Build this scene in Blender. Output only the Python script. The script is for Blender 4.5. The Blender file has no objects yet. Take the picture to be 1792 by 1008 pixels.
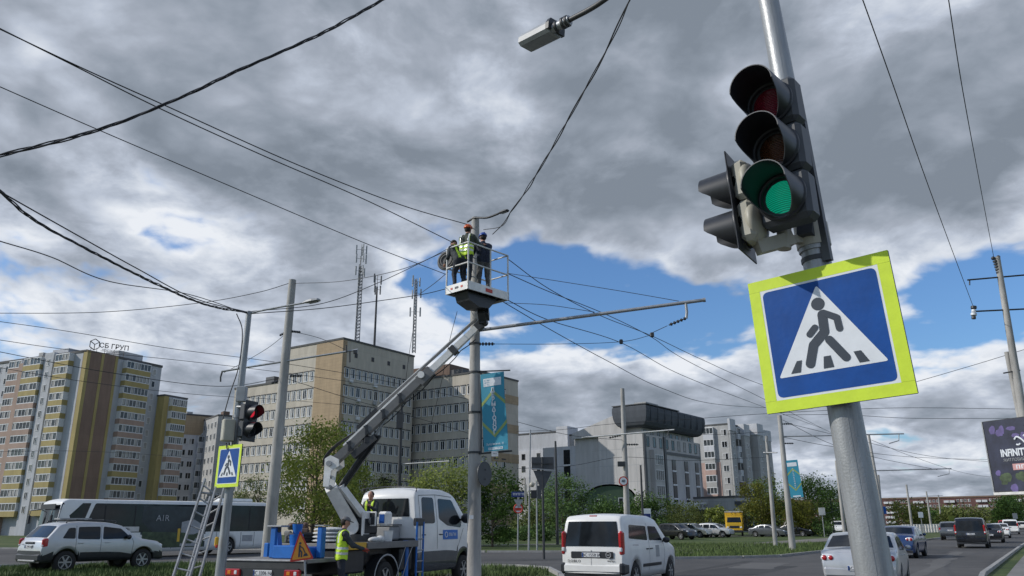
import bpy, bmesh, math, random
from mathutils import Vector, Matrix, Euler, noise
R_ = math.radians
rnd = random.Random(7)
S = bpy.context.scene
COL = S.collection
# ---------------------------------------------------------------- camera
PITCH, ROLL, FPX = R_(16.86), R_(-0.3), 1363.0
CAM = Vector((0, 0, 1.65))
FW = Vector((0, math.cos(PITCH), math.sin(PITCH)))
_u = Vector((0, -math.sin(PITCH), math.cos(PITCH)))
RT = Vector((math.cos(ROLL), 0, 0)) + _u * math.sin(ROLL)
UP = _u * math.cos(ROLL) - Vector((1, 0, 0)) * math.sin(ROLL)
cd = bpy.data.cameras.new('camera')
cam = bpy.data.objects.new('camera', cd)
COL.objects.link(cam)
cd.sensor_width = 36
cd.lens = FPX / 1792 * 36
cd.clip_start = 0.05
cd.clip_end = 6000
cam.matrix_world = Matrix(((RT.x, UP.x, -FW.x, 0), (RT.y, UP.y, -FW.y, 0), (RT.z, UP.z, -FW.z, 1.65), (0, 0, 0, 1)))
S.camera = cam
S.view_settings.view_transform = 'Standard'
S.view_settings.look = 'None'
S.view_settings.exposure = 0.12
S.render.resolution_x, S.render.resolution_y = 1024, 576
S.cycles.max_bounces = 6
S.cycles.use_denoising = True

def _ray(px, py):
    return FW * FPX + RT * (px - 896) + UP * (504 - py)
def P(px, py, Y):
    "point at distance Y (metres north) that the photograph shows at px, py"
    d = _ray(px, py)
    return CAM + d * (Y / d.y)
def AZ(px, py, z=0.0):
    d = _ray(px, py)
    return CAM + d * ((z - 1.65) / d.z)

# ---------------------------------------------------------------- sun and sky
SUN_DIR = Vector((-0.85, -0.08, 0.53)).normalized()   # towards the sun
sl = bpy.data.lights.new('sun', 'SUN')
sl.energy = 2.9
sl.angle = R_(0.6)
sl.color = (1, 0.95, 0.88)
so = bpy.data.objects.new('sun', sl)
COL.objects.link(so)
so.rotation_euler = SUN_DIR.to_track_quat('Z', 'Y').to_euler()
so.location = (0, 0, 60)

W = bpy.data.worlds.new('World')
S.world = W
W.use_nodes = True
nt = W.node_tree
nt.nodes.clear()
def N(t, **k):
    n = nt.nodes.new(t)
    for a, b in k.items(): setattr(n, a, b)
    return n
def L(a, b): nt.links.new(a, b)
def math_(op, a, b=None, c=None):
    n = N('ShaderNodeMath', operation=op)
    for i, v in enumerate((a, b, c)):
        if v is None: continue
        if isinstance(v, (int, float)): n.inputs[i].default_value = v
        else: L(v, n.inputs[i])
    return n.outputs[0]
def smooth(v, lo, hi, a=0.0, b=1.0):
    n = N('ShaderNodeMapRange', interpolation_type='SMOOTHSTEP')
    L(v, n.inputs[0])
    n.inputs[1].default_value, n.inputs[2].default_value = lo, hi
    n.inputs[3].default_value, n.inputs[4].default_value = a, b
    return n.outputs[0]
tc = N('ShaderNodeTexCoord')
sep = N('ShaderNodeSeparateXYZ')
L(tc.outputs['Generated'], sep.inputs[0])
X, Y, Z = sep.outputs
az = math_('ARCTAN2', X, Y)
el = math_('ARCSINE', Z)
zc = math_('ADD', math_('MAXIMUM', Z, 0.0), 0.30)
pu = math_('DIVIDE', X, zc)
pv = math_('DIVIDE', Y, zc)
cb = N('ShaderNodeCombineXYZ')
L(pu, cb.inputs[0]); L(pv, cb.inputs[1])
def noise_(scale, detail, rough, off=(0, 0, 0), dist=0.0, lac=2.0):
    m = N('ShaderNodeMapping'); L(cb.outputs[0], m.inputs[0])
    m.inputs['Location'].default_value = off
    n = N('ShaderNodeTexNoise'); L(m.outputs[0], n.inputs['Vector'])
    n.inputs['Scale'].default_value = scale
    n.inputs['Detail'].default_value = detail
    n.inputs['Roughness'].default_value = rough
    n.inputs['Distortion'].default_value = dist
    n.inputs['Lacunarity'].default_value = lac
    return n.outputs[0]
wp = N('ShaderNodeTexNoise'); L(cb.outputs[0], wp.inputs['Vector']); wp.inputs['Scale'].default_value = 2.2; wp.inputs['Detail'].default_value = 3
wv = N('ShaderNodeVectorMath', operation='MULTIPLY_ADD'); L(wp.outputs['Color'], wv.inputs[0]); wv.inputs[1].default_value = (.16, .16, 0)
L(cb.outputs[0], wv.inputs[2])
cb = wv
n1 = noise_(2.0, 10, 0.56, (3.1, 1.7, 0), 0.1)
n1b = noise_(2.0, 6, 0.56, (3.1 - .075, 1.7 + .02, 0), 0.1)
n2 = noise_(0.95, 6, 0.5, (9.3, 4.2, 2), 0.1)
n3 = noise_(5.6, 8, 0.58, (1.3, 7.7, 5), 0.15)
n3b = noise_(5.6, 5, 0.58, (1.3 - .05, 7.7 + .015, 5), 0.15)
vo = N('ShaderNodeTexVoronoi', feature='F1'); L(cb.outputs[0], vo.inputs['Vector']); vo.inputs['Scale'].default_value = 5.5; vo.inputs['Detail'].default_value = 3; vo.inputs['Roughness'].default_value = .55; 
puff = math_('SUBTRACT', .60, vo.outputs['Distance'])
relief = math_('ADD', math_('MULTIPLY', math_('SUBTRACT', n1, n1b), .95), math_('MULTIPLY', math_('SUBTRACT', n3, n3b), .30))
def azel(px, py):
    d = _ray(px, py).normalized()
    return math.atan2(d.x, d.y), math.asin(d.z)
def blobs(lst):
    acc = None
    for (px, py, rx, ry, a) in lst:
        A, E = azel(px, py)
        dx = math_('DIVIDE', math_('SUBTRACT', az, A), rx / FPX / math.cos(E))
        dy = math_('DIVIDE', math_('SUBTRACT', el, E), ry / FPX)
        r2 = math_('ADD', math_('MULTIPLY', dx, dx), math_('MULTIPLY', dy, dy))
        g = math_('MULTIPLY', math_('POWER', 2.718, math_('MULTIPLY', r2, -1.0)), a)
        acc = g if acc is None else math_('ADD', acc, g)
    return acc
# coverage: where blue shows through (negative) or the deck is closed (positive)
cover = blobs([(1010, 500, 270, 62, -.38), (1180, 555, 180, 45, -.32), (1690, 520, 190, 46, -.36), (960, 440, 120, 25, -.12), (305, 425, 40, 22, -.20), (255, 405, 30, 14, -.14),
               (700, 500, 70, 25, -.14), (180, 520, 120, 20, -.12), (1560, 610, 120, 30, -.1), (880, 600, 80, 25, -.14), (1560, 760, 60, 18, -.16),
               (1220, 415, 90, 40, .30), (1420, 500, 120, 60, .12), (700, 150, 700, 250, .28), (1500, 200, 500, 210, .28), (1000, 720, 900, 100, .14), (50, 180, 300, 250, .16), (1560, 470, 70, 60, .15), (500, 560, 300, 60, .10), (200, 560, 380, 90, .10), (1000, 700, 420, 70, .14), (1700, 700, 300, 90, .14), (1650, 100, 400, 200, .08), (560, 520, 160, 50, .10), (800, 880, 1300, 70, .16)])
# thickness: darker base where the cloud is thick
thick = blobs([(650, 350, 300, 100, .24), (1050, 230, 340, 150, .20), (1080, 60, 420, 130, .08), (330, 300, 230, 70, .06), (70, 455, 150, 50, .20),
               (1600, 340, 260, 90, .06), (60, 90, 330, 130, -.16), (480, 60, 240, 80, -.06), (270, 400, 150, 55, -.30), (120, 560, 400, 50, -.20),
               (720, 220, 160, 60, -.08), (1215, 420, 100, 45, -.42), (1700, 60, 260, 120, -.10), (1480, 480, 160, 60, -.34), (1150, 640, 420, 45, -.26), (660, 560, 200, 60, -.22),
               (1700, 640, 220, 60, -.28), (1060, 740, 420, 45, .06), (340, 650, 330, 50, .06), (900, 820, 1200, 60, -.10), (1650, 760, 250, 40, .05), (930, 360, 200, 60, .16)])
dens = math_('ADD', math_('ADD', n1, math_('MULTIPLY', math_('SUBTRACT', n3, .5), .42)), cover)
dens = math_('ADD', math_('ADD', dens, .055), math_('MULTIPLY', puff, .24))
alpha = smooth(dens, .35, .52)
tk = math_('ADD', math_('ADD', math_('MULTIPLY', n2, .70), math_('MULTIPLY', n1, .62)), thick)
tk = math_('ADD', tk, math_('MULTIPLY', math_('SUBTRACT', n3, .5), .20))
tk = math_('ADD', tk, math_('ADD', relief, math_('MULTIPLY', puff, -.34)))
edge = math_('MULTIPLY', math_('SUBTRACT', 1.0, smooth(dens, .44, .76)), -.34)
tk = math_('ADD', tk, edge)
ramp = N('ShaderNodeValToRGB')
L(tk, ramp.inputs[0])
cr = ramp.color_ramp
cr.elements[0].position = .25; cr.elements[0].color = (.76, .79, .84, 1)
cr.elements[1].position = 1.0; cr.elements[1].color = (.20, .235, .285, 1)
for p, c in ((.40, (.61, .655, .73, 1)), (.55, (.455, .505, .595, 1)), (.70, (.34, .38, .45, 1)), (.85, (.26, .30, .36, 1))):
    e = cr.elements.new(p); e.color = c
sky = N('ShaderNodeTexSky', sky_type='NISHITA')
sky.sun_disc = False
sky.sun_elevation = math.asin(SUN_DIR.z)
sky.sun_rotation = math.atan2(SUN_DIR.x, SUN_DIR.y)
sky.air_density = 1.2
skm = N('ShaderNodeVectorMath', operation='MULTIPLY')
L(sky.outputs[0], skm.inputs[0]); skm.inputs[1].default_value = (.060, .088, .128)
mix = N('ShaderNodeMix', data_type='RGBA')
L(alpha, mix.inputs[0]); L(skm.outputs[0], mix.inputs[6]); L(ramp.outputs[0], mix.inputs[7])
bg = N('ShaderNodeBackground'); L(mix.outputs[2], bg.inputs[0])
bg.inputs[1].default_value = 1.0
wo = N('ShaderNodeOutputWorld'); L(bg.outputs[0], wo.inputs[0])

# ---------------------------------------------------------------- materials
MATS = {}
def M(name, col=None, rough=.6, metal=0.0, var=.12, scale=3.0, bump=0.0, emis=0.0, streak=0.0, coat=0.0, bscale=None, spec=.5):
    if name in MATS: return MATS[name]
    m = bpy.data.materials.new(name); m.use_nodes = True
    t = m.node_tree; b = t.nodes['Principled BSDF']
    b.inputs['Roughness'].default_value = rough
    b.inputs['Metallic'].default_value = metal
    b.inputs['Coat Weight'].default_value = coat
    b.inputs['Specular IOR Level'].default_value = spec
    c = t.nodes.new('ShaderNodeTexCoord')
    n = t.nodes.new('ShaderNodeTexNoise'); n.inputs['Scale'].default_value = scale; n.inputs['Detail'].default_value = 5; n.inputs['Roughness'].default_value = .6
    if streak:
        mp = t.nodes.new('ShaderNodeMapping'); mp.inputs['Scale'].default_value = (1, 1, streak)
        t.links.new(c.outputs['Object'], mp.inputs[0]); t.links.new(mp.outputs[0], n.inputs['Vector'])
    else: t.links.new(c.outputs['Object'], n.inputs['Vector'])
    r = t.nodes.new('ShaderNodeMapRange'); r.inputs[1].default_value = .3; r.inputs[2].default_value = .7
    r.inputs[3].default_value = 1 - var; r.inputs[4].default_value = 1 + var
    t.links.new(n.outputs[0], r.inputs[0])
    v = t.nodes.new('ShaderNodeVectorMath'); v.operation = 'SCALE'
    v.inputs[0].default_value = col[:3]; t.links.new(r.outputs[0], v.inputs['Scale'])
    t.links.new(v.outputs[0], b.inputs['Base Color'])
    if bump:
        n2 = t.nodes.new('ShaderNodeTexNoise'); n2.inputs['Scale'].default_value = bscale or scale * 6; n2.inputs['Detail'].default_value = 4
        t.links.new(c.outputs['Object'], n2.inputs['Vector'])
        bp = t.nodes.new('ShaderNodeBump'); bp.inputs['Strength'].default_value = bump; bp.inputs['Distance'].default_value = .02
        t.links.new(n2.outputs[0], bp.inputs['Height']); t.links.new(bp.outputs[0], b.inputs['Normal'])
    if emis:
        b.inputs['Emission Color'].default_value = (*col[:3], 1); b.inputs['Emission Strength'].default_value = emis
    MATS[name] = m
    return m
M('concrete_pole', (.34, .33, .31), .85, var=.32, scale=2.5, bump=.3, streak=.25)
M('steel_pole', (.31, .32, .325), .45, .4, var=.30, scale=14, streak=.10, bump=.12)
M('grey_paint', (.33, .34, .35), .5, var=.14, scale=6)
M('dark_metal', (.05, .052, .055), .5, .3, var=.2)
M('galvanised', (.32, .33, .34), .5, .5, var=.15, scale=8)
M('black_plastic', (.022, .024, .028), .42, var=.2, scale=8)
M('housing_grey', (.055, .06, .066), .5, var=.12, scale=6)
M('cream_plastic', (.40, .38, .31), .5, var=.12, scale=5)
M('red_lens', (.30, .012, .03), .15, var=.3, coat=.5)
M('amber_lens', (.20, .07, .02), .15, var=.3, coat=.5)
M('lime_sheet', (.56, .72, .03), .55, var=.09, scale=7, bump=.05)
M('blue_sheet', (.003, .062, .27), .5, var=.16, scale=5, spec=.25, bump=.05)
M('white_sheet', (.66, .69, .72), .5, var=.07, scale=6)
M('symbol_grey', (.03, .04, .055), .4, var=.1)
M('alu', (.33, .335, .34), .5, .5, var=.2, scale=8)
M('white_paint', (.74, .74, .72), .32, var=.06, coat=.3)
M('white_dirty', (.60, .59, .56), .5, var=.2, scale=2, bump=.1)
M('silver_paint', (.50, .51, .52), .30, .35, var=.04, coat=.5)
M('beige_silver', (.46, .44, .38), .3, .5, var=.04, coat=.5)
M('black_paint', (.012, .013, .016), .2, .1, var=.1, coat=.6)
M('grey_car_paint', (.12, .13, .14), .25, .4, var=.1, coat=.5)
M('blue_paint_car', (.02, .05, .15), .22, .2, var=.1, coat=.6)
M('red_paint', (.35, .02, .02), .3, var=.1, coat=.5)
M('yellow_paint', (.62, .38, .02), .35, var=.1, coat=.2)
M('glass_dark', (.012, .015, .018), .07, var=.4, scale=2, spec=.32)
M('glass_mid', (.055, .065, .07), .08, var=.5, scale=1.5, spec=.45)
M('tyre', (.018, .018, .018), .85, var=.2)
M('rim', (.35, .355, .36), .35, .6, var=.1)
M('tail_red', (.38, .012, .015), .2, var=.2, coat=.6)
M('lamp_clear', (.65, .67, .68), .12, var=.1, coat=.5)
M('orange_lamp', (.6, .2, .02), .2, var=.1)
M('plate_white', (.62, .63, .64), .5, var=.06)
M('plate_ink', (.03, .03, .04), .5)
M('deck_grey', (.20, .195, .185), .7, var=.25, scale=4, bump=.1)
M('equip_blue', (.01, .13, .46), .42, var=.16, scale=3)
M('boom_white', (.74, .73, .70), .42, var=.2, scale=3)
M('boom_grey', (.15, .15, .148), .5, .2, var=.15, scale=4)
M('rubber', (.02, .02, .022), .7)
M('wire_black', (.03, .03, .034), .6)
M('banner_teal', (.03, .25, .36), .6, var=.10, scale=2)
M('banner_olive', (.26, .34, .10), .6, var=.08)
M('skin', (.42, .22, .15), .55, var=.08)
M('jacket_dark', (.035, .042, .045), .85, var=.3, scale=9, bump=.3)
M('jacket_navy', (.018, .025, .045), .85, var=.3, scale=9, bump=.3)
M('jacket_olive', (.05, .06, .045), .85, var=.3, scale=9, bump=.3)
M('trousers_dark', (.022, .026, .036), .85, var=.3, scale=9, bump=.3)
M('trousers_grey', (.10, .10, .10), .85, var=.3, scale=9, bump=.3)
M('hivis', (.50, .72, .03), .6, var=.10, scale=8)
M('reflect', (.60, .61, .60), .35, .2, var=.08)
M('helmet_orange', (.62, .11, .02), .35, var=.08)
M('helmet_blue', (.02, .07, .32), .35, var=.08)
M('cap_grey', (.13, .13, .13), .8, var=.1)
M('boots', (.015, .014, .013), .6)
M('glove', (.38, .06, .04), .8)
M('hair', (.02, .015, .012), .8)
M('debris_brown', (.10, .065, .05), .9, var=.3, scale=8)
M('coil_grey', (.10, .10, .10), .7, var=.2, scale=12)
M('sack_white', (.55, .56, .55), .8, var=.15, scale=7, bump=.5)
M('sign_orange', (.72, .30, .03), .5, var=.05)
M('sign_red', (.50, .04, .02), .45, var=.05)
M('street_blue', (.012, .03, .16), .4, var=.05)
M('kerb', (.30, .295, .28), .85, var=.2, scale=2, bump=.2)
M('bark', (.07, .055, .042), .9, var=.3, scale=6, bump=.5)
M('bark_light', (.24, .22, .19), .9, var=.3, scale=6, bump=.4)
M('advert_dark', (.028, .038, .042), .3, var=.5, scale=1.5)
M('billboard_dark', (.022, .026, .05), .5, var=.5, scale=1.2)
M('purple_print', (.11, .085, .22), .5, var=.35, scale=2.5)
M('pink_print', (.52, .28, .27), .5, var=.05)
M('green_print', (.05, .075, .035), .5, var=.6, scale=3)
M('roof_sign', (.16, .14, .13), .6)
M('mast_grey', (.26, .265, .27), .6, .3, var=.2)
M('yellow_box', (.62, .36, .02), .4, var=.1)
# ---------------------------------------------------------------- mesh builder
class MB:
    def __init__(s): s.v = []; s.f = []; s.m = []; s.s = []; s.mats = []
    def mi(s, mat):
        if isinstance(mat, str): mat = MATS[mat]
        if mat not in s.mats: s.mats.append(mat)
        return s.mats.index(mat)
    def add(s, vs, fs, mat, sm=False):
        o = len(s.v); k = s.mi(mat)
        s.v.extend([Vector(v) for v in vs])
        for f in fs: s.f.append([i + o for i in f]); s.m.append(k); s.s.append(sm)
        return s
    def box(s, c, d, mat, mx=None, bev=0.0):
        x, y, z = (q / 2 for q in d); c = Vector(c)
        if bev > 0:
            b = min(bev, x * .9, y * .9, z * .9)
            pts = []
            for sx in (-1, 1):
                for sy in (-1, 1):
                    for sz in (-1, 1):
                        pts += [(sx * x, sy * (y - b), sz * (z - b)), (sx * (x - b), sy * y, sz * (z - b)), (sx * (x - b), sy * (y - b), sz * z)]
            bm = bmesh.new()
            for p in pts: bm.verts.new(p)
            r = bmesh.ops.convex_hull(bm, input=bm.verts)
            bm.verts.index_update()
            vs = [v.co.copy() for v in bm.verts]; fs = [[v.index for v in f.verts] for f in bm.faces]; bm.free()
        else:
            vs = [Vector((i, j, k)) for i in (-x, x) for j in (-y, y) for k in (-z, z)]
            fs = [(0, 1, 3, 2), (4, 6, 7, 5), (0, 4, 5, 1), (2, 3, 7, 6), (0, 2, 6, 4), (1, 5, 7, 3)]
        vs = [c + (mx @ v if mx else v) for v in vs]
        return s.add(vs, fs, mat)
    def bx(s, x0, x1, y0, y1, z0, z1, mat, bev=0.0):
        return s.box(((x0 + x1) / 2, (y0 + y1) / 2, (z0 + z1) / 2), (abs(x1 - x0), abs(y1 - y0), abs(z1 - z0)), mat, None, bev)
    def tube(s, pts, r, mat, n=10, caps=True, sm=True):
        pts = [Vector(p) for p in pts]
        rs = r if isinstance(r, (list, tuple)) else [r] * len(pts)
        t0 = (pts[1] - pts[0]).normalized()
        a = t0.orthogonal().normalized()
        vs = []; fs = []
        for i, p in enumerate(pts):
            t = (pts[min(i + 1, len(pts) - 1)] - pts[max(i - 1, 0)])
            if t.length < 1e-9: t = t0
            t.normalize()
            a = (a - t * a.dot(t))
            if a.length < 1e-6: a = t.orthogonal()
            a.normalize(); b = t.cross(a)
            for k in range(n):
                q = 2 * math.pi * k / n
                vs.append(p + (a * math.cos(q) + b * math.sin(q)) * rs[i])
        for i in range(len(pts) - 1):
            for k in range(n):
                fs.append((i * n + k, i * n + (k + 1) % n, (i + 1) * n + (k + 1) % n, (i + 1) * n + k))
        s.add(vs, fs, mat, sm)
        if caps:
            e = (len(pts) - 1) * n
            s.add(vs[:n], [list(range(n))[::-1]], mat); s.add(vs[e:], [list(range(n))], mat)
        return s
    def cyl(s, p0, p1, r, mat, n=14, r1=None): return s.tube([p0, p1], [r, r if r1 is None else r1], mat, n)
    def beam(s, p0, p1, w, h, mat, up=(0, 0, 1), bev=0.0, w1=None, h1=None):
        p0, p1 = Vector(p0), Vector(p1); t = (p1 - p0).normalized(); side = t.cross(Vector(up)).normalized(); u = side.cross(t)
        w1 = w if w1 is None else w1; h1 = h if h1 is None else h1
        vs = []
        for p, a, b in ((p0, w, h), (p1, w1, h1)):
            for sx, sy in ((-1, -1), (1, -1), (1, 1), (-1, 1)): vs.append(p + side * sx * a / 2 + u * sy * b / 2)
        return s.add(vs, [(3, 2, 1, 0), (4, 5, 6, 7), (0, 1, 5, 4), (1, 2, 6, 5), (2, 3, 7, 6), (3, 0, 4, 7)], mat)
    def ball(s, c, r, mat, seg=14, rings=9, sc=(1, 1, 1), mx=None, zmin=-1.0):
        vs = []; fs = []; c = Vector(c)
        for i in range(rings + 1):
            ph = math.pi * i / rings; z = max(math.cos(ph), zmin); rr = math.sin(ph)
            for k in range(seg):
                q = 2 * math.pi * k / seg
                v = Vector((rr * math.cos(q) * sc[0], rr * math.sin(q) * sc[1], z * sc[2])) * r
                vs.append(c + (mx @ v if mx else v))
        for i in range(rings):
            for k in range(seg): fs.append((i * seg + k, (i + 1) * seg + k, (i + 1) * seg + (k + 1) % seg, i * seg + (k + 1) % seg))
        return s.add(vs, fs, mat, True)
    def prism(s, poly, o, ex, ey, ez, d, mat, sm=False):
        "polygon in ex,ey plane at origin o, pushed d along ez"
        o, ex, ey, ez = map(Vector, (o, ex, ey, ez)); n = len(poly)
        a = [o + ex * x + ey * y for x, y in poly]; b = [p + ez * d for p in a]
        return s.add(a + b, [list(range(n))[::-1], [n + i for i in range(n)]] + [(i, (i + 1) % n, n + (i + 1) % n, n + i) for i in range(n)], mat, sm)
    def grid(s, pts, mat, sm=True, flip=False):
        "pts[i][j]"
        n, m = len(pts), len(pts[0]); vs = [p for r in pts for p in r]
        fs = [(i * m + j, i * m + j + 1, (i + 1) * m + j + 1, (i + 1) * m + j) for i in range(n - 1) for j in range(m - 1)]
        if flip: fs = [f[::-1] for f in fs]
        return s.add(vs, fs, mat, sm)
    def mesh(s, name):
        me = bpy.data.meshes.new(name)
        me.from_pydata([tuple(v) for v in s.v], [], s.f)
        for m in s.mats: me.materials.append(m)
        me.polygons.foreach_set('material_index', s.m)
        me.polygons.foreach_set('use_smooth', s.s)
        me.update()
        return me
    def build(s, name, parent=None):
        o = bpy.data.objects.new(name, s.mesh(name)); COL.objects.link(o)
        if parent: o.parent = parent
        return o
def tag(o, label=None, cat=None, group=None, kind=None):
    if label:
        o['label'] = label
        if not 4 <= len(label.split()) <= 16: print('LABELLEN', len(label.split()), label)
    if cat: o['category'] = cat
    if group: o['group'] = group
    if kind: o['kind'] = kind
    return o
def thing(name, label, cat, loc=(0, 0, 0), rz=0.0, group=None):
    o = bpy.data.objects.new(name, None); COL.objects.link(o)
    o.location = loc; o.rotation_euler = (0, 0, rz); o.empty_display_size = .2
    return tag(o, label, cat, group)
def frame_thing(name, label, cat, org, ex, ez, group=None):
    "local x = ex, local z = ez, local y = ez x ex"
    o = thing(name, label, cat, (0, 0, 0), 0, group)
    ex = Vector(ex).normalized(); ez = Vector(ez); ez = (ez - ex * ez.dot(ex)).normalized(); ey = ez.cross(ex)
    o.matrix_world = Matrix(((ex.x, ey.x, ez.x, org[0]), (ex.y, ey.y, ez.y, org[1]), (ex.z, ey.z, ez.z, org[2]), (0, 0, 0, 1)))
    return o
def kids(o): return [c for c in bpy.data.objects if c.parent == o]
def copy_tree(o, parent=None):
    c = o.copy(); COL.objects.link(c)
    if parent: c.parent = parent
    for ch in kids(o): copy_tree(ch, c)
    return c
def text_mesh(txt, size, mat, mx, ext=0.0, align='CENTER', spacing=1.0, sx=1.0, bold=0.0):
    cu = bpy.data.curves.new('t', 'FONT'); cu.body = txt; cu.size = size; cu.extrude = ext
    cu.align_x = align; cu.align_y = 'CENTER'; cu.space_character = spacing; cu.resolution_u = 2; cu.offset = bold
    ob = bpy.data.objects.new('t', cu); COL.objects.link(ob)
    dg = bpy.context.evaluated_depsgraph_get()
    me = bpy.data.meshes.new_from_object(ob.evaluated_get(dg))
    bpy.data.objects.remove(ob); bpy.data.curves.remove(cu)
    vs = [mx @ Vector((v.co.x * sx, v.co.y, v.co.z)) for v in me.vertices]; fs = [list(p.vertices) for p in me.polygons]
    bpy.data.meshes.remove(me)
    return vs, fs
def lettering(parent, txt, size, mat, org, ex, ey, ext=0.002, align='CENTER', name='lettering', spacing=1.0, sx=1.0, bold=0.0):
    ex, ey = Vector(ex).normalized(), Vector(ey).normalized(); ez = ex.cross(ey)
    mx = Matrix(((ex.x, ey.x, ez.x, org[0]), (ex.y, ey.y, ez.y, org[1]), (ex.z, ey.z, ez.z, org[2]), (0, 0, 0, 1)))
    vs, fs = text_mesh(txt, size, mat, mx, ext, align, spacing, sx, bold)
    b = MB(); b.add(vs, fs, mat)
    return b.build(name, parent)
def catmull(pts, n=8):
    pts = [Vector(p) for p in pts]
    if len(pts) < 3: return [pts[0].lerp(pts[1], i / n) for i in range(n + 1)]
    q = [pts[0] * 2 - pts[1]] + pts + [pts[-1] * 2 - pts[-2]]; out = []
    for i in range(1, len(q) - 2):
        a, b, c, d = q[i - 1:i + 3]
        for k in range(n):
            t = k / n
            out.append(.5 * ((2 * b) + (c - a) * t + (2 * a - 5 * b + 4 * c - d) * t * t + (3 * b - a - 3 * c + d) * t ** 3))
    out.append(pts[-1]); return out
def marks(parent, mat, org, ex, ey, w, h, n, name='small_print', seed=3):
    "a line of print too small in the photograph to read: strokes only"
    r = random.Random(seed); org, ex, ey = Vector(org), Vector(ex).normalized(), Vector(ey).normalized(); ez = ex.cross(ey); b = MB(); cw = w / n
    for i in range(n):
        if n > 8 and r.random() < .1: continue
        x0 = cw * i + cw * .12; x1 = cw * (i + 1) - cw * .12; t = cw * .2
        def rc(a, c, p, q): b.add([org + ex * u + ey * v + ez * .003 for u, v in ((a, p), (c, p), (c, q), (a, q))], [(0, 1, 2, 3)], mat)
        rc(x0, x0 + t, 0, h)
        k = r.randrange(4)
        if k in (0, 1): rc(x1 - t, x1, 0, h)
        if k in (0, 2): rc(x0 + t, x1 - (t if k == 0 else 0), h * .42, h * .58)
        if k in (1, 3): rc(x0 + t, x1 - (t if k == 1 else 0), h * .84, h)
        if k == 2: rc(x0 + t, x1, 0, h * .16)
    return b.build(name, parent)
# ================================================================ ground
def ground_mat(name, cols, scale, rough=.9, bump=.4, extra=None):
    m = bpy.data.materials.new(name); m.use_nodes = True; t = m.node_tree; b = t.nodes['Principled BSDF']
    b.inputs['Roughness'].default_value = rough
    b.inputs['Specular IOR Level'].default_value = .25
    c = t.nodes.new('ShaderNodeTexCoord')
    n = t.nodes.new('ShaderNodeTexNoise'); n.inputs['Scale'].default_value = scale; n.inputs['Detail'].default_value = 9; n.inputs['Roughness'].default_value = .72
    n2 = t.nodes.new('ShaderNodeTexNoise'); n2.inputs['Scale'].default_value = scale * .13; n2.inputs['Detail'].default_value = 5
    t.links.new(c.outputs['Object'], n.inputs['Vector']); t.links.new(c.outputs['Object'], n2.inputs['Vector'])
    a = t.nodes.new('ShaderNodeMath'); a.operation = 'MULTIPLY_ADD'; a.inputs[1].default_value = .5
    a2 = t.nodes.new('ShaderNodeMath'); a2.operation = 'MULTIPLY'; a2.inputs[1].default_value = .5
    t.links.new(n2.outputs[0], a2.inputs[0]); t.links.new(n.outputs[0], a.inputs[0]); t.links.new(a2.outputs[0], a.inputs[2])
    r = t.nodes.new('ShaderNodeValToRGB'); t.links.new(a.outputs[0], r.inputs[0])
    e = r.color_ramp.elements
    e[0].position = .36; e[0].color = (*cols[0], 1); e[1].position = .64; e[1].color = (*cols[-1], 1)
    for i, q in enumerate(cols[1:-1]):
        x = e.new(.36 + .28 * (i + 1) / (len(cols) - 1)); x.color = (*q, 1)
    t.links.new(r.outputs[0], b.inputs['Base Color'])
    if bump:
        n3 = t.nodes.new('ShaderNodeTexNoise'); n3.inputs['Scale'].default_value = scale * 6; n3.inputs['Detail'].default_value = 5
        t.links.new(c.outputs['Object'], n3.inputs['Vector'])
        bp = t.nodes.new('ShaderNodeBump'); bp.inputs['Strength'].default_value = bump; bp.inputs['Distance'].default_value = .05
        t.links.new(n3.outputs[0], bp.inputs['Height']); t.links.new(bp.outputs[0], b.inputs['Normal'])
    MATS[name] = m
ground_mat('grass_ground', [(.028, .046, .014), (.05, .078, .022), (.08, .105, .032), (.12, .12, .055)], .9)
ground_mat('asphalt', [(.062, .062, .062), (.085, .083, .081), (.115, .112, .108)], .8, .85, .3)
ground_mat('path_dirt', [(.13, .12, .105), (.18, .17, .15), (.23, .215, .19)], .9, .9, .3)
M('road_paint', (.5, .5, .48), .7, var=.3, scale=3)
ground_mat('paving', [(.15, .145, .135), (.20, .195, .185), (.26, .25, .235)], 1.5, .85, .3)
def sheet(name, pts, z, mat, lab=None):
    bm = bmesh.new(); vs = [bm.verts.new((p[0], p[1], z)) for p in pts]
    f = bm.faces.new(vs); bmesh.ops.triangulate(bm, faces=[f], ngon_method='EAR_CLIP')
    bmesh.ops.recalc_face_normals(bm, faces=bm.faces)
    for f in bm.faces:
        if f.normal.z < 0: f.normal_flip()
    me = bpy.data.meshes.new(name); bm.to_mesh(me); bm.free(); me.materials.append(MATS[mat])
    o = bpy.data.objects.new(name, me); COL.objects.link(o); tag(o, kind='structure'); return o
sheet('ground', [(-3000, -600), (3000, -600), (3000, 4500), (-3000, 4500)], 0, 'grass_ground')
g = lambda px, py: tuple(AZ(px, py)[:2])
left_kerb = [g(1180, 979), g(1300, 977), g(1365, 975), g(1435, 967), g(1500, 960), g(1590, 950), g(1650, 941.5), g(1700, 934), (120, 206), (230, 380), (520, 850)]
right_kerb = [(530, 840), (245, 370), (140, 208), (84, 132), (54.9, 86), (34, 55), g(1721, 1008), (12.5, 22.3), (9.5, 15), (9.2, 4), (10.5, -10), (12, -60)]
near_kerb = [(1.2, -60), (1.2, -12), (-.2, 4), (.4, 12), (1.25, 20), (1.55, 27), (1.3, 31), (.2, 32.6), (-3, 34), (-9, 36.2), (-15.5, 37.3), (-23, 34.5), (-60, 22), (-200, -20)]
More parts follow.
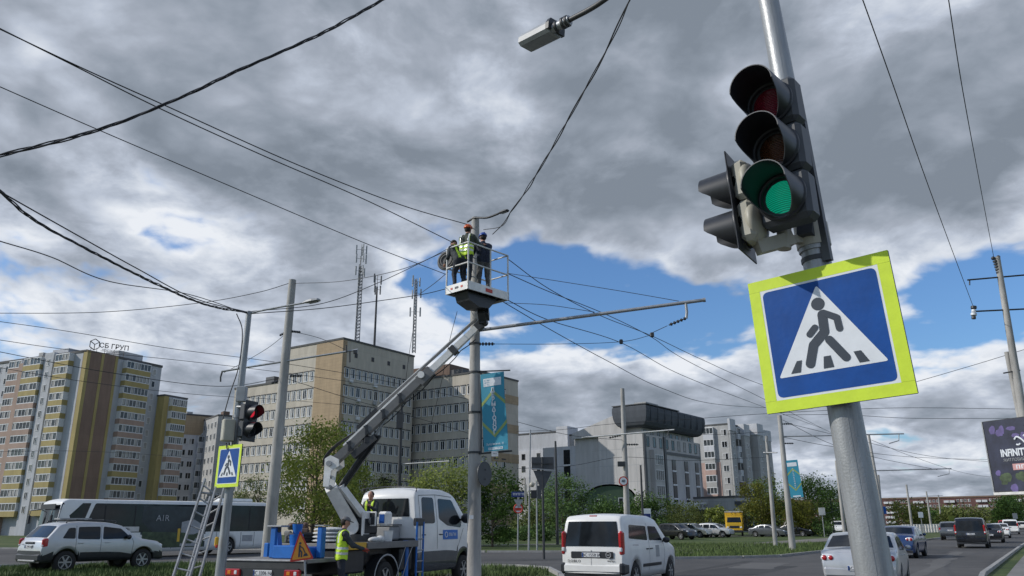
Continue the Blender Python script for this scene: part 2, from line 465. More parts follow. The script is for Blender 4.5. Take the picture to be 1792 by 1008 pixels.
far_kerb = [(-200, 10), (-60, 55), (-40, 63.5), (-22, 59), (-10, 53.5), (-1.6, 50), (3.0, 49.3), (6.5, 46)]
sheet('road', far_kerb + left_kerb + right_kerb + near_kerb, .004, 'asphalt')
# pavement round the camera and along the right edge of the road
sheet('pavement', [(1.0, -12), (-.4, 4), (.2, 12), (.95, 20), (-2, 20), (-3.4, 10), (-6, -12)], .008, 'paving')
rk = right_kerb[:10]
SP = True
sheet('island_pavement', [(1.6, 1.5), (3.2, 1.5), (3.6, 6.5), (1.7, 6.5)], .11, 'paving')
b = MB(); b.bx(1.5, 3.7, 1.4, 6.6, 0, .105, 'kerb', .03); tag(b.build('kerb'), kind='structure')
def kerb_strip(pts, h=.12, w=.15):
    b = MB()
    for i in range(len(pts) - 1):
        a, c = Vector((*pts[i], h / 2 - .02)), Vector((*pts[i + 1], h / 2 - .02))
        n = max(1, int((c - a).length / 6)) if (c - a).length < 120 else 6
        for k in range(n):
            p, q = a.lerp(c, k / n), a.lerp(c, (k + .985) / n)
            b.beam(p, q, w, h + .04, 'kerb')
    tag(b.build('kerb'), kind='structure')
kerb_strip(far_kerb[1:] + left_kerb[:9]); kerb_strip(right_kerb[1:10]); kerb_strip(near_kerb[2:13])
# paths in the grass
def ribbon(name, pts, w, z, mat):
    pts = catmull([(x, y, 0) for x, y in pts], 5); a = []; c = []
    for i, p in enumerate(pts):
        t = (pts[min(i + 1, len(pts) - 1)] - pts[max(i - 1, 0)]).normalized(); s = Vector((-t.y, t.x, 0)) * w / 2
        a.append(p + s); c.append(p - s)
    b = MB(); b.grid([[Vector((p.x, p.y, z)) for p in c], [Vector((p.x, p.y, z)) for p in a]], mat, False)
    return tag(b.build(name), kind='structure')
ribbon('side_pavement', [(x + 1.75, y - 1.1) for x, y in right_kerb[2:8]], 2.9, .010, 'paving')
ribbon('path', [g(1150, 968), g(1200, 960), g(1290, 955), g(1380, 949), g(1450, 944), g(1540, 938)], 4.0, .012, 'path_dirt')
ribbon('path', [g(640, 955), g(750, 955), g(850, 954), g(990, 952)], 1.8, .012, 'path_dirt')
ribbon('parking_lane', [g(560, 938), g(900, 936), g(1180, 938), g(1300, 938), g(1420, 936), g(1530, 931), (115, 215)], 9, .016, 'asphalt')
'''b = MB()
for off in (3.6, 7.0):
    for k in range(26):
        d = k * 9.0
        base = Vector((17.2, 40.0)) if False else Vector((14.8, 42.5))
        dr = Vector((.535, .845)); nr = Vector((.845, -.535))
        p = base + dr * (d + 3) + nr * off; q = p + dr * 3.0
        b.add([Vector((*(p - nr * .06), .010)), Vector((*(p + nr * .06), .010)), Vector((*(q + nr * .06), .010)), Vector((*(q - nr * .06), .010))], [(0, 1, 2, 3)], 'road_paint')
'''
ground_mat('asphalt_patch', [(.045, .045, .046), (.06, .06, .06), (.075, .074, .072)], 1.2, .85, .3)
ground_mat('asphalt_worn', [(.10, .098, .094), (.125, .122, .117), (.15, .146, .14)], 1.2, .85, .3)
def patch(px, py, L_, w, ang, mat, seed):
    c = AZ(px, py); r = random.Random(seed); d = Vector((math.cos(ang), math.sin(ang))); n_ = Vector((-d.y, d.x)); pts = []
    for k in range(10): pts.append((c.x + d.x * L_ * (k / 9 - .5) + n_.x * (w / 2 + r.uniform(-.12, .12)), c.y + d.y * L_ * (k / 9 - .5) + n_.y * (w / 2 + r.uniform(-.12, .12))))
    for k in range(9, -1, -1): pts.append((c.x + d.x * L_ * (k / 9 - .5) - n_.x * (w / 2 + r.uniform(-.12, .12)), c.y + d.y * L_ * (k / 9 - .5) - n_.y * (w / 2 + r.uniform(-.12, .12))))
    sheet('road_patch', pts, .007 + seed * .0003, mat)
an = math.atan2(.845, .535)
for k, (px, py, L_, w, a, m_) in enumerate(((1290, 1000, 9, 2.2, an, 'asphalt_patch'), (1330, 990, 5, 1.6, an + .1, 'asphalt_worn'), (1660, 975, 16, .5, an, 'asphalt_worn'), (1640, 990, 16, .45, an, 'asphalt_worn'), (1620, 965, 7, 2.4, an, 'asphalt_patch'),
        (1700, 950, 26, .6, an, 'asphalt_worn'), (1230, 996, 14, .35, an + .05, 'asphalt_patch'), (900, 980, 8, 2.0, .2, 'asphalt_patch'), (960, 985, 10, .4, .25, 'asphalt_worn'), (880, 972, 12, .35, .2, 'asphalt_worn'), (1690, 938, 30, 2.2, an, 'asphalt_patch'), (60, 968, 9, 1.8, .9, 'asphalt_patch'))): patch(px, py, L_, w, a, m_, k)
# paving slabs under the truck
sheet('slab_yard', [g(655, 1003), g(815, 1003), (.3, 21), (-4, 14), (-8.5, 14)], .02, 'paving')

def gz(x, y):
    d = math.hypot((x + 14.2) / 8.0, (y - 28.0) / 5.2); return 0 if d >= 1 else .15 * min(1, (1 - d) / .45) ** 2 * (3 - 2 * min(1, (1 - d) / .45))
b = MB(); b.grid([[Vector((x * .8 - 22.4, y * .6 + 22.6, gz(x * .8 - 22.4, y * .6 + 22.6) + (.003 if 0 < x < 21 and 0 < y < 19 else -.02))) for y in range(20)] for x in range(22)], 'grass_ground', True, True); tag(b.build('verge'), kind='structure')
# grass blades, near strips only
def blades(name, regions, n, seed, h0=.05, h1=.16):
    r = random.Random(seed); m = M('grass_blade', (.075, .115, .028), .8, var=.5, scale=1.2)
    v = []; f = []
    tot = sum(abs((x1 - x0) * (y1 - y0)) for x0, x1, y0, y1, _ in regions)
    for x0, x1, y0, y1, test in regions:
        k = int(n * abs((x1 - x0) * (y1 - y0)) / tot)
        for _ in range(k):
            x, y = r.uniform(x0, x1), r.uniform(y0, y1)
            if not test(x, y): continue
            if noise.noise(Vector((x * .5, y * .5, seed))) < -.25: continue
            a = r.uniform(0, 6.28); w = r.uniform(.012, .03); h = r.uniform(h0, h1) * (1.3 + noise.noise(Vector((x, y, 3))))
            lx, ly = r.uniform(-.05, .05), r.uniform(-.05, .05); o = len(v); zz = gz(x, y)
            v += [(x - w * math.cos(a), y - w * math.sin(a), zz), (x + w * math.cos(a), y + w * math.sin(a), zz), (x + lx, y + ly, h + zz)]
            f.append((o, o + 1, o + 2))
    me = bpy.data.meshes.new(name); me.from_pydata(v, [], f); me.materials.append(m)
    o = bpy.data.objects.new(name, me); COL.objects.link(o); return o
def near_left(x, y):   # strip where the silver car stands
    for i in range(6, 12):
        (ax, ay), (bx_, by) = near_kerb[i], near_kerb[i + 1]
        if bx_ <= x <= ax: return y < ay + (by - ay) * (x - ax) / (bx_ - ax) - .3
    return False
def in_far(x, y):
    return True
tag(blades('grass', [(-25, 1.2, 25, 37.2, near_left)], 60000, 3), kind='stuff')
def med(x, y):
    k = left_kerb
    if x < k[0][0]: return y > 42 + (8.2 - x) * .9
    for i in range(len(k) - 1):
        if k[i][0] <= x <= k[i + 1][0]:
            t = (x - k[i][0]) / (k[i + 1][0] - k[i][0]); return y > k[i][1] + (k[i + 1][1] - k[i][1]) * t + .3
    return False
tag(blades('grass', [(4, 26, 41, 66, med)], 34000, 5, .06, .2), kind='stuff')

# ================================================================ buildings
def wall_mat(name, col, pw=6.0, ph=3.25, seam=.75, var=.10, stain=.18, mortar=.03):
    m = bpy.data.materials.new(name); m.use_nodes = True; t = m.node_tree; b = t.nodes['Principled BSDF']
    b.inputs['Roughness'].default_value = .85
    c = t.nodes.new('ShaderNodeTexCoord'); sp = t.nodes.new('ShaderNodeSeparateXYZ'); t.links.new(c.outputs['Object'], sp.inputs[0])
    ad = t.nodes.new('ShaderNodeMath'); t.links.new(sp.outputs[0], ad.inputs[0]); t.links.new(sp.outputs[1], ad.inputs[1])
    cb = t.nodes.new('ShaderNodeCombineXYZ'); t.links.new(ad.outputs[0], cb.inputs[0]); t.links.new(sp.outputs[2], cb.inputs[1])
    br = t.nodes.new('ShaderNodeTexBrick'); br.offset = 0; t.links.new(cb.outputs[0], br.inputs['Vector'])
    br.inputs['Scale'].default_value = 1; br.inputs['Brick Width'].default_value = pw; br.inputs['Row Height'].default_value = ph
    br.inputs['Mortar Size'].default_value = mortar
    br.inputs['Color1'].default_value = (1 - var / 2,) * 3 + (1,); br.inputs['Color2'].default_value = (1 + var / 2,) * 3 + (1,); br.inputs['Mortar'].default_value = (seam,) * 3 + (1,)
    n = t.nodes.new('ShaderNodeTexNoise'); n.inputs['Scale'].default_value = .6; n.inputs['Detail'].default_value = 8; n.inputs['Roughness'].default_value = .7
    mp = t.nodes.new('ShaderNodeMapping'); mp.inputs['Scale'].default_value = (1.6, 1.6, .35); t.links.new(c.outputs['Object'], mp.inputs[0]); t.links.new(mp.outputs[0], n.inputs['Vector'])
    r = t.nodes.new('ShaderNodeMapRange'); r.inputs[1].default_value = .3; r.inputs[2].default_value = .7; r.inputs[3].default_value = 1 - stain; r.inputs[4].default_value = 1 + stain * .6
    t.links.new(n.outputs[0], r.inputs[0])
    v = t.nodes.new('ShaderNodeVectorMath'); v.operation = 'SCALE'; t.links.new(br.outputs[0], v.inputs[0]); t.links.new(r.outputs[0], v.inputs['Scale'])
    w = t.nodes.new('ShaderNodeVectorMath'); w.operation = 'MULTIPLY'; t.links.new(v.outputs[0], w.inputs[0]); w.inputs[1].default_value = col
    t.links.new(w.outputs[0], b.inputs['Base Color']); MATS[name] = m
wall_mat('wall_beige', (.47, .43, .36), seam=.85); wall_mat('wall_tan', (.36, .27, .17), 1.2, .6, .85); wall_mat('wall_brown', (.15, .10, .075))
wall_mat('wall_grey', (.43, .445, .47), 50, 2.7, .9); wall_mat('wall_white', (.52, .53, .55), 50, 3, .92); wall_mat('wall_yellow', (.36, .29, .12), 50, 2.7, .95)
wall_mat('wall_salmon', (.36, .26, .21), 50, 2.7, .95); wall_mat('wall_darkbrown', (.22, .15, .115), 50, 2.7, .95)
wall_mat('wall_modern', (.46, .45, .44), 1.5, 3, .9); wall_mat('wall_green', (.06, .10, .06), 2, 2, .9); wall_mat('wall_red', (.115, .055, .05), 50, 2.8, .8)
wall_mat('wall_palegrey', (.40, .40, .39), 3.2, 2.8, .75); wall_mat('roof_dark', (.075, .085, .10), 1.2, 6, .8); wall_mat('panel_pink', (.42, .30, .26), 50, 2.8, .9)
M('win_frame', (.62, .63, .64), .5, var=.08); M('roof_felt', (.09, .09, .09), .9, var=.2)
M('curtain', (.34, .34, .33), .9, var=.3, scale=.7); M('win_dark_frame', (.09, .085, .08), .5, var=.1); M('hood_dark', (.045, .045, .05), .7)
def win_mesh(w, h, style, var=0):
    "window in the xz plane centred on the origin, facing -y"
    b = MB(); fr = 'win_dark_frame' if style == 'dark' else 'win_frame'
    t = .13 if style == 'hosp' else .09
    b.bx(-w / 2, w / 2, -.06, .02, h / 2 - t, h / 2, fr); b.bx(-w / 2, w / 2, -.08, .02, -h / 2, -h / 2 + t, fr)
    b.bx(-w / 2, -w / 2 + t, -.055, .02, -h / 2 + t, h / 2 - t, fr); b.bx(w / 2 - t, w / 2, -.055, .02, -h / 2 + t, h / 2 - t, fr)
    nm = {'two': 2, 'three': 3, 'one': 1, 'dark': 1, 'hosp': 2, 'strip': max(2, int(w / .8)), 'one_': 1}.get(style, 2)
    for i in range(1, nm): x = -w / 2 + w * i / nm; b.bx(x - .04, x + .04, -.055, .02, -h / 2 + t, h / 2 - t, fr)
    b.add([(-w / 2 + t, -.02, -h / 2 + t), (w / 2 - t, -.02, -h / 2 + t), (w / 2 - t, -.02, h / 2 - t), (-w / 2 + t, -.02, h / 2 - t)], [(0, 1, 2, 3)], 'glass_mid' if var % 2 else 'glass_dark')
    if var % 3 == 1 and w > .8 or (style == 'hosp' and var % 2):      # a half-drawn curtain behind the pane
        x0 = -w / 2 + t; x1 = x0 + (w / nm - t)
        b.add([(x0, -.024, -h / 2 + t), (x1, -.024, -h / 2 + t), (x1, -.024, h / 2 - t), (x0, -.024, h / 2 - t)], [(0, 1, 2, 3)], 'curtain')
    if style == 'hosp': b.bx(-w / 2 - .08, w / 2 + .08, -.14, .02, h / 2, h / 2 + .16, 'hood_dark')
    return b
class Building:
    def __init__(s, name, label, corner, xdir, group=None):
        s.root = thing(name, label, 'building', (corner[0], corner[1], 0), math.atan2(xdir[1], xdir[0]), group)
        s.w = []; s.cache = {}
        s.inv = Matrix.Translation(s.root.location) @ Matrix.Rotation(s.root.rotation_euler.z, 4, 'Z')
    def part(s, name, mb): return mb.build(name, s.root)
    def boxp(s, name, x0, x1, y0, y1, z0, z1, mat):
        b = MB(); b.bx(x0, x1, y0, y1, z0, z1, mat); return s.part(name, b)
    def win(s, face, plane, u, z, w, h, style='two'):
        "face 'X': plane y=plane, u along x; 'Y': plane x=plane, u along y"
        mx = Matrix.Translation((u, plane, z)) if face == 'X' else Matrix.Translation((plane, u, z)) @ Matrix.Rotation(-math.pi / 2, 4, 'Z')
        s.w.append((mx, w, h, style))
    def finish(s, cap=100):
        r = random.Random(len(s.w))
        s.w.sort(key=lambda q: ((s.inv @ q[0].translation) - CAM).length / (q[1] * q[2]) ** .5)
        for mx, w, h, st in s.w[:cap]:
            k = (w, h, st, r.randrange(6))
            if k not in s.cache: s.cache[k] = win_mesh(*k).mesh('window')
            o = bpy.data.objects.new('window', s.cache[k]); COL.objects.link(o); o.parent = s.root; o.matrix_local = mx
        if len(s.w) > cap:
            b = MB()
            for mx, w, h, st in s.w[cap:]:
                q = win_mesh(w, h, st, r.randrange(6))
                inv = {i: m for i, m in enumerate(q.mats)}
                for i, m in inv.items():
                    fs = [f for f, k in zip(q.f, q.m) if k == i]
                    if fs:
                        used = sorted({j for f in fs for j in f}); mp = {j: n for n, j in enumerate(used)}
                        b.add([mx @ q.v[j] for j in used], [[mp[j] for j in f] for f in fs], m)
            tag(b.build('windows', s.root), kind='stuff')
def roof_edge(B, x0, x1, y0, y1, H, mat='roof_felt', t=.35, o=.12, nm='roof'):
    b = MB(); b.bx(x0 - o, x1 + o, y0 - o, y1 + o, H, H + t, mat); return B.part(nm, b)

# --- hospital -----------------------------------------------------
B = Building('hospital_building', 'long beige panel hospital with a tan windowless corner strip behind the bucket truck', (-30.7, 138.3), (.557, .83))
B.boxp('main_block', 0, 19.5, 0, 16.2, 0, 34, 'wall_beige')
B.boxp('tan_strip', -.05, 1.0, -.05, 6.9, 0, 33.9, 'wall_tan')
B.boxp('right_wing', 21.3, 34.3, -15.3, 12, 0, 29.5, 'wall_beige')
B.boxp('left_wing', .8, 14, 16.2, 31, 0, 27.9, 'wall_beige')
roof_edge(B, 0, 19.5, 0, 16.2, 34); roof_edge(B, 21.3, 34.3, -15.3, 12, 29.5); roof_edge(B, .8, 14, 16.25, 31, 27.9)
B.boxp('roof_hut', 23.5, 30, -6, 4, 29.9, 32.6, 'wall_brown')
B.boxp('roof_vent', 3, 5.5, 22, 24.5, 28.3, 30, 'housing_grey')
B.boxp('roof_vent', 22.5, 27, -10, -7, 29.9, 31, 'housing_grey')
for k in range(5): B.boxp('brown_panel', 25, 34.35, -15.36, -15.2, 1.5 + 5.8 * k, 3.2 + 5.8 * k, 'wall_tan')
for k in range(4):
    u = 3 + k * 4.4; B.boxp('vent_grille', u, u + .7, -.06, .2, 31.1, 31.9, 'hood_dark')
rq = random.Random(8)
for k in range(14):
    u = rq.choice((2.3, 4.4, 6.5, 8.6, 10.6, 14.8)); z = 26.6 - 3.25 * rq.randrange(7)
    b = MB(); b.bx(u - .42, u + .42, -.38, .0, z - .3, z + .3, 'win_frame', .04); B.part('air_conditioner', b)
for r in range(8):
    z = 28.0 - 3.25 * r
    for k in range(12): B.win('X', 0, 1.15 + k * 1.56, z, 1.1, 1.85, 'hosp')
    for k in range(6): B.win('Y', 0, 7.8 + k * 1.52, z, 1.1, 1.85, 'hosp')
for r in range(7):
    z = 26.4 - 3.4 * r
    for k in range(17): B.win('Y', 21.3, -14.4 + k * 1.6, z, 1.1, 1.8, 'hosp')
    for k in range(3): B.win('X', -15.3, 22.6 + k * 2.6 + (k > 0) * 1.2, z, 1.25, 1.6, 'hosp')
    z = 25.0 - 3.25 * r
    for k in range(8): B.win('Y', .8, 17.2 + k * 1.6, z, 1.1, 1.75, 'hosp')
B.finish()
# antenna masts on the hospital roof
def mast(px, ptop, pbase, Y, r, style, label):
    base = AZ(px, pbase, 34.3); base = P(px, pbase, Y); top = P(px + (pbase - ptop) * .045 if False else px, ptop, Y)
    base.z = 34.35; H = top.z - 34.35
    t = thing('antenna_mast', label, 'antenna mast', base, 0, 'antenna masts on the hospital roof')
    b = MB(); lean = Vector((0, 0, 1))
    if style == 0:
        for q in range(3):
            a = q * 2.094; b.cyl((r * math.cos(a), r * math.sin(a), 0), (r * math.cos(a) * .8, r * math.sin(a) * .8, H * .8), .10, 'mast_grey', 5)
        n = 26
        for i in range(n):
            z0, z1 = H * .8 * i / n, H * .8 * (i + 1) / n
            for q in range(3):
                a, c = q * 2.094, (q + 1) * 2.094
                b.cyl((r * math.cos(a), r * math.sin(a), z0), (r * math.cos(c), r * math.sin(c), z1), .055, 'mast_grey', 4)
                b.cyl((r * math.cos(a), r * math.sin(a), z0), (r * math.cos(c), r * math.sin(c), z0), .055, 'mast_grey', 4)
    elif style == 1: b.cyl((0, 0, 0), (0, 0, H * .85), r * .5, 'dark_metal', 8, r * .35)
    else:
        for i in range(22):
            z0 = H * i / 22
            for sx, sy in ((1, 1), (-1, 1), (1, -1), (-1, -1)): b.cyl((sx * r * .5, sy * r * .5, z0), (-sx * r * .5, sy * r * .5, z0 + H / 22), .055, 'mast_grey', 4)
        for sx, sy in ((1, 1), (-1, 1), (1, -1), (-1, -1)): b.cyl((sx * r * .5, sy * r * .5, 0), (sx * r * .4, sy * r * .4, H * .95), .07, 'mast_grey', 5)
    b.cyl((0, 0, H * .6), (0, 0, H), .07, 'mast_grey', 6)
    b.build('mast_tube', t)
    rr = random.Random(px)
    for lev in ((.95, .86, .74) if style == 0 else (.97, .80, .55) if style == 2 else (.95, .82)):
        for q in range(3 if style else 4):
            a = q * 6.283 / (3 if style else 4) + rr.random(); R = r + .45
            c = MB(); c.bx(-.14, .14, -.1, .1, -.95, .95, 'boom_grey' if style == 1 else 'grey_paint', .03); c.cyl((0, 0, 0), (-R, 0, 0), .04, 'mast_grey', 4)
            o = c.build('antenna_panel', t); o.location = (R * math.cos(a), R * math.sin(a), H * lev); o.rotation_euler = (0, 0, a)
    return t
mast(624, 428, 600, 150, .55, 0, 'tallest pale lattice mast with two antenna crowns, at left on the hospital roof')
mast(655, 482, 606, 152, .5, 1, 'short dark tube mast with a panel cluster, middle one on the hospital roof')
mast(724, 488, 622, 152, .6, 2, 'slim grey truss mast at the right corner of the hospital roof')

# --- orange and white apartment tower -------------------------------
def loggia(B, face, plane, u0, u1, z, fh, col, depth=1.1, n=6, name='balcony', glaze='win_frame'):
    "one glazed balcony: coloured parapet, mullioned glazing"
    s = 1 if True else 0
    b = MB(); g0 = MB()
    def bx(mb, ua, ub, da, db, za, zb, mat):
        if face == 'X': mb.bx(ua, ub, plane - db, plane - da, za, zb, mat)
        else: mb.bx(plane - db, plane - da, ua, ub, za, zb, mat)
    bx(b, u0, u1, 0, depth, z, z + fh * .40, col)
    o = B.part(name, b)
    bx(g0, u0 + .06, u1 - .06, 0, depth - .1, z + fh * .40, z + fh * .98, 'glass_mid')
    bx(g0, u0, u1, .02, depth - .02, z + fh * .93, z + fh * 1.0, glaze); bx(g0, u0, u1, .02, depth - .02, z + fh * .40, z + fh * .46, glaze)
    for i in range(n + 1):
        u = u0 + (u1 - u0 - .1) * i / n; bx(g0, u, u + .1, 0.03, depth - .03, z + fh * .46, z + fh * .93, glaze)
    if depth > .9:
        rr = random.Random(int(u0 * 7 + z * 13))
        for i in range(n):
            if rr.random() < .35:
                u = u0 + (u1 - u0 - .1) * i / n + .12
                bx(g0, u, u + (u1 - u0) / n * .7, depth - .105, depth - .09, z + fh * .5, z + fh * .92, 'curtain')
    g0.build('glazing', o)
B = Building('apartment_tower', 'tall grey, salmon and yellow apartment tower with brown blank gable and rooftop sign', (-85.1, 152.6), (.427, .904))
H = 35.0; FH = 2.62
B.boxp('wall', 0, 18.4, 0, 46, 0, H, 'wall_grey')
B.boxp('gable_panel', -.06, 6.9, -.5, .8, 0, H + .3, 'wall_darkbrown')
for x in (.0, 3.1, 6.3): B.boxp('yellow_stripe', x, x + .6, -.56, -.3, 0, H + .2, 'wall_yellow')
B.boxp('yellow_stripe', -.12, .3, -.54, .6, 0, H + .2, 'wall_yellow')
B.boxp('stair_wall', -1.0, .5, 8.4, 11.2, 0, H + .6, 'wall_grey')
B.boxp('salmon_pier', -1.5, .5, 17.0, 18.3, 0, H - 1, 'wall_salmon')
for fl in range(13):
    z = H - FH * (fl + 1); c1 = 'wall_yellow' if fl in (0, 1, 2, 7, 8, 9, 10) else 'wall_salmon'
    if fl < 12:
        loggia(B, 'X', -1.2 + 1.2, 8.6, 14.6, z - .25, FH, 'wall_yellow' if fl in (0, 1, 2, 3, 8, 9) else 'wall_salmon', 1.3, 7)
        loggia(B, 'Y', 0, 3.4, 7.6, z, FH, 'wall_yellow' if fl != 6 else 'wall_yellow', 1.2, 4)
        loggia(B, 'Y', 0, 11.6, 17.0, z - .1, FH, 'wall_yellow' if fl < 3 or fl > 7 else 'wall_salmon', 1.5, 5)
        loggia(B, 'Y', 0, 18.3, 22.4, z - .1, FH, 'wall_salmon', 1.1, 5)
        B.win('Y', -1.0, 9.8, z + 1.2, 1.0, 1.4, 'two')
        B.win('X', 0, 16.6, z + 1.3, .9, 1.4, 'one')
    for u in (24.2, 27.0, 30.5, 34, 37.5, 41): B.win('Y', 0, u, z + 1.25, 1.5, 1.4, 'two')
roof_edge(B, 0, 18.4, 0, 46, H, t=.5)
B.boxp('roof_hut', 3, 9, 10, 15, H + .5, H + 2.4, 'wall_grey'); B.boxp('roof_hut', 8, 14, 1, 5, H + .5, H + 2.0, 'wall_grey')
for x, y in ((2, 16.5), (6, 30), (12, 3.6)): B.boxp('chimney', x, x + 1, y, y + 1.4, H + .5, H + 1.9, 'wall_palegrey')
B.finish()
# rooftop sign: cube outline and letters
A = P(170, 604, 150); A = Vector((-84.0, 154.8, H + .55))
ex = Vector((.427, .904, 0)).normalized()
exs = Vector((.93, -.36, 0)).normalized()
exs = Vector((.60, .80, 0)).normalized()
t = frame_thing('rooftop_sign', 'dark outline cube emblem and Cyrillic letters standing on the roof of the tall apartment tower', 'rooftop sign', P(153, 614, 155.5), Vector((.78, .62, 0)), (0, 0, 1))
b = MB()
hexp = [Vector((1.15 + 1.0 * math.sin(k * math.pi / 3), 0, 1.5 + 1.15 * math.cos(k * math.pi / 3))) for k in range(6)]
for k in range(6): b.beam(hexp[k], hexp[(k + 1) % 6], .14, .2, 'roof_sign', (0, 1, 0))
c0 = Vector((1.15, 0, 1.5))
for k in (1, 3, 5): b.beam(c0, hexp[k], .14, .2, 'roof_sign', (0, 1, 0))
b.build('cube_emblem', t)
b = MB()
for x in (.6, 1.7, 3.2, 5, 6.8): b.cyl((x, .1, -.4), (x, .1, .9), .05, 'roof_sign', 5)
b.cyl((2.4, .1, .35), (7.2, .1, .35), .04, 'roof_sign', 5)
b.build('sign_frame', t)
lettering(t, 'СБ ГРУП', 1.35, 'roof_sign', (4.85, 0, 1.45), (1, 0, 0), (0, 0, 1), .06, bold=.02, sx=1.0)
marks(t, 'roof_sign', (2.6, 0, .42), (1, 0, 0), (0, 0, 1), 3.6, .34, 10)

B = Building('apartment_block', 'lower yellow and salmon apartment block right of the brown gable tower', (-75.3, 168.0), (.427, .904))
B.boxp('wall', 0, 6.2, 0, 14, 0, 28.6, 'wall_grey')
B.boxp('yellow_corner', -.06, 1.2, -.06, 2.0, 0, 28.7, 'wall_yellow')
for fl in range(10):
    z = 28.2 - 2.7 * (fl + 1); loggia(B, 'X', 0, 1.4, 5.4, z, 2.7, 'wall_yellow' if fl in (0, 1, 2, 7, 8) else 'wall_salmon', 1.1, 7)
roof_edge(B, 0, 6.2, 0, 14, 28.6)
B.finish()
B = Building('apartment_block', 'white apartment block with stepped tan roof and white balconies, behind the small crossing sign', (-83.0, 196.0), (.80, .60))
B.boxp('wall', 0, 17, 0, 14, 0, 23.5, 'wall_white'); B.boxp('tan_attic', .05, 17.1, -.05, 14, 23.5, 28.3, 'wall_tan')
b = MB(); b.add([(5, -.3, 23.6), (11, -.3, 23.6), (8, -.3, 26.4), (5, 3, 23.6), (11, 3, 23.6), (8, 3, 26.4)], [(0, 1, 2), (3, 5, 4), (0, 2, 5, 3), (1, 4, 5, 2)], 'wall_white'); B.part('gable', b)
for fl in range(8):
    z = 23.3 - 2.8 * (fl + 1)
    loggia(B, 'X', 0, 4.4, 11.6, z, 2.8, 'wall_white', 1.2, 8)
    for u in (1.2, 3.1, 13.1, 15.6): B.win('X', 0, u, z + 1.4, 1.3, 1.5, 'two')
B.boxp('chimney', 2, 3.4, 3, 5, 28.3, 29.6, 'wall_palegrey')
roof_edge(B, 0, 17, 0, 14, 28.35, nm='roof'); B.finish()
B = Building('apartment_block', 'narrow pale beige block with blue-framed windows between the white block and the hospital', (-71.5, 190.0), (.80, .60))
B.boxp('wall', 0, 14, 0, 12, 0, 27.2, 'wall_palegrey')
for fl in range(9):
    for u in (1.5, 4.4, 7.4, 10.3): B.win('Y', 0, u, 25.2 - 2.8 * fl, 1.3, 1.5, 'two')
    for u in (1.5, 4.2, 7): B.win('X', 0, u, 25.2 - 2.8 * fl, 1.2, 1.5, 'two')
B.boxp('chimney', 2, 3.6, 3, 5, 27.5, 28.8, 'wall_brown')
roof_edge(B, 0, 14, 0, 12, 27.2); B.finish()

# --- modern building with flared dark roof ----------------------------
B = Building('office_building', 'pale modern office building with dark flared mansard roof and tall glass strips', (24.0, 146.0), (.606, .795))
HB = 17.6
B.boxp('wall', 0, 25, 0, 9.5, 0, HB, 'wall_modern')
B.boxp('upper_wall', 1.2, 24, .8, 9, HB, 19.0, 'wall_palegrey')
b = MB()
def fr(z, o): return [(-o * .6, -o, z), (24.2 + o * .6, -o, z), (24.2 + o * .6, 4.2 + o, z), (-o * .6, 4.2 + o, z)]
lv = [(18.9, .1), (19.2, .7), (19.8, 1.15), (20.6, 1.4), (21.8, 1.55), (22.6, 1.5), (22.9, 1.2)]
b.add([v for z, o in lv for v in fr(z, o)], [(3, 2, 1, 0)] + [(4 * j + i, 4 * j + (i + 1) % 4, 4 * j + 4 + (i + 1) % 4, 4 * j + 4 + i) for j in range(6) for i in range(4)] + [(24, 25, 26, 27)], 'roof_dark')
B.part('roof', b)
for u in range(9): B.boxp('roof_rib', .8 + u * 2.9, .9 + u * 2.9, -1.62, -1.3, 19.9, 22.55, 'roof_dark')
B.boxp('roof_edge_strip', -1.0, 13, -1.62, 5.7, 22.88, 23.05, 'housing_grey'); B.boxp('roof_plant', 3, 8, .5, 3, 22.9, 23.9, 'wall_palegrey')
B.boxp('downpipe', 9.05, 9.2, -.16, -.02, 0, 17.5, 'grey_paint'); B.boxp('downpipe', 24.7, 24.85, -.16, -.02, 0, 17.5, 'grey_paint')
for q in range(4): B.boxp('facade_groove', -.012, .02, 1.5 + q * 2.1, 1.56 + q * 2.1, 0, 17.4, 'grey_paint')
for q in range(5): B.boxp('facade_groove', -.012, .02, .1, 9.4, 3 + q * 3, 3.06 + q * 3, 'grey_paint')
B.boxp('step_wall', .9, 20, 9.5, 15.4, 0, 17.6, 'wall_modern')
b = MB(); b.add([(.05, 4.0, 17.6), (20, 4.0, 17.6), (.05, 15.6, 17.6), (20, 15.6, 17.6), (.05, 4.0, 22.0), (20, 4.0, 22.0), (.05, 15.6, 18.6), (20, 15.6, 18.6)], [(0, 1, 3, 2), (4, 6, 7, 5), (0, 2, 6, 4), (1, 5, 7, 3), (2, 3, 7, 6), (0, 4, 5, 1)], 'wall_modern'); B.part('sloped_parapet', b)
B.boxp('rear_wing', 2, 16, 15.4, 24, 0, 16.5, 'wall_white')
B.boxp('stair_strip', 1.95, 2.3, 17.4, 18.9, 2, 15.8, 'glass_dark')
for z in (3, 5.4, 7.8, 10.2, 12.6): B.boxp('stair_band', 1.9, 2.3, 17.3, 19.0, z, z + .35, 'win_frame')
for u in (0.05, 8.2): B.boxp('dark_pier', u, u + .8, -.25, .1, 0, HB, 'housing_grey')
B.boxp('bay_window', 2.5, 6.4, -.9, .1, 6.1, 14.8, 'wall_modern')
for z in (7.4, 10.2, 13.0): B.win('X', -.9, 4.45, z, 3.3, 1.9, 'strip')
for u in (11.5, 17.0, 22.0): B.boxp('glass_strip', u, u + 1.5, -.12, .1, 3.5, 13.5, 'glass_dark')
for u in (11.5, 17.0, 22.0):
    for z in (6, 8.6, 11.2): B.boxp('strip_band', u - .05, u + 1.55, -.17, .1, z, z + .3, 'win_frame')
for k in range(9): B.win('X', 0, 2.0 + k * 2.6, 16.3, 1.1, 1.9, 'dark')
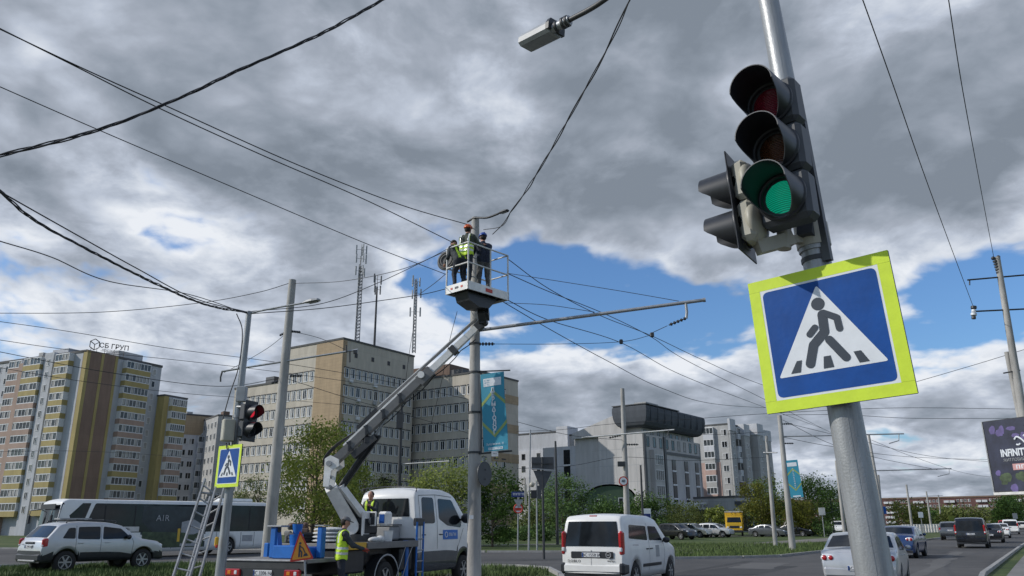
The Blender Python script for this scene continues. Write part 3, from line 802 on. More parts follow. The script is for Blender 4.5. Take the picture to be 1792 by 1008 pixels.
for k in range(8): B.win('X', .8, 2.6 + k * 2.7, 18.1, 1.1, 1.0, 'dark')
B.boxp('dark_band', 9.2, 24.8, -.14, .1, 14.4, 14.9, 'housing_grey')
B.boxp('entrance_block', 9, 27, -4.5, 0, 0, 5.2, 'wall_modern'); B.boxp('fascia', 8.9, 27.1, -4.7, 0, 4.1, 5.4, 'win_frame')
B.boxp('shop_glass', 9.6, 26.6, -4.6, -4.3, .4, 4.0, 'glass_dark')
marks(B.root, 'dark_metal', (12.5, -4.74, 4.45), (1, 0, 0), (0, 0, 1), 9, .6, 12)
B.finish()
B = Building('shop_building', 'low dark-fronted shop with grey canopy right of the modern office building', (41.5, 150.5), (.80, .60))
B.boxp('wall', 0, 13, 0, 10, 0, 6.2, 'wall_palegrey'); B.boxp('shop_front', .4, 12.6, -.1, .2, .2, 4.6, 'glass_dark'); B.boxp('canopy', -.3, 13.3, -1.6, .1, 4.7, 5.5, 'housing_grey')
marks(B.root, 'win_frame', (4.5, -1.64, 4.9), (1, 0, 0), (0, 0, 1), 4, .4, 7)
for k in range(4): B.boxp('pier', .3 + k * 4.0, .8 + k * 4.0, -.2, .1, .1, 4.7, 'win_frame')
B.boxp('door', 5.6, 7.2, -.16, .1, .1, 2.6, 'glass_mid')
roof_edge(B, 0, 13, 0, 10, 6.2); B.finish()
# green low building
B = Building('green_building', 'low dark green building with arched roof and two white window strips behind the trees', (11.6, 126.0), (1.0, -.10))
b = MB(); arc = [(0, 0), (7.2, 0), (7.2, 5.6)] + [(3.6 + 3.6 * math.cos(a), 5.6 + 1.7 * math.sin(a)) for a in [math.pi * k / 12 for k in range(1, 12)]] + [(0, 5.6)]
b.prism(arc, (0, 0, 0), (1, 0, 0), (0, 0, 1), (0, 1, 0), 12, 'wall_green'); B.part('wall', b)
b = MB()
for i in range(12):
    a0, a1 = math.pi * i / 12, math.pi * (i + 1) / 12
    p0 = Vector((3.6 + 3.85 * math.cos(a0), -.25, 5.6 + 1.95 * math.sin(a0))); p1 = Vector((3.6 + 3.85 * math.cos(a1), -.25, 5.6 + 1.95 * math.sin(a1)))
    b.add([p0, p1, p1 + Vector((0, 12.4, 0)), p0 + Vector((0, 12.4, 0))], [(0, 1, 2, 3)], 'roof_felt')
B.part('roof', b)
B.win('X', 0, 1.5, 3.8, .8, 3.0, 'one'); B.win('X', 0, 5.2, 4.2, .8, 2.6, 'one'); B.finish()

# --- stepped pale apartment block, far right of centre ----------------
B = Building('apartment_block', 'stepped grey apartment block with pink and brown balconies, right of the dark-roofed office', (51.5, 188.0), (.60, .80))
B.boxp('wall', 0, 28, 0, 11, 0, 24.2, 'wall_palegrey')
for x0, x1, o, h in ((0, 3.2, .4, 25.4), (6, 9.5, 1.5, 24.6), (12, 16, 2.6, 25.2), (19, 22.5, 1.4, 24.4), (25, 28, .4, 24.8)):
    B.boxp('projecting_bay', x0, x1, -o, .1, 0, h, 'wall_palegrey')
    B.boxp('bay_cap', x0 - .15, x1 + .15, -o - .15, 0, h - 2.6, h + .2, 'wall_white')
B.boxp('pink_panel', -.1, .3, 2.6, 9, 0, 15.5, 'panel_pink')
B.boxp('pink_panel', 3.25, 5.9, -.1, .2, 0, 12, 'panel_pink')
for fl in range(8):
    z = 22.4 - 2.8 * fl
    B.win('Y', 0, 1.2, z, 1.4, 1.5, 'two'); B.win('Y', 0, 9.8, z, 1.4, 1.5, 'two')
    loggia(B, 'Y', 0, 3.6, 6.2, z - 1.4, 2.8, 'wall_white' if fl < 2 else ('panel_pink' if fl % 2 else 'wall_palegrey'), .8, 3)
    for u in (4.0, 10.0, 17.0, 23.5): loggia(B, 'X', 0, u - .6, u + 1.3, z - 1.4, 2.8, 'wall_darkbrown' if fl > 3 else 'wall_white', .9, 2, glaze='win_dark_frame' if fl % 2 else 'win_frame')
    for u, o in ((1.6, .4), (7.7, 1.5), (14, 2.6), (20.7, 1.4)): B.win('X', -o, u, z, 1.2, 1.4, 'two')
roof_edge(B, 0, 28, 0, 11, 24.2); B.finish()
# --- white block behind, left of centre-right -------------------------
B = Building('apartment_block', 'white and grey apartment block behind the direction sign, left of the modern office', (18.5, 178.0), (.55, .83))
B.boxp('wall', 0, 16, 0, 9, 0, 21.0, 'wall_palegrey'); B.boxp('white_wing', -.6, 14, 9, 21, 0, 18.2, 'wall_white'); B.boxp('grey_attic', -.3, 13, 9.5, 21, 18.2, 22.0, 'wall_grey')
B.boxp('stair_tower', -1.0, 4, 6.5, 9.5, 0, 23.2, 'wall_white')
for fl in range(7):
    z = 19.6 - 2.8 * fl
    for u in (1.6, 4.2): B.win('Y', 0, u, z, 1.6, 1.5, 'two')
    if fl: 
        for u in (11.5, 14.6, 18.8): B.win('Y', -.6, u, z, 1.0, 1.4, 'dark')
roof_edge(B, 0, 16, 0, 6.4, 21.0); roof_edge(B, -.3, 13, 9.6, 21, 22.0); B.finish()
# --- far red brick block ---------------------------------------------
B = Building('brick_apartment_block', 'long far five-storey red brick apartment block closing the end of the road', (330, 420), (.655, .756))
B.boxp('wall', 0, 14, 0, 205, 0, 15.2, 'wall_red')
for k in range(12):
    u = 5 + k * 17
    for fl in range(5):
        for j in range(3):
            b = MB(); b.bx(-1.3, 0, u + j * 3.1, u + j * 3.1 + 2.7, .9 + 2.9 * fl, 2.2 + 2.9 * fl, 'wall_white'); B.part('balcony', b) if (k < 10 and j < 2) else None
        for j in range(4): B.win('Y', 0, u + 10 + j * 2.0 - .5, 2.0 + 2.9 * fl, 1.3, 1.5, 'two')
roof_edge(B, 0, 14, 0, 205, 15.2, 'wall_brown', .9, .4); B.finish()
b = Building('shop_building', 'pale flat-roofed shop pavilion at the far end of the road below the billboard', (175, 232), (.655, .756))
b.boxp('wall', 0, 12, 0, 26, 0, 4.2, 'wall_palegrey'); b.boxp('fascia', -.4, 0, -.2, 26, 3.2, 4.4, 'wall_brown'); b.boxp('shop_front', -.1, .2, .5, 25, .3, 2.8, 'glass_dark'); roof_edge(b, 0, 12, 0, 26, 4.3); b.finish()

# ================================================================ trees
def leaf_mat(name, col, dark):
    m = bpy.data.materials.new(name); m.use_nodes = True; t = m.node_tree; b = t.nodes['Principled BSDF']
    b.inputs['Roughness'].default_value = .6; b.inputs['Specular IOR Level'].default_value = .25
    gnode = t.nodes.new('ShaderNodeNewGeometry'); c = t.nodes.new('ShaderNodeTexCoord')
    n = t.nodes.new('ShaderNodeTexNoise'); n.inputs['Scale'].default_value = .9; n.inputs['Detail'].default_value = 3; t.links.new(c.outputs['Object'], n.inputs['Vector'])
    a = t.nodes.new('ShaderNodeMath'); a.operation = 'MULTIPLY_ADD'; a.inputs[1].default_value = .55; t.links.new(gnode.outputs['Random Per Island'], a.inputs[0])
    a.inputs[2].default_value = -.28
    a2 = t.nodes.new('ShaderNodeMath'); t.links.new(a.outputs[0], a2.inputs[0]); t.links.new(n.outputs[0], a2.inputs[1])
    r = t.nodes.new('ShaderNodeValToRGB'); r.color_ramp.elements[0].color = (*dark, 1); r.color_ramp.elements[1].color = (*col, 1); r.color_ramp.elements[0].position = .25; r.color_ramp.elements[1].position = .75
    t.links.new(a2.outputs[0], r.inputs[0]); t.links.new(r.outputs[0], b.inputs['Base Color'])
    tr = t.nodes.new('ShaderNodeBsdfTranslucent'); t.links.new(r.outputs[0], tr.inputs[0])
    mx = t.nodes.new('ShaderNodeMixShader'); mx.inputs[0].default_value = .25; t.links.new(b.outputs[0], mx.inputs[1]); t.links.new(tr.outputs[0], mx.inputs[2])
    t.links.new(mx.outputs[0], t.nodes['Material Output'].inputs[0]); MATS[name] = m
leaf_mat('leaf_spring', (.27, .31, .06), (.11, .15, .03)); leaf_mat('leaf_dark', (.11, .19, .045), (.045, .085, .022)); leaf_mat('leaf_olive', (.18, .21, .06), (.075, .10, .03)); leaf_mat('leaf_yellow', (.24, .24, .045), (.09, .11, .025))
leaf_mat('leaf_conifer', (.022, .035, .016), (.01, .016, .009))
def tree(name, label, loc, h, w, kind='dense', mat='leaf_dark', seed=1, bark='bark', group='trees on the verges', crown0=.25, leaf=.16, n=5200):
    r = random.Random(seed); t = thing(name, label, 'bush' if name == 'bush' else 'tree', loc, r.uniform(0, 6), group)
    tb = MB(); cr = MB(); top = h * .86
    trunk = [(0, 0, -.1)] + [(r.uniform(-.12, .12) * h * .08 * i, r.uniform(-.12, .12) * h * .08 * i, top * i / 5) for i in range(1, 6)]
    tr = max(.05, h * .018)
    if name != 'bush': tb.tube(catmull(trunk, 3), [tr * (1 - .85 * i / 15) for i in range(16)], bark, 7)
    clumps = []
    if kind == 'conifer':
        for i in range(60):
            f = r.random() ** .8; z = h * (crown0 * .4 + (1 - crown0 * .4) * f); R = w / 2 * (1 - f) * r.uniform(.55, 1.0); a = r.uniform(0, 6.28)
            clumps.append((Vector((R * math.cos(a), R * math.sin(a), z)), w * .12 + .1))
    else:
        nc = 46 if kind == 'dense' else 60
        for i in range(nc):
            while True:
                p = Vector((r.uniform(-1, 1), r.uniform(-1, 1), r.uniform(-1, 1)))
                if p.length < 1 and p.length > .25: break
            if kind == 'poplar': p.x *= (1 - .35 * p.z); p.y *= (1 - .35 * p.z)
            q = Vector((p.x * w / 2, p.y * w / 2, h * (crown0 + (1 - crown0) * (.5 + p.z * .5))))
            q += Vector((noise.noise(q * .5 + Vector((seed, 0, 0))), noise.noise(q * .5 + Vector((0, seed, 0))), 0)) * w * .18
            clumps.append((q, w * (.085 if kind == 'sparse' else .12) * r.uniform(.7, 1.3)))
    for c, R in clumps[::1 if kind == 'sparse' else 2]:
        if name == 'bush': s0 = Vector((0, 0, 0))
        else:
            k = max(.18, min(.95, (c.z - h * .12) / top * .75)); s0 = Vector((0, 0, top * k))
        mid = s0.lerp(c, .5) + Vector((r.uniform(-.1, .1), r.uniform(-.1, .1), -.03 * h if kind != 'poplar' else -.06 * h))
        tb.tube([s0, mid, c], [tr * .38, tr * .22, tr * .07], bark, 5, False)
        if kind in ('sparse', 'poplar'):
            for _ in range(4):
                tb.tube([c, c + Vector((r.gauss(0, R), r.gauss(0, R), abs(r.gauss(0, R)) * 1.4))], [tr * .07, tr * .03], bark, 3, False)
    tb.build('trunk', t)
    v = []; f = []
    for i in range(n):
        c, R = clumps[i % len(clumps)]
        d = Vector((r.gauss(0, 1), r.gauss(0, 1), r.gauss(0, .8))); p = c + d * R * .75
        if p.z < .1: p.z = .1 + r.random() * .3
        s = leaf * 1.45 * r.uniform(.5, 1.3); u = Vector((r.uniform(-1, 1), r.uniform(-1, 1), r.uniform(-1, 1))).normalized(); q = u.orthogonal().normalized() * s * .6
        u = u * s; o = len(v); v += [p - u * .5, p + q * .5, p + u * .6, p - q * .5]; f.append((o, o + 1, o + 2, o + 3))
    cr.add(v, f, mat); cr.build('crown', t); return t
gp = lambda px, Y: (P(px, 900, Y).x * 1.0, Y, 0)
def tx(px, Y):    # ground point under the pixel column at distance Y
    p = AZ(px, 915 + 2455 / Y); return (p.x, p.y, 0)
TG = 'trees on the verges'
tree('poplar_tree', 'tall yellow-green tree with pointed crown left of the white boom knee', tx(545, 52), 9.0, 5.4, 'poplar', 'leaf_spring', 11, crown0=.10, leaf=.13, n=9000)
tree('poplar_tree', 'slim yellow-green spring tree rising just behind the boom knee', tx(598, 56), 8.3, 4.2, 'poplar', 'leaf_spring', 12, crown0=.1, leaf=.13, n=6000)
tree('deciduous_tree', 'olive half-bare tree between the small crossing sign and the concrete pole', tx(448, 62), 5.6, 5.0, 'sparse', 'leaf_olive', 13, n=5000, leaf=.13, crown0=.12)
tree('deciduous_tree', 'pale budding low tree in front of the left wing of the hospital', tx(412, 66), 4.6, 4.2, 'sparse', 'leaf_yellow', 14, n=2600, leaf=.12)
tree('deciduous_tree', 'thin half-bare tree right of the boom knee in front of the hospital', tx(635, 70), 6.8, 6.0, 'sparse', 'leaf_olive', 15, n=3600, leaf=.13)
tree('deciduous_tree', 'sparse whitish budding tree above the cab roof', tx(695, 76), 6.6, 6.0, 'sparse', 'leaf_olive', 16, n=1700, leaf=.13)
tree('conifer_tree', 'small dark brown-green conifer standing just above the cab roof', tx(668, 72), 5.8, 2.5, 'conifer', 'leaf_conifer', 17, n=4500, leaf=.14)
tree('deciduous_tree', 'full green tree left of the central concrete pole behind the cab', tx(788, 60), 6.6, 7.2, 'dense', 'leaf_spring', 18, n=13000, leaf=.14, crown0=.10)
tree('deciduous_tree', 'green tree with low hanging branches right of the central concrete pole', tx(862, 58), 5.4, 4.6, 'dense', 'leaf_dark', 19, n=7000, leaf=.14, crown0=.1)
tree('deciduous_tree', 'dark green rounded tree behind the direction sign backs', tx(985, 84), 6.8, 6.8, 'dense', 'leaf_dark', 21, n=8000, leaf=.17, crown0=.05)
tree('deciduous_tree', 'dark tree between the no-entry sign and the grey sign back', tx(935, 90), 5.2, 5.6, 'dense', 'leaf_olive', 22, n=6000, leaf=.17, crown0=.05)
tree('deciduous_tree', 'round dark green tree left of the speed limit sign pole', tx(1062, 92), 4.6, 5.0, 'dense', 'leaf_dark', 23, n=6000, leaf=.17, crown0=.05)
tree('deciduous_tree', 'dark green tree right of the speed limit sign pole', tx(1130, 92), 4.9, 5.6, 'dense', 'leaf_dark', 24, n=6000, leaf=.17, crown0=.05)
tree('deciduous_tree', 'low olive tree above the parked white cars', tx(1195, 112), 4.2, 6.4, 'dense', 'leaf_olive', 25, n=4500, leaf=.19, crown0=.08)
tree('deciduous_tree', 'small yellowish tree in front of the dark shop front', tx(1258, 118), 4.2, 3.4, 'sparse', 'leaf_spring', 26, n=2400, leaf=.19)
tree('deciduous_tree', 'yellow-green tree left of the leaning banner pole', tx(1338, 108), 7.2, 6.0, 'dense', 'leaf_yellow', 27, n=6500, leaf=.19, crown0=.05)
tree('deciduous_tree', 'dark tree half hidden behind the yellow-green one by the banner pole', tx(1352, 124), 8.0, 6.5, 'dense', 'leaf_dark', 28, n=6500, leaf=.2, crown0=.05)
tree('deciduous_tree', 'large dark green tree right of the small teal banner', tx(1426, 112), 8.0, 7.6, 'dense', 'leaf_dark', 29, n=9000, leaf=.19, crown0=.05)
tree('deciduous_tree', 'bright yellow-green small tree below the small teal banner', tx(1408, 104), 4.9, 4.2, 'dense', 'leaf_yellow', 30, n=5000, leaf=.17, crown0=.05)
tree('deciduous_tree', 'dark round tree left of the big leaning signal pole, below the far poles', tx(1482, 140), 7.0, 7.0, 'dense', 'leaf_dark', 31, n=6500, leaf=.22, crown0=.05)
for k, (px, Y, h, w, mt, lb) in enumerate(((1592, 190, 5.5, 8, 'leaf_olive', 'hazy olive tree right of the big signal pole'), (1625, 230, 4.5, 8, 'leaf_dark', 'dim tree in front of the brick block, second from the big pole'),
        (1690, 200, 4.2, 9, 'leaf_olive', 'olive tree above the black boxy car in front of the brick block'), (1722, 230, 4.6, 8, 'leaf_olive', 'low olive tree right of the black boxy car'), (1768, 215, 6.2, 7, 'leaf_dark', 'dark tree beneath the billboard'),
        (1660, 260, 5.5, 9, 'leaf_olive', 'broad far tree in front of the middle of the brick block'), (1790, 250, 9, 9, 'leaf_dark', 'dark far tree at the right edge under the billboard'))):
    tree('deciduous_tree', lb, tx(px, Y), h, w, 'dense', mt, 40 + k, n=3200, leaf=.34, crown0=.02)
for k, (px, Y, h, w, lb) in enumerate(((880, 72, 1.2, 2.2, 'low round bush right of the central concrete pole'), (952, 74, 1.6, 2.0, 'dark bush at the foot of the grey sign back'), (918, 78, 1.3, 2.6, 'flat bush behind the no-entry sign post'),
        (1437, 104, 1.9, 3.4, 'light green bush right of the yellow-green tree under the banner'), (1152, 90, 1.9, 2.6, 'dark bush beside the white van roof'))):
    tree('bush', lb, tx(px, Y), h, w, 'dense', 'leaf_dark', 70 + k, n=1500, leaf=.15, crown0=.0, group='bushes on the verges')
# far wood: a dim band of trees along the horizon
r = random.Random(5); v = []; f = []
for i in range(9000):
    a = r.uniform(-.72, .30); D = r.uniform(300, 400); x, y = D * math.tan(a), D
    hh = 7 + 3 * noise.noise(Vector((x * .03, 0, 1))) ; z = hh * r.random() ** .7
    s = r.uniform(.6, 1.5); u = Vector((r.uniform(-1, 1), r.uniform(-1, 1), r.uniform(-1, 1))).normalized() * s; q = u.orthogonal().normalized() * s * .6
    p = Vector((x, y, z)); o = len(v); v += [p - u, p + q, p + u, p - q]; f.append((o, o + 1, o + 2, o + 3))
b = MB(); b.add(v, f, 'leaf_olive'); tag(b.build('far_wood'), kind='stuff')
# white concrete post fence along the far kerb
t = thing('picket_fence', 'row of short white concrete posts behind the blue car', 'fence', tx(1612, 125))
for k in range(14):
    px = 1583 + k * 4.9; p = Vector(tx(px, 132 + k * 1.2)); b = MB(); b.bx(-.16, .16, -.12, .12, 0, 1.25, 'white_dirty', .04); b.bx(-.18, .18, -.14, .14, 1.2, 1.3, 'white_dirty')
    o = b.build('post', t); o.location = p - t.location
# ================================================================ vehicles
def xform(mb, mx):
    mb.v = [mx @ v for v in mb.v]; return mb
def roundpoly(p, r=.05, n=3):
    out = []; k = len(p)
    for i in range(k):
        a, b, c = Vector(p[i - 1]), Vector(p[i]), Vector(p[(i + 1) % k])
        u = (a - b); v = (c - b); q = min(r, u.length * .4, v.length * .4); u = b + u.normalized() * q; v = b + v.normalized() * q
        for j in range(n + 1):
            t = j / n; out.append(tuple(u * (1 - t) ** 2 + b * 2 * t * (1 - t) + v * t * t))
    return out
class Body:
    def __init__(s, path, Wd, belt, roof, zb=.28, wheels=(), ar=.42, wz=.34, tum=.16, plan_r=(.35, .07), plan_f=(.7, .16), crown=.035, low=.93):
        s.path = path; s.Wd = Wd; s.belt = belt; s.roof = roof; s.zb0 = zb; s.wh = wheels; s.ar = ar; s.wz = wz; s.tum = tum; s.pr = plan_r; s.pf = plan_f; s.crown = crown; s.low = low; s.L = path[-1][0]
    def hw(s, x, z):
        w = s.Wd / 2
        a = max(0, 1 - x / s.pr[0]); w *= 1 - s.pr[1] * a * a
        a = max(0, 1 - (s.L - x) / s.pf[0]); w *= 1 - s.pf[1] * a * a
        if z > s.belt: q = (z - s.belt) / (s.roof - s.belt); w *= 1 - s.tum * q ** 1.15
        elif z < .55: w *= s.low + (1 - s.low) * min(1, max(0, (z - .2) / .35))
        else: w *= 1 + .012 * math.sin((z - .55) / (s.belt - .55) * math.pi)
        return w
    def zb(s, x):
        z = s.zb0
        for c in s.wh:
            d = abs(x - c)
            if d < s.ar: z = max(z, s.wz + math.sqrt(s.ar ** 2 - d * d))
        return z
    def ztop(s, x):
        p = s.path
        for i in range(len(p) - 1):
            if p[i][0] <= x <= p[i + 1][0] and p[i + 1][0] > p[i][0]:
                return p[i][1] + (p[i + 1][1] - p[i][1]) * (x - p[i][0]) / (p[i + 1][0] - p[i][0])
        return p[-1][1]
    def build(s, name, parent, paint, under='black_plastic', lower=None, lower_z=.6):
        pts = []
        sm = [Vector((x, z)) for x, z in s.path]
        # light smoothing of the profile by corner cutting
        q = [sm[0]]
        for i in range(1, len(sm) - 1):
            a, b_, c = sm[i - 1], sm[i], sm[i + 1]
            r = min(.10, (a - b_).length * .3, (c - b_).length * .3)
            u = b_ + (a - b_).normalized() * r; v = b_ + (c - b_).normalized() * r
            q += [u, (u + v) / 4 + b_ / 2, v]
        q.append(sm[-1]); q = [(v.x, v.y) for v in q]
        xs = []
        for c in s.wh:
            for k in range(13): xs.append(c - s.ar * math.cos(math.pi * k / 12))
            xs += [c - s.ar - .004, c + s.ar + .004]
        for x in xs:
            for i in range(len(q) - 1):
                if q[i][0] < x < q[i + 1][0]:
                    t = (x - q[i][0]) / (q[i + 1][0] - q[i][0]); q.insert(i + 1, (x, q[i][1] + (q[i + 1][1] - q[i][1]) * t)); break
        s.q = q
        rows = []; NR = 8; NT = 7
        for i, (x, zt) in enumerate(q):
            zb = min(s.zb(x), zt - .02); a = q[max(0, i - 1)]; c = q[min(len(q) - 1, i + 1)]
            t = Vector((c[0] - a[0], c[1] - a[1]))
            n = Vector((-t.y, t.x)).normalized() if t.length > 1e-6 else Vector((0, 1))
            h = zt - zb; r = min(.07, h * .3); sec = []
            wb = s.hw(x, zb)
            sec.append(Vector((x, wb * .86, zb)))
            for k in range(NR + 1):
                z = zb + (h - r) * k / NR; sec.append(Vector((x, s.hw(x, z), z)))
            w1 = s.hw(x, zt - r)
            sec.append(Vector((x, w1 - r * .28, zt - r * .28)))
            w2 = w1 - r * .9
            for k in range(NT + 1):
                y = w2 * (1 - k / NT); cc = s.crown * (1 - (y / max(w2, .01)) ** 2)
                sec.append(Vector((x + n.x * cc, y, zt + n.y * cc)))
            full = sec + [Vector((v.x, -v.y, v.z)) for v in sec[::-1][1:]]
            rows.append(full)
        b = MB(); n = len(rows[0])
        if lower:
            k1 = 0
            for i in range(len(rows) - 1):
                for j in range(n - 1):
                    ps = [rows[i][j], rows[i][j + 1], rows[i + 1][j + 1], rows[i + 1][j]]
                    mz = sum(p.z for p in ps) / 4
                    s_ = lower if mz < lower_z else paint
                    b.mi(s_)
            o = len(b.v)
            b.v = [p for r in rows for p in r]
            for i in range(len(rows) - 1):
                for j in range(n - 1):
                    f = [i * n + j, i * n + j + 1, (i + 1) * n + j + 1, (i + 1) * n + j]
                    mz = sum(b.v[k].z for k in f) / 4
                    b.f.append(f); b.m.append(b.mi(lower if mz < lower_z else paint)); b.s.append(True)
        else: b.grid(rows, paint, True)
        for i in (0, -1): b.add(rows[i], [list(range(n))], under)
        under_pts = [[r[0], r[-1]] for r in rows]
        b.grid(under_pts, under, False)
        return b.build(name, parent)
    def seg_window(s, name, parent, A, B, k=.86, mat='glass_dark', kt=None, off=.012):
        A, B = Vector(A), Vector(B); t = (B - A).normalized(); n = Vector((-t.y, t.x)); rows = []
        if n.y < 0 and abs(n.y) > .3: n = -n
        if A.x < s.L / 2 and n.x > 0: n = -n
        if A.x > s.L / 2 and n.x < 0: n = -n
        kt = k if kt is None else kt
        for i in range(7):
            f = i / 6; p = A.lerp(B, f); w = s.hw(p.x, p.y) - .063; kk = k + (kt - k) * f; row = []
            for j in range(13):
                y = w * kk * (1 - j / 6)
                cc = s.crown * (1 - (y / w) ** 2) + off
                row.append(Vector((p.x + n.x * cc, y, p.y + n.y * cc)))
            rows.append(row)
        b = MB(); b.grid(rows, mat, True); return b.build(name, parent)
    def side_panel(s, name, parent, poly, mat='glass_dark', sides=(1, -1), off=.007, r=.05):
        for sd in sides:
            pts = roundpoly(poly, r) if r else poly
            pv = []
            for x, z in pts: pv.append(Vector((x, sd * (s.hw(x, z) + off), z)))
            b = MB(); c = sum(pv, Vector()) / len(pv); cx, cz = c.x, c.z; c.y = sd * (s.hw(cx, cz) + off)
            pv2 = [Vector((p.x, p.y - sd * .03, p.z)) for p in pv]
            k = len(pv)
            b.add(pv + [c], [(i, (i + 1) % k, k) for i in range(k)], mat, True)
            b.add(pv + pv2, [(i, (i + 1) % k, k + (i + 1) % k, k + i) for i in range(k)], mat)
            b.build(name, parent)
    def seam(s, parent, lines, sides=(1, -1), name='door_seam', mat='black_plastic', w=.012, off=.004):
        b = MB()
        for ln in lines:
            for sd in sides:
                pts = []
                for i in range(len(ln) - 1):
                    for k in range(6):
                        t = k / 6; pts.append((ln[i][0] + (ln[i + 1][0] - ln[i][0]) * t, ln[i][1] + (ln[i + 1][1] - ln[i][1]) * t))
                pts.append(ln[-1])
                for (x0, z0), (x1, z1) in zip(pts, pts[1:]):
                    d = Vector((x1 - x0, z1 - z0)).normalized(); m = Vector((-d.y, d.x)) * w / 2
                    q = [(x0 - m.x, z0 - m.y), (x0 + m.x, z0 + m.y), (x1 + m.x, z1 + m.y), (x1 - m.x, z1 - m.y)]
                    b.add([Vector((x, sd * (s.hw(x, z) + off), z)) for x, z in q], [(0, 1, 2, 3)], mat)
        b.build(name, parent)
def wheel(parent, x, y, r, w=.21, rim='rim', spokes=6):
    sd = 1 if y > 0 else -1
    b = MB(); prof = [(r * .62, -w / 2), (r * .9, -w / 2), (r, -w * .36), (r, w * .36), (r * .9, w / 2), (r * .62, w / 2)]; n = 26; vs = []
    for k in range(n):
        a = 2 * math.pi * k / n
        for q, yy in prof: vs.append((q * math.cos(a), yy, q * math.sin(a)))
    m = len(prof); b.add(vs, [(k * m + j, k * m + j + 1, ((k + 1) % n) * m + j + 1, ((k + 1) % n) * m + j) for k in range(n) for j in range(m - 1)], 'tyre', True)
    b.cyl((0, -w * .3, 0), (0, w * .3, 0), r * .62, 'black_plastic', 20)
    o = b.build('wheel', parent); o.location = (x, y, r)
    c = MB(); y0 = sd * w * .40
    c.tube([(r * .60 * math.cos(a), y0, r * .60 * math.sin(a)) for a in [2 * math.pi * k / 24 for k in range(25)]], r * .045, rim, 5)
    for k in range(spokes):
        a = 2 * math.pi * k / spokes; c.beam((r * .08 * math.cos(a), y0, r * .08 * math.sin(a)), (r * .6 * math.cos(a), y0, r * .6 * math.sin(a)), r * .13, .03, rim, (0, 1, 0))
    c.cyl((0, y0 - .02, 0), (0, y0 + .02, 0), r * .16, rim, 10)
    c.build('rim', o)
    return o
def plate(parent, x, z, txt, w=.52, h=.115, rear=True):
    b = MB(); b.bx(x - .012, x, -w / 2, w / 2, z - h / 2, z + h / 2, 'plate_white', .004); b.bx(x - .014, x - .002, w / 2 - .05, w / 2 - .005, z - h / 2 + .005, z + h / 2 - .005, 'blue_sheet')
    o = b.build('licence_plate', parent)
    lettering(o, txt, h * .95, 'plate_ink', (x - .016, -.02, z - .004), (0, -1, 0), (0, 0, 1), .001)
def mirrors(parent, B, x, z, mat='black_plastic', s=1.0):
    for sd in (1, -1):
        b = MB(); y = B.hw(x, z); b.ball((x, sd * (y + .12 * s), z + .04), 1, mat, 10, 6, (.07 * s, .11 * s, .085 * s)); b.beam((x, sd * y, z), (x, sd * (y + .08), z + .02), .05, .04, mat); b.build('mirror', parent)
def handles(parent, B, spots, mat='black_plastic'):
    for x, z in spots:
        for sd in (1, -1):
            b = MB(); y = B.hw(x, z); b.bx(x - .09, x + .09, sd * y - .02, sd * (y) + sd * .03 if sd > 0 else sd * y + .02, z - .015, z + .015, mat) if False else b.box((x, sd * (y + .012), z), (.18, .035, .03), mat, None, .008); b.build('door_handle', parent)
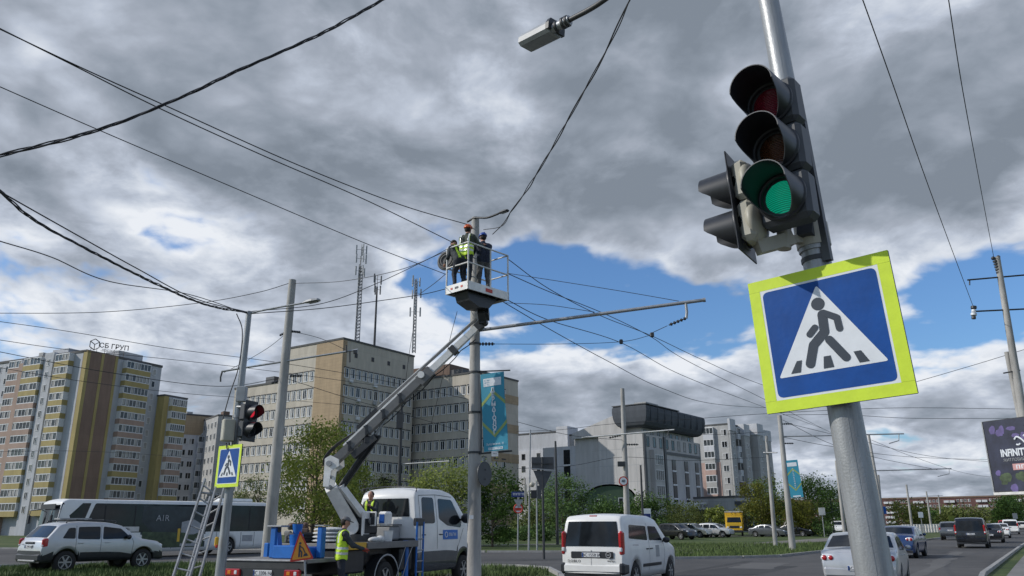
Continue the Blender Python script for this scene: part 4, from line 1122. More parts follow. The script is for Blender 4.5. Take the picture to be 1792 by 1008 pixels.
CARS = {
 'suv': dict(path=[(0, .42), (0, .80), (.05, 1.02), (.13, 1.10), (.50, 1.53), (.70, 1.60), (1.3, 1.64), (2.2, 1.61), (2.62, 1.52), (3.25, 1.10), (3.45, 1.05), (4.05, .96), (4.26, .80), (4.32, .42)], W=1.82, belt=1.06, roof=1.64, wh=(.80, 3.47), r=.36, zb=.36,
      rw=((.16, 1.14), (.47, 1.50)), ws=((3.20, 1.13), (2.66, 1.50)), sw=[[(.60, 1.12), (1.02, 1.10), (1.02, 1.46), (.80, 1.45)], [(1.10, 1.09), (1.86, 1.07), (1.86, 1.49), (1.12, 1.48)], [(1.95, 1.07), (2.98, 1.08), (2.58, 1.42), (1.97, 1.49)]],
      seams=[[(1.06, .45), (1.05, 1.52)], [(1.90, .42), (1.90, 1.53)], [(3.02, .42), (3.06, .95), (3.0, 1.08)]], hd=[(1.22, .96), (2.12, .96)], tl=(.05, .98, .16, .30)),
 'sedan': dict(path=[(0, .38), (0, .72), (.05, .96), (.16, 1.03), (.70, 1.07), (1.30, 1.37), (1.62, 1.44), (2.3, 1.455), (2.75, 1.40), (3.55, 1.01), (3.7, .97), (4.35, .85), (4.66, .68), (4.75, .38)], W=1.82, belt=.98, roof=1.45, wh=(.95, 3.66), r=.32, zb=.24,
      rw=((.74, 1.09), (1.29, 1.365)), ws=((3.48, 1.04), (2.80, 1.38)), sw=[[(1.05, 1.04), (1.40, 1.03), (1.45, 1.30), (1.35, 1.30)], [(1.48, 1.02), (2.16, 1.0), (2.16, 1.36), (1.52, 1.33)], [(2.24, 1.0), (3.25, 1.0), (2.78, 1.32), (2.28, 1.36)]],
      seams=[[(1.42, .45), (1.36, .9), (1.46, 1.36)], [(2.20, .4), (2.20, 1.38)], [(3.28, .4), (3.32, .85), (3.25, 1.0)]], hd=[(1.60, .90), (2.42, .88)], tl=(.06, .86, .14, .36)),
 'van': dict(path=[(0, .40), (0, .80), (.02, 1.02), (.12, 1.74), (.22, 1.84), (.8, 1.88), (2.2, 1.85), (2.65, 1.76), (3.40, 1.19), (3.55, 1.12), (4.15, .96), (4.34, .72), (4.39, .40)], W=1.83, belt=1.12, roof=1.87, wh=(.86, 3.60), r=.33, zb=.26,
      rw=((.0265, 1.07), (.1145, 1.70)), ws=((3.34, 1.23), (2.72, 1.70)), sw=[[(.42, 1.27), (1.75, 1.20), (1.78, 1.58), (.58, 1.62)], [(1.90, 1.20), (2.95, 1.18), (2.55, 1.56), (1.95, 1.58)]],
      seams=[[(.62, 1.10), (1.05, 1.09)], [(1.84, .42), (1.84, 1.66)], [(2.98, .4), (3.06, .95), (2.98, 1.15)]], hd=[(1.70, .98), (1.98, .98)], tl=(.02, 1.15, .13, .62)),
}
def make_car(kind, name, label, loc, heading, paint, cat='car', group=None, z0=0, plate_txt=None, detail=True, lower=None, rim='rim', glass='glass_dark', scale=1.0, tail=True):
    c = CARS[kind]; rz = math.atan2(heading[1], heading[0])
    t = thing(name, label, cat, (loc[0], loc[1], z0), rz, group); t.scale = (scale,) * 3
    B = Body(c['path'], c['W'], c['belt'], c['roof'], c['zb'], c['wh'], c['r'] + .07, c['r'] + .01, tum=.15 if kind != 'van' else .13, plan_f=(.75, .17))
    B.build('body', t, paint, lower=lower, lower_z=.62)
    B.seg_window('rear_window', t, *c['rw'], k=.98 if kind != 'suv' else .92, kt=.95 if kind != 'suv' else .90, mat=glass); B.seg_window('windscreen', t, *c['ws'], k=.94, kt=.93, mat=glass)
    for w in c['sw']: B.side_panel('side_window', t, w, glass)
    for x in c['wh']:
        for sd in (1, -1): wheel(t, x, sd * (c['W'] / 2 - .12), c['r'], rim=rim)
    x, z, w, h = c['tl']
    for sd in (1, -1):
        if kind == 'sedan':
            b = MB()
            b.ball((.035, sd * .71, z), 1, 'lamp_clear', 14, 8, (.045, .19, .095)); o = b.build('tail_light', t)
            for yy, rr in ((.64, .062), (.79, .068)):
                d = MB(); d.ball((.012, sd * yy, z), 1, 'tail_red', 12, 7, (.045, rr, rr)); d.build('lens', o)
        else:
            yy = B.hw(.1, z); b = MB(); b.box((x + .06, sd * (yy - w * .38), z), (.20, w, h), 'tail_red', None, .05); o = b.build('tail_light', t)
            d = MB(); d.box((x + .05, sd * (yy - w * .38), z - h * .25), (.21, w * .7, h * .18), 'lamp_clear', None, .02); d.build('lens', o)
        b = MB(); b.ball((c['path'][-2][0] - .14, sd * .62, c['path'][-2][1] + .02), 1, 'lamp_clear', 12, 8, (.2, .19, .085)); b.build('headlight', t)
    if detail:
        B.seam(t, c['seams']); handles(t, B, c['hd'], 'black_plastic' if kind == 'van' else paint)
    mirrors(t, B, c['ws'][0][0] - .38, c['belt'] + .03, 'black_plastic' if kind != 'sedan' else paint, .75 if kind == 'sedan' else 1.0)
    b = MB(); b.box((.03, 0, .52), (.16, c['W'] * .93, .26), 'black_plastic' if kind == 'suv' else paint, None, .06); b.build('bumper', t)
    b = MB(); b.box((c['path'][-1][0] - .06, 0, .46), (.14, c['W'] * .78, .24), 'black_plastic', None, .05); b.build('bumper', t)
    if plate_txt: plate(t, -.065 if kind == 'sedan' else -.03, .62 if kind == 'sedan' else .88, plate_txt)
    return t, B
# silver SUV on the grass
hd = Vector((math.cos(R_(54)), math.sin(R_(54)))); a = P(122, 915, 27.4); base = Vector((a.x, a.y)) + Vector((-hd.y, hd.x)) * .80 - hd * .80
t, B = make_car('suv', 'parked_car', 'silver station-style SUV with roof bars and black bumpers parked on the grass', base, hd, 'silver_paint', plate_txt=None, lower='black_plastic', z0=.15)
for sd in (1, -1):
    b = MB(); b.tube(catmull([(.75, sd * .68, 1.60), (.9, sd * .68, 1.69), (2.3, sd * .68, 1.68), (2.45, sd * .68, 1.60)], 4), .022, 'black_plastic', 6); b.build('roof_bar', t)
for x in (1.05, 2.0): b = MB(); b.bx(x, x + .06, -.7, .7, 1.69, 1.73, 'black_plastic'); b.build('roof_bar', t)
b = MB(); b.bx(.85, 1.95, .05, .45, 1.735, 1.775, 'alu'); b.build('roof_box', t)
b = MB(); b.box((-.005, 0, .98), (.05, .62, .075), 'black_plastic', None, .02); b.build('trim', t); plate(t, -.03, .86, 'BC 2745 HO')
lettering(t, 'DUSTER', .055, 'black_plastic', (-.03, .45, .93), (0, -1, 0), (0, 0, 1), .001)
b = MB(); b.box((-.03, 0, .42), (.06, 1.2, .07), 'alu', None, .02); b.build('skid_plate', t)

# white van
th = R_(30); hdv = Vector((math.sin(th), math.cos(th))); rl = Vector((P(980, 915, 22.2).x, 22.2)); base = rl + Vector((hdv.y, -hdv.x)) * .915
t, B = make_car('van', 'van', 'white passenger van with dark rear window and black plate strip waiting on the road', base, hdv, 'white_paint', 'van', lower=None)
b = MB(); b.box((-.030, -.02, .86), (.04, 1.22, .17), 'black_plastic', None, .05); o = b.build('plate_trim', t)
plate(t, -.052, .86, 'BC 1558 IA')
b = MB(); b.tube([(-.056, -.5 + .07 * math.cos(a), .86 + .07 * math.sin(a)) for a in [math.pi * k / 8 for k in range(17)]], .012, 'alu', 5); b.build('badge', t)
lettering(t, 'FIAT', .05, 'lamp_clear', (-.054, -.5, .86), (0, -1, 0), (0, 0, 1), .002)
lettering(t, 'DOBLO', .095, 'dark_metal', (-.034, .50, .70), (0, -1, 0), (0, 0, 1), .002, spacing=1.3)
lettering(t, 'MULTIJET', .05, 'dark_metal', (-.030, -.56, .71), (0, -1, 0), (0, 0, 1), .002)
b = MB(); b.box((.19, 0, 1.845), (.06, .22, .035), 'tail_red', None, .01); b.build('brake_light', t)
b = MB(); b.bx(-.040, .02, -.005, .005, .48, .98, 'grey_paint'); b.build('door_seam', t)
B.side_panel('side_moulding', t, [(1.35, .52), (2.75, .52), (2.75, .60), (1.35, .60)], 'black_plastic', off=.015, r=.02)
B.side_panel('door_sticker', t, [(2.35, .75), (2.62, .75), (2.62, 1.06), (2.35, 1.06)], 'grey_paint', off=.009, r=.0)
for sd in (1, -1):
    b = MB(); b.box((.16, sd * .83, .52), (.42, .18, .30), 'black_plastic', None, .06); b.build('bumper_corner', t)
# silver sedan
hds = Vector((math.sin(R_(29)), math.cos(R_(29)))); rl = Vector((P(1433, 965, 20.3).x, 20.3)); base = rl + Vector((hds.y, -hds.x)) * .87
t, B = make_car('sedan', 'sedan_car', 'silver sedan with round red tail lamps, half hidden behind the big leaning signal pole', base, hds, 'silver_paint', plate_txt='BC 4310 EK', scale=.955)
b = MB(); b.tube([(.012, .07 * math.cos(a), .93 + .07 * math.sin(a)) for a in [math.pi * k / 8 for k in range(17)]], .010, 'dark_metal', 5)
b.beam((.012, .05, .975), (.012, 0, .89), .012, .012, 'dark_metal', (1, 0, 0)); b.beam((.012, -.05, .975), (.012, 0, .89), .012, .012, 'dark_metal', (1, 0, 0)); b.build('badge', t)
road_h = Vector((.535, .845))
make_car('sedan', 'sedan_car', 'dark blue sedan with red tail lamp ahead of the silver sedan', (P(1563, 950, 39).x, 39), Vector((.56, .83)), 'blue_paint_car', plate_txt='BC 7012 AM')
make_car('van', 'suv_car', 'black boxy off-road car with white plate driving away in the middle lane', (P(1701, 950, 53).x, 53), road_h, 'black_paint', plate_txt='BC 9031 CK', glass='glass_dark')
make_car('suv', 'suv_car', 'grey car in the left lane ahead of the black boxy car', (P(1664, 940, 76).x, 76), road_h, 'grey_car_paint', detail=False, plate_txt='BC 5518 AP')
make_car('sedan', 'sedan_car', 'black sedan just right of the black boxy car', (P(1733, 940, 66).x, 66), road_h, 'black_paint', detail=False, plate_txt='BC 1187 BI')
make_car('sedan', 'sedan_car', 'white sedan in the right lane beyond the black sedan', (P(1750, 935, 84).x, 84), road_h, 'white_paint', detail=False)
make_car('van', 'van', 'white far van between the white sedan and the right picture edge', (P(1770, 930, 108).x, 108), road_h, 'white_paint', 'van', detail=False)
make_car('suv', 'suv_car', 'farthest white car at the right edge of the road', (P(1789, 926, 138).x, 138), road_h, 'white_dirty', detail=False)
make_car('van', 'van', 'red far van on the road under the billboard', (P(1757, 922, 165).x, 165), road_h, 'red_paint', 'van', detail=False)
GP = 'cars parked along the far lane'
make_car('suv', 'parked_car', 'cream parked SUV nearest the white van', (P(1185, 940, 98).x, 98), Vector((.75, -.66)), 'beige_silver', group=GP, detail=False)
make_car('sedan', 'parked_car', 'white parked hatchback between the cream and the silver parked cars', (P(1203, 940, 103).x, 103), Vector((.72, -.69)), 'white_paint', group=GP, detail=False)
make_car('suv', 'parked_car', 'silver parked SUV left of the yellow truck', (P(1222, 940, 99).x, 99), Vector((.80, -.6)), 'silver_paint', group=GP, detail=False)
make_car('suv', 'parked_car', 'dark parked SUV partly behind the mirror of the white van', (P(1158, 940, 88).x, 88), Vector((.6, -.8)), 'black_paint', group=GP, detail=False)
make_car('sedan', 'parked_car', 'dark grey parked car directly right of the yellow truck', (P(1316, 938, 101).x, 101), Vector((.7, -.7)), 'grey_car_paint', group=GP, detail=False)
make_car('sedan', 'parked_car', 'black parked car left of the leaning banner pole', (P(1362, 936, 104).x, 104), Vector((.7, -.7)), 'black_paint', group=GP, detail=False)
make_car('van', 'parked_van', 'white parked van just right of the banner pole', (P(1392, 932, 122).x, 122), Vector((-.5, -.86)), 'white_paint', 'van', detail=False)
make_car('van', 'parked_van', 'white parked van left of the dark thin pole near the big signal pole', (P(1470, 930, 132).x, 132), Vector((-.4, -.9)), 'white_paint', 'van', detail=False)
# yellow box truck
t = thing('box_truck', 'yellow fronted delivery box truck facing the camera among parked cars', 'truck', (P(1287, 940, 106).x, 106, 0), math.atan2(-.96, -.28))
b = MB(); b.bx(-1.6, .6, -1.05, 1.05, .55, 1.75, 'yellow_paint', .12); b.add([(-1.0, -1.0, 1.7), (.55, -1.0, 1.7), (.1, -.92, 2.45), (-1.0, -.92, 2.45), (-1.0, 1.0, 1.7), (.55, 1.0, 1.7), (.1, .92, 2.45), (-1.0, .92, 2.45)], [(0, 1, 2, 3), (4, 7, 6, 5), (1, 5, 6, 2), (3, 2, 6, 7)], 'yellow_paint'); b.build('cab', t)
b = MB(); b.add([(.57, -.9, 1.72), (.57, .9, 1.72), (.16, .82, 2.36), (.16, -.82, 2.36)], [(0, 1, 2, 3)], 'glass_dark'); b.build('windscreen', t)
b = MB(); b.bx(-5.6, -1.2, -1.15, 1.15, .9, 3.0, 'yellow_paint', .06); b.build('cargo_box', t)
b = MB(); b.bx(-5.65, -1.15, -1.18, 1.18, 3.0, 3.1, 'white_dirty'); b.build('box_roof', t)
b = MB(); b.bx(.5, .66, -1.0, 1.0, .45, .75, 'black_plastic', .04); b.build('bumper', t)
b = MB(); b.bx(.57, .64, -.6, .6, 1.0, 1.3, 'black_plastic', .03); b.build('grille', t)
for sd in (1, -1):
    b = MB(); b.box((.6, sd * .82, 1.1), (.08, .26, .2), 'lamp_clear', None, .03); b.build('headlight', t)
    for x in (-.3, -4.2): wheel(t, x, sd * .9, .38)
# bus
hb = Vector((-.635, -.772)); rear = Vector((P(474, 940, 50.5).x, 50.5)) - Vector((-hb.y, hb.x)) * 1.25
t = thing('city_bus', 'long white low-floor city bus with dark glazing and a printed advertisement on its side', 'bus', (rear.x, rear.y, 0), math.atan2(hb.y, hb.x))
LB = 12.6
B = Body([(0, .35), (0, 2.55), (.12, 2.85), (.4, 2.98), (LB - .5, 2.98), (LB - .22, 2.84), (LB - .02, 1.0), (LB, .9), (LB, .35)], 2.5, 1.3, 3.0, .30, (2.9, LB - 2.7), .56, .48, tum=.035, plan_r=(.3, .05), plan_f=(.5, .10), crown=.05, low=.99)
B.build('body', t, 'white_paint')
B.side_panel('window_band', t, [(.35, 1.32), (LB - 1.35, 1.32), (LB - 1.87, 2.80), (.35, 2.80)], 'glass_dark', r=.08)
B.seg_window('windscreen', t, (LB - .028, 1.08), (LB - .205, 2.70), 1.0)
B.side_panel('driver_window', t, [(LB - 1.15, 1.1), (LB - .05, 1.1), (LB - .235, 2.80), (LB - 1.64, 2.80)], 'glass_dark', r=.04)
for x in (1.6, 3.1, 8.6, 10.2): B.seam(t, [[(x, 1.34), (x, 2.70)]], (1,), name='window_divider', mat='rubber', w=.06, off=.012)
B.seam(t, [[(x, .45), (x, 1.28)] for x in (1.2, 2.1, 3.7, 5.0, 6.4, 7.9, 9.4)], name='body_seam', w=.025)
B.side_panel('advert_panel', t, [(4.4, .50), (8.2, .50), (8.2, 2.70), (4.4, 2.70)], 'advert_dark', sides=(1,), off=.016, r=.02)
B.side_panel('advert_picture', t, [(4.5, .52), (8.1, .52), (8.1, 1.35), (4.5, 1.25)], 'green_print', sides=(1,), off=.022, r=.02)
B.side_panel('advert_picture', t, [(4.7, .55), (5.9, .55), (5.9, 1.85), (5.2, 2.0), (4.7, 1.75)], 'grey_paint', sides=(1,), off=.028, r=.02)
B.side_panel('advert_picture', t, [(5.95, .8), (6.1, .8), (6.1, 1.5), (5.95, 1.5)], 'yellow_paint', sides=(1,), off=.028, r=.01)
lettering(t, 'AIR', .46, 'grey_paint', (7.05, 1.29, 2.05), (-1, 0, 0), (0, 0, 1), .003, spacing=1.15)
B.side_panel('white_strip', t, [(8.3, 1.36), (LB - 1.5, 1.36), (LB - 1.55, 1.62), (8.3, 1.62)], 'white_dirty', sides=(1,), off=.016, r=.01)
marks(t, 'dark_metal', (11.2, 1.292, 1.44), (-1, 0, 0), (0, 0, 1), 2.4, .12, 14)
B.side_panel('vent_grille', t, [(1.3, .75), (2.0, .75), (2.0, 1.1), (1.3, 1.1)], 'grey_paint', sides=(1,), r=.02)
b = MB(); b.box((2.2, 0, 3.1), (2.2, 1.5, .24), 'white_paint', None, .1); b.build('roof_unit', t)
b = MB(); b.bx(LB - .06, LB - .02, -.9, .9, 2.5, 2.75, 'black_plastic'); b.build('destination_display', t)
for x in (2.9, LB - 2.7):
    for sd in (1, -1): wheel(t, x, sd * 1.08, .47, .28)
for sd in (1, -1):
    b = MB(); b.tube([(LB - .2, sd * 1.2, 2.5), (LB + .25, sd * 1.38, 2.45), (LB + .28, sd * 1.4, 2.2)], .025, 'black_plastic', 5); b.box((LB + .28, sd * 1.4, 2.0), (.1, .2, .42), 'black_plastic', None, .03); b.build('mirror', t)
    b = MB(); b.box((LB - .02, sd * .9, .75), (.1, .35, .16), 'lamp_clear', None, .03); b.build('headlight', t)

# ================================================================ bucket truck
TO = Vector((-5.42, 18.1, 0)); TRZ = math.atan2(.91, .41)
truck = thing('bucket_truck', 'white crew-cab bucket truck with raised articulated boom and workers in its basket', 'truck', TO, TRZ)
TM = Matrix.Translation(TO) @ Matrix.Rotation(TRZ, 4, 'Z'); TI = TM.inverted()
def tw(x, y, z): return TM @ Vector((x, y, z))
b = MB(); b.bx(0, 4.55, -.42, -.30, .62, .80, 'dark_metal'); b.bx(0, 8, .30, .42, .62, .80, 'dark_metal'); b.bx(0.2, 8, -.42, -.30, .60, .78, 'dark_metal')
b.bx(1.35, 2.35, -.95, .95, .55, 1.10, 'black_plastic', .04); b.bx(3.9, 4.5, -.98, .98, .5, 1.08, 'black_plastic', .04); b.bx(2.3, 3.95, -.7, .7, .7, 1.1, 'black_plastic'); b.build('chassis', truck)
b = MB(); b.bx(-.02, 1.35, -1.1, 1.1, .86, .94, 'deck_grey', .01); b.bx(-.06, 0.0, -1.12, 1.12, .70, .90, 'dark_metal', .02); b.bx(-.09, -.05, -1.12, 1.12, .895, .93, 'alu', .01); b.build('rear_platform', truck)
b = MB(); b.bx(1.30, 4.55, -1.08, 1.08, 1.12, 1.24, 'deck_grey', .01)
for i in range(12): b.bx(1.32 + i * .27, 1.34 + i * .27, -1.09, 1.09, 1.241, 1.247, 'dark_metal')
b.build('deck', truck)
b = MB(); b.bx(1.34, 2.15, -1.13, -1.08, 1.09, 1.25, 'hivis' if False else 'yellow_box', .01); b.build('side_board', truck)
b = MB(); b.bx(2.2, 4.55, -1.13, -1.08, 1.09, 1.25, 'boom_grey', .01); b.build('side_board', truck)
for y in (.82, -.82):
    b = MB(); b.box((-.11, y, .66), (.08, .42, .15), 'tail_red', None, .02); o = b.build('tail_light', truck)
    b = MB(); b.box((-.13, y + .08, .66), (.06, .12, .10), 'orange_lamp', None, .02); b.build('lens', o)
    b = MB(); b.box((-.13, y - .1, .66), (.06, .1, .10), 'lamp_clear', None, .02); b.build('lens', o)
b = MB(); b.bx(-.10, -.06, -.95, .95, .56, .76, 'black_plastic'); b.build('bumper', truck)
plate(truck, -.10, .66, 'BC 3306 HA')
# blue outrigger frame on the rear platform
b = MB(); b.box((.35, .10, 1.28), (.20, .16, .66), 'equip_blue', None, .02); b.beam((.35, .0, .95), (.35, .1, 1.5), .14, .18, 'equip_blue'); b.box((.35, .05, 1.63), (.28, .42, .04), 'galvanised', None, .01); b.cyl((.35, .02, 1.5), (.35, .02, 1.62), .05, 'dark_metal', 8)
b.box((.45, -.27, 1.08), (.5, .60, .28), 'equip_blue', None, .02); b.box((.55, -.70, 1.06), (.6, .32, .26), 'equip_blue', None, .02)
b.box((.6, -.98, 1.28), (.16, .14, .66), 'equip_blue', None, .02); b.box((.6, -.98, 1.64), (.22, .24, .03), 'galvanised'); b.build('outrigger_frame', truck)
for x, y, sd in ((1.1, 1.0, 1), (4.2, 1.0, 1), (4.2, -1.0, -1)):
    b = MB(); b.box((x, y * .95, .75), (.14, .14, 1.0), 'equip_blue', None, .02); b.cyl((x, y * .95, .28), (x, y * .95, .1), .045, 'galvanised', 10); b.cyl((x, y * .95, .1), (x, y * .95, .05), .14, 'dark_metal', 14); b.build('outrigger_leg', truck)
b = MB(); b.cyl((.5, -.36, 1.22), (.5, -.36, 1.45), .13, 'equip_blue', 16, .16)
b.build('blue_bucket', truck)
for k in range(7):
    pass
# mudguards and wheels
for sd in (1, -1):
    b = MB(); arc = [(3.15 + .56 * math.cos(a), .40 + .56 * math.sin(a)) for a in [math.pi * k / 10 for k in range(11)]]
    b.grid([[Vector((x, sd * .78, z)) for x, z in arc], [Vector((x, sd * 1.08, z)) for x, z in arc]], 'black_plastic'); b.grid([[Vector((x, sd * 1.08, z)) for x, z in arc], [Vector((3.15 + (x - 3.15) * .93, sd * 1.08, .4 + (z - .4) * .93)) for x, z in arc]], 'grey_paint'); b.build('mudguard', truck)
    wheel(truck, 3.15, sd * .92, .39, .26); wheel(truck, 7.45, sd * .86, .39, .24)
# cab
cab = thing('cab', None, None, (4.70, 0, 0)); cab.parent = truck
CB = Body([(0, .55), (0, 1.4), (.02, 2.38), (.10, 2.52), (.35, 2.60), (1.6, 2.61), (2.05, 2.53), (2.28, 2.42), (2.98, 1.70), (3.10, 1.62), (3.55, 1.42), (3.76, 1.1), (3.82, .5)], 1.96, 1.62, 2.61, .42, (2.75,), .50, .40, tum=.14, plan_r=(.2, .04), plan_f=(.8, .16), crown=.05)
CB.build('cab_body', cab, 'white_paint', lower='grey_car_paint', lower_z=.98)
CB.seg_window('rear_window', cab, (.0108, 1.86), (.0195, 2.34), .86, 'glass_dark'); CB.seg_window('windscreen', cab, (2.93, 1.75), (2.33, 2.37), .95)
CB.side_panel('side_window', cab, [(.28, 1.68), (.98, 1.68), (.98, 2.38), (.34, 2.38)], r=.10)
CB.side_panel('side_window', cab, [(1.22, 1.80), (1.70, 1.62), (2.50, 1.56), (2.54, 1.74), (2.04, 2.34), (1.24, 2.36)], r=.08)
CB.seam(cab, [[(.18, 1.0), (.18, 2.42), (1.1, 2.46)], [(1.10, 1.0), (1.10, 2.46), (2.05, 2.42)], [(2.30, 1.0), (2.66, 1.54)]], w=.016); handles(cab, CB, [(.34, 1.38), (1.30, 1.38)])
CB.side_panel('blue_door_sticker', cab, [(1.42, 1.24), (2.30, 1.24), (2.30, 1.50), (1.42, 1.50)], 'equip_blue', off=.010, r=.0)
marks(cab, 'white_sheet', (1.74, -1.0, 1.33), (1, 0, 0), (0, 0, 1), .45, .09, 6)
b = MB(); b.tube([(1.60 + .07 * math.cos(a), -.998, 1.37 + .07 * math.sin(a)) for a in [math.pi * k / 8 for k in range(17)]], .014, 'white_sheet', 5); b.build('badge', cab)
mirrors(cab, CB, 2.52, 1.78, 'black_plastic', 1.7)
b = MB(); b.tube(catmull([(.05, .88, 2.50), (.06, .84, 2.62), (.25, .0, 2.68), (.06, -.84, 2.62), (.05, -.88, 2.50)], 4), .014, 'dark_metal', 5); b.build('roof_rail', cab)
b = MB(); b.box((3.83, 0, .62), (.14, 1.75, .3), 'black_plastic', None, .06); b.build('bumper', cab)
for sd in (1, -1): b = MB(); b.box((3.72, sd * .66, 1.02), (.18, .34, .22), 'lamp_clear', None, .06); b.build('headlight', cab)
b = MB(); b.box((4.35, .15, 1.44), (.5, 1.35, .36), 'grey_paint', None, .04); b.box((4.35, .15, 1.645), (.54, 1.4, .03), 'boom_grey'); b.build('tool_locker', truck)
b = MB()
for x in (4.52, 4.86): b.cyl((x - .02, -1.10, .30), (x - .02, -1.10, 1.72), .028, 'equip_blue', 8)
for z in (.45, .72, 1.0, 1.28): b.cyl((4.5, -1.10, z), (4.84, -1.10, z), .02, 'galvanised', 6)
b.box((4.68, -1.05, 1.72), (.42, .12, .20), 'black_plastic', None, .02); b.build('access_ladder', truck)
for x0, x1 in ((3.75, 3.95), (4.05, 4.3)): b = MB(); b.tube(catmull([(x1, -1.12, 1.15), (x0, -1.12, .8), (x0 - .25, -1.12, .35)], 5), .012, 'galvanised', 5); b.build('strap', truck)
# turret
b = MB(); b.cyl((3.45, 0, 1.24), (3.45, 0, 1.42), .42, 'dark_metal', 20); b.box((3.5, -.05, 1.62), (.62, .55, .42), 'black_plastic', None, .04)
b.cyl((3.45, -.36, 1.75), (3.45, .36, 1.75), .09, 'galvanised', 12); b.box((3.3, -.28, 1.68), (.34, .06, .62), 'boom_white', None, .03); b.box((3.3, .28, 1.68), (.34, .06, .62), 'boom_white', None, .03); b.build('turret', truck)
b = MB(); b.box((3.62, -.66, 1.80), (.30, .28, .36), 'boom_white', None, .05); o = b.build('control_box', truck)
b = MB(); b.box((3.462, -.66, 1.80), (.012, .15, .22), 'blue_sheet'); b.build('sticker', o)
b = MB(); b.box((3.45, -.36, 1.80), (.05, .28, .36), 'boom_white', None, .01); b.box((3.43, -.36, 1.80), (.02, .22, .30), 'black_plastic'); b.build('guard_frame', truck)
# boom (world points, then into the truck's frame)
def tb(name, mb): return xform(mb, TI).build(name, truck)
K = P(581, 812, 20.05); K2 = P(579, 853, 20.3); BASE = P(616, 914, 21.1); TIP = P(846, 562, 19.55)
elbow_top = P(586, 800, 20.05)
side = Vector((0, 0, 1)).cross((TIP - K)).normalized()
b = MB()
b.beam(BASE + Vector((.03, 0, -.1)), K2, .34, .36, 'boom_white', up=(0, -1, .2), w1=.30, h1=.26); b.cyl(BASE + Vector((.03, -.25, -.12)), BASE + Vector((.03, .25, -.12)), .19, 'boom_white', 16); tb('lower_arm', b)
b = MB(); b.beam(P(641, 909, 21.1), P(596, 850, 20.35), .13, .16, 'boom_white'); b.beam(P(632, 912, 21.2), P(590, 853, 20.45), .16, .10, 'boom_grey'); tb('link_arm', b)
b = MB(); b.cyl(BASE + Vector((.18, .05, -.05)), BASE.lerp(K2, .62) + Vector((.1, .05, .02)), .055, 'dark_metal', 10); b.cyl(BASE.lerp(K2, .5) + Vector((.1, .05, .02)), K2 + Vector((.1, .03, .05)), .035, 'galvanised', 10); tb('hydraulic_cylinder', b)
# knee bracket
b = MB()
for s_ in (-.19, .19):
    b.prism([(-.12, -.56), (.02, -.56), (.06, -.18), (.26, -.06), (.24, .10), (.02, .20), (-.12, .12)], K + side * s_ - side * .02, (1, 0, 0) if False else Vector((TIP.x - K.x, TIP.y - K.y, 0)).normalized(), (0, 0, 1), side, .04, 'boom_white')
b.cyl(K - side * .24, K + side * .24, .07, 'galvanised', 12); b.cyl(K2 - side * .24, K2 + side * .24, .06, 'galvanised', 12)
tb('knee_bracket', b)
D = (TIP - K).normalized(); n_ = side.cross(D)
if n_.z < 0: n_ = -n_
Lb = (TIP - K).length
def at(f, up=0.0, s_=0.0): return K + D * Lb * f + n_ * up + side * s_
b = MB(); b.beam(at(.02, .0), at(.60, .0), .22, .20, 'boom_grey', up=n_); b.beam(at(.10, .125), at(.60, .125), .20, .045, 'boom_white', up=n_); tb('upper_boom', b)
b = MB(); b.beam(at(.55, -.01), at(.985, -.01), .17, .17, 'boom_white', up=n_, w1=.15, h1=.15); tb('telescopic_section', b)
b = MB(); b.beam(at(.32, .23), at(.985, .17), .06, .05, 'boom_grey', up=n_); b.beam(at(.34, .27), at(.97, .21), .025, .02, 'boom_white', up=n_); tb('hose_carrier', b)
b = MB(); b.beam(at(.57, -.02), at(.65, -.02), .27, .27, 'boom_grey', up=n_); b.cyl(at(.60, .05, -.20), at(.60, .05, .20), .09, 'boom_white', 12); tb('boom_collar', b)
b = MB(); b.beam(at(.78, -.02), at(.81, -.02), .22, .22, 'dark_metal', up=n_); tb('boom_collar', b)
b = MB(); b.beam(at(.95, -.02), at(.985, -.02), .20, .20, 'dark_metal', up=n_); tb('boom_collar', b)
b = MB(); b.beam(at(.10, -.24), at(.24, -.28), .20, .16, 'dark_metal', up=n_); b.beam(at(.20, .22), at(.33, .24), .12, .08, 'black_plastic', up=n_); b.box(at(.20, -.20), (.22, .22, .22), 'black_plastic', None, .05); tb('valve_block', b)
b = MB(); b.cyl(K2 + Vector((.22, .1, .05)), at(.25, -.25), .055, 'dark_metal', 12); b.cyl(at(.20, -.28), at(.33, -.12), .03, 'galvanised', 8); b.beam(K2 + Vector((.30, .12, .0)), at(.26, -.33), .07, .06, 'black_plastic', up=n_); tb('lift_cylinder', b)
for q in range(4):
    f0 = .12 + .11 * q; b = MB(); b.box(at(f0, .0, -.115), (.05, .05, .26), 'dark_metal'); b.box(at(f0, .0, .0), (.26, .26, .035), 'dark_metal', Matrix.Rotation(.9, 3, 'Y')); tb('cable_guide', b)
for q in range(3):
    b = MB(); b.tube(catmull([K2 + Vector((.05, 0, .1 + q * .04)), K + Vector((-.16 - q * .03, -.02, .05)), at(.06, .25 + q * .03), at(.18, .20)], 6), .016, 'rubber', 5); tb('hose', b)
b = MB()
for k in range(9):
    f = .1 + .09 * k; b.tube([at(f, -.16 - .05 * (k % 2)), at(f + .045, -.20), at(f + .09, -.16 - .05 * ((k + 1) % 2))], .013, 'rubber', 5, False)
tb('cable', b)
# basket
N0 = P(819, 499, 18.2); L0 = AZ(782, 510, N0.z); R0 = AZ(889, 520, N0.z)
eu = (R0 - N0).normalized(); ev = (L0 - N0); ev = (ev - eu * ev.dot(eu)).normalized(); bl = (R0 - N0).length; bw = (L0 - N0).length; BH = 1.13
basket = frame_thing('basket', None, None, TI @ N0, TI.to_3x3() @ eu, (0, 0, 1))
basket.parent = truck
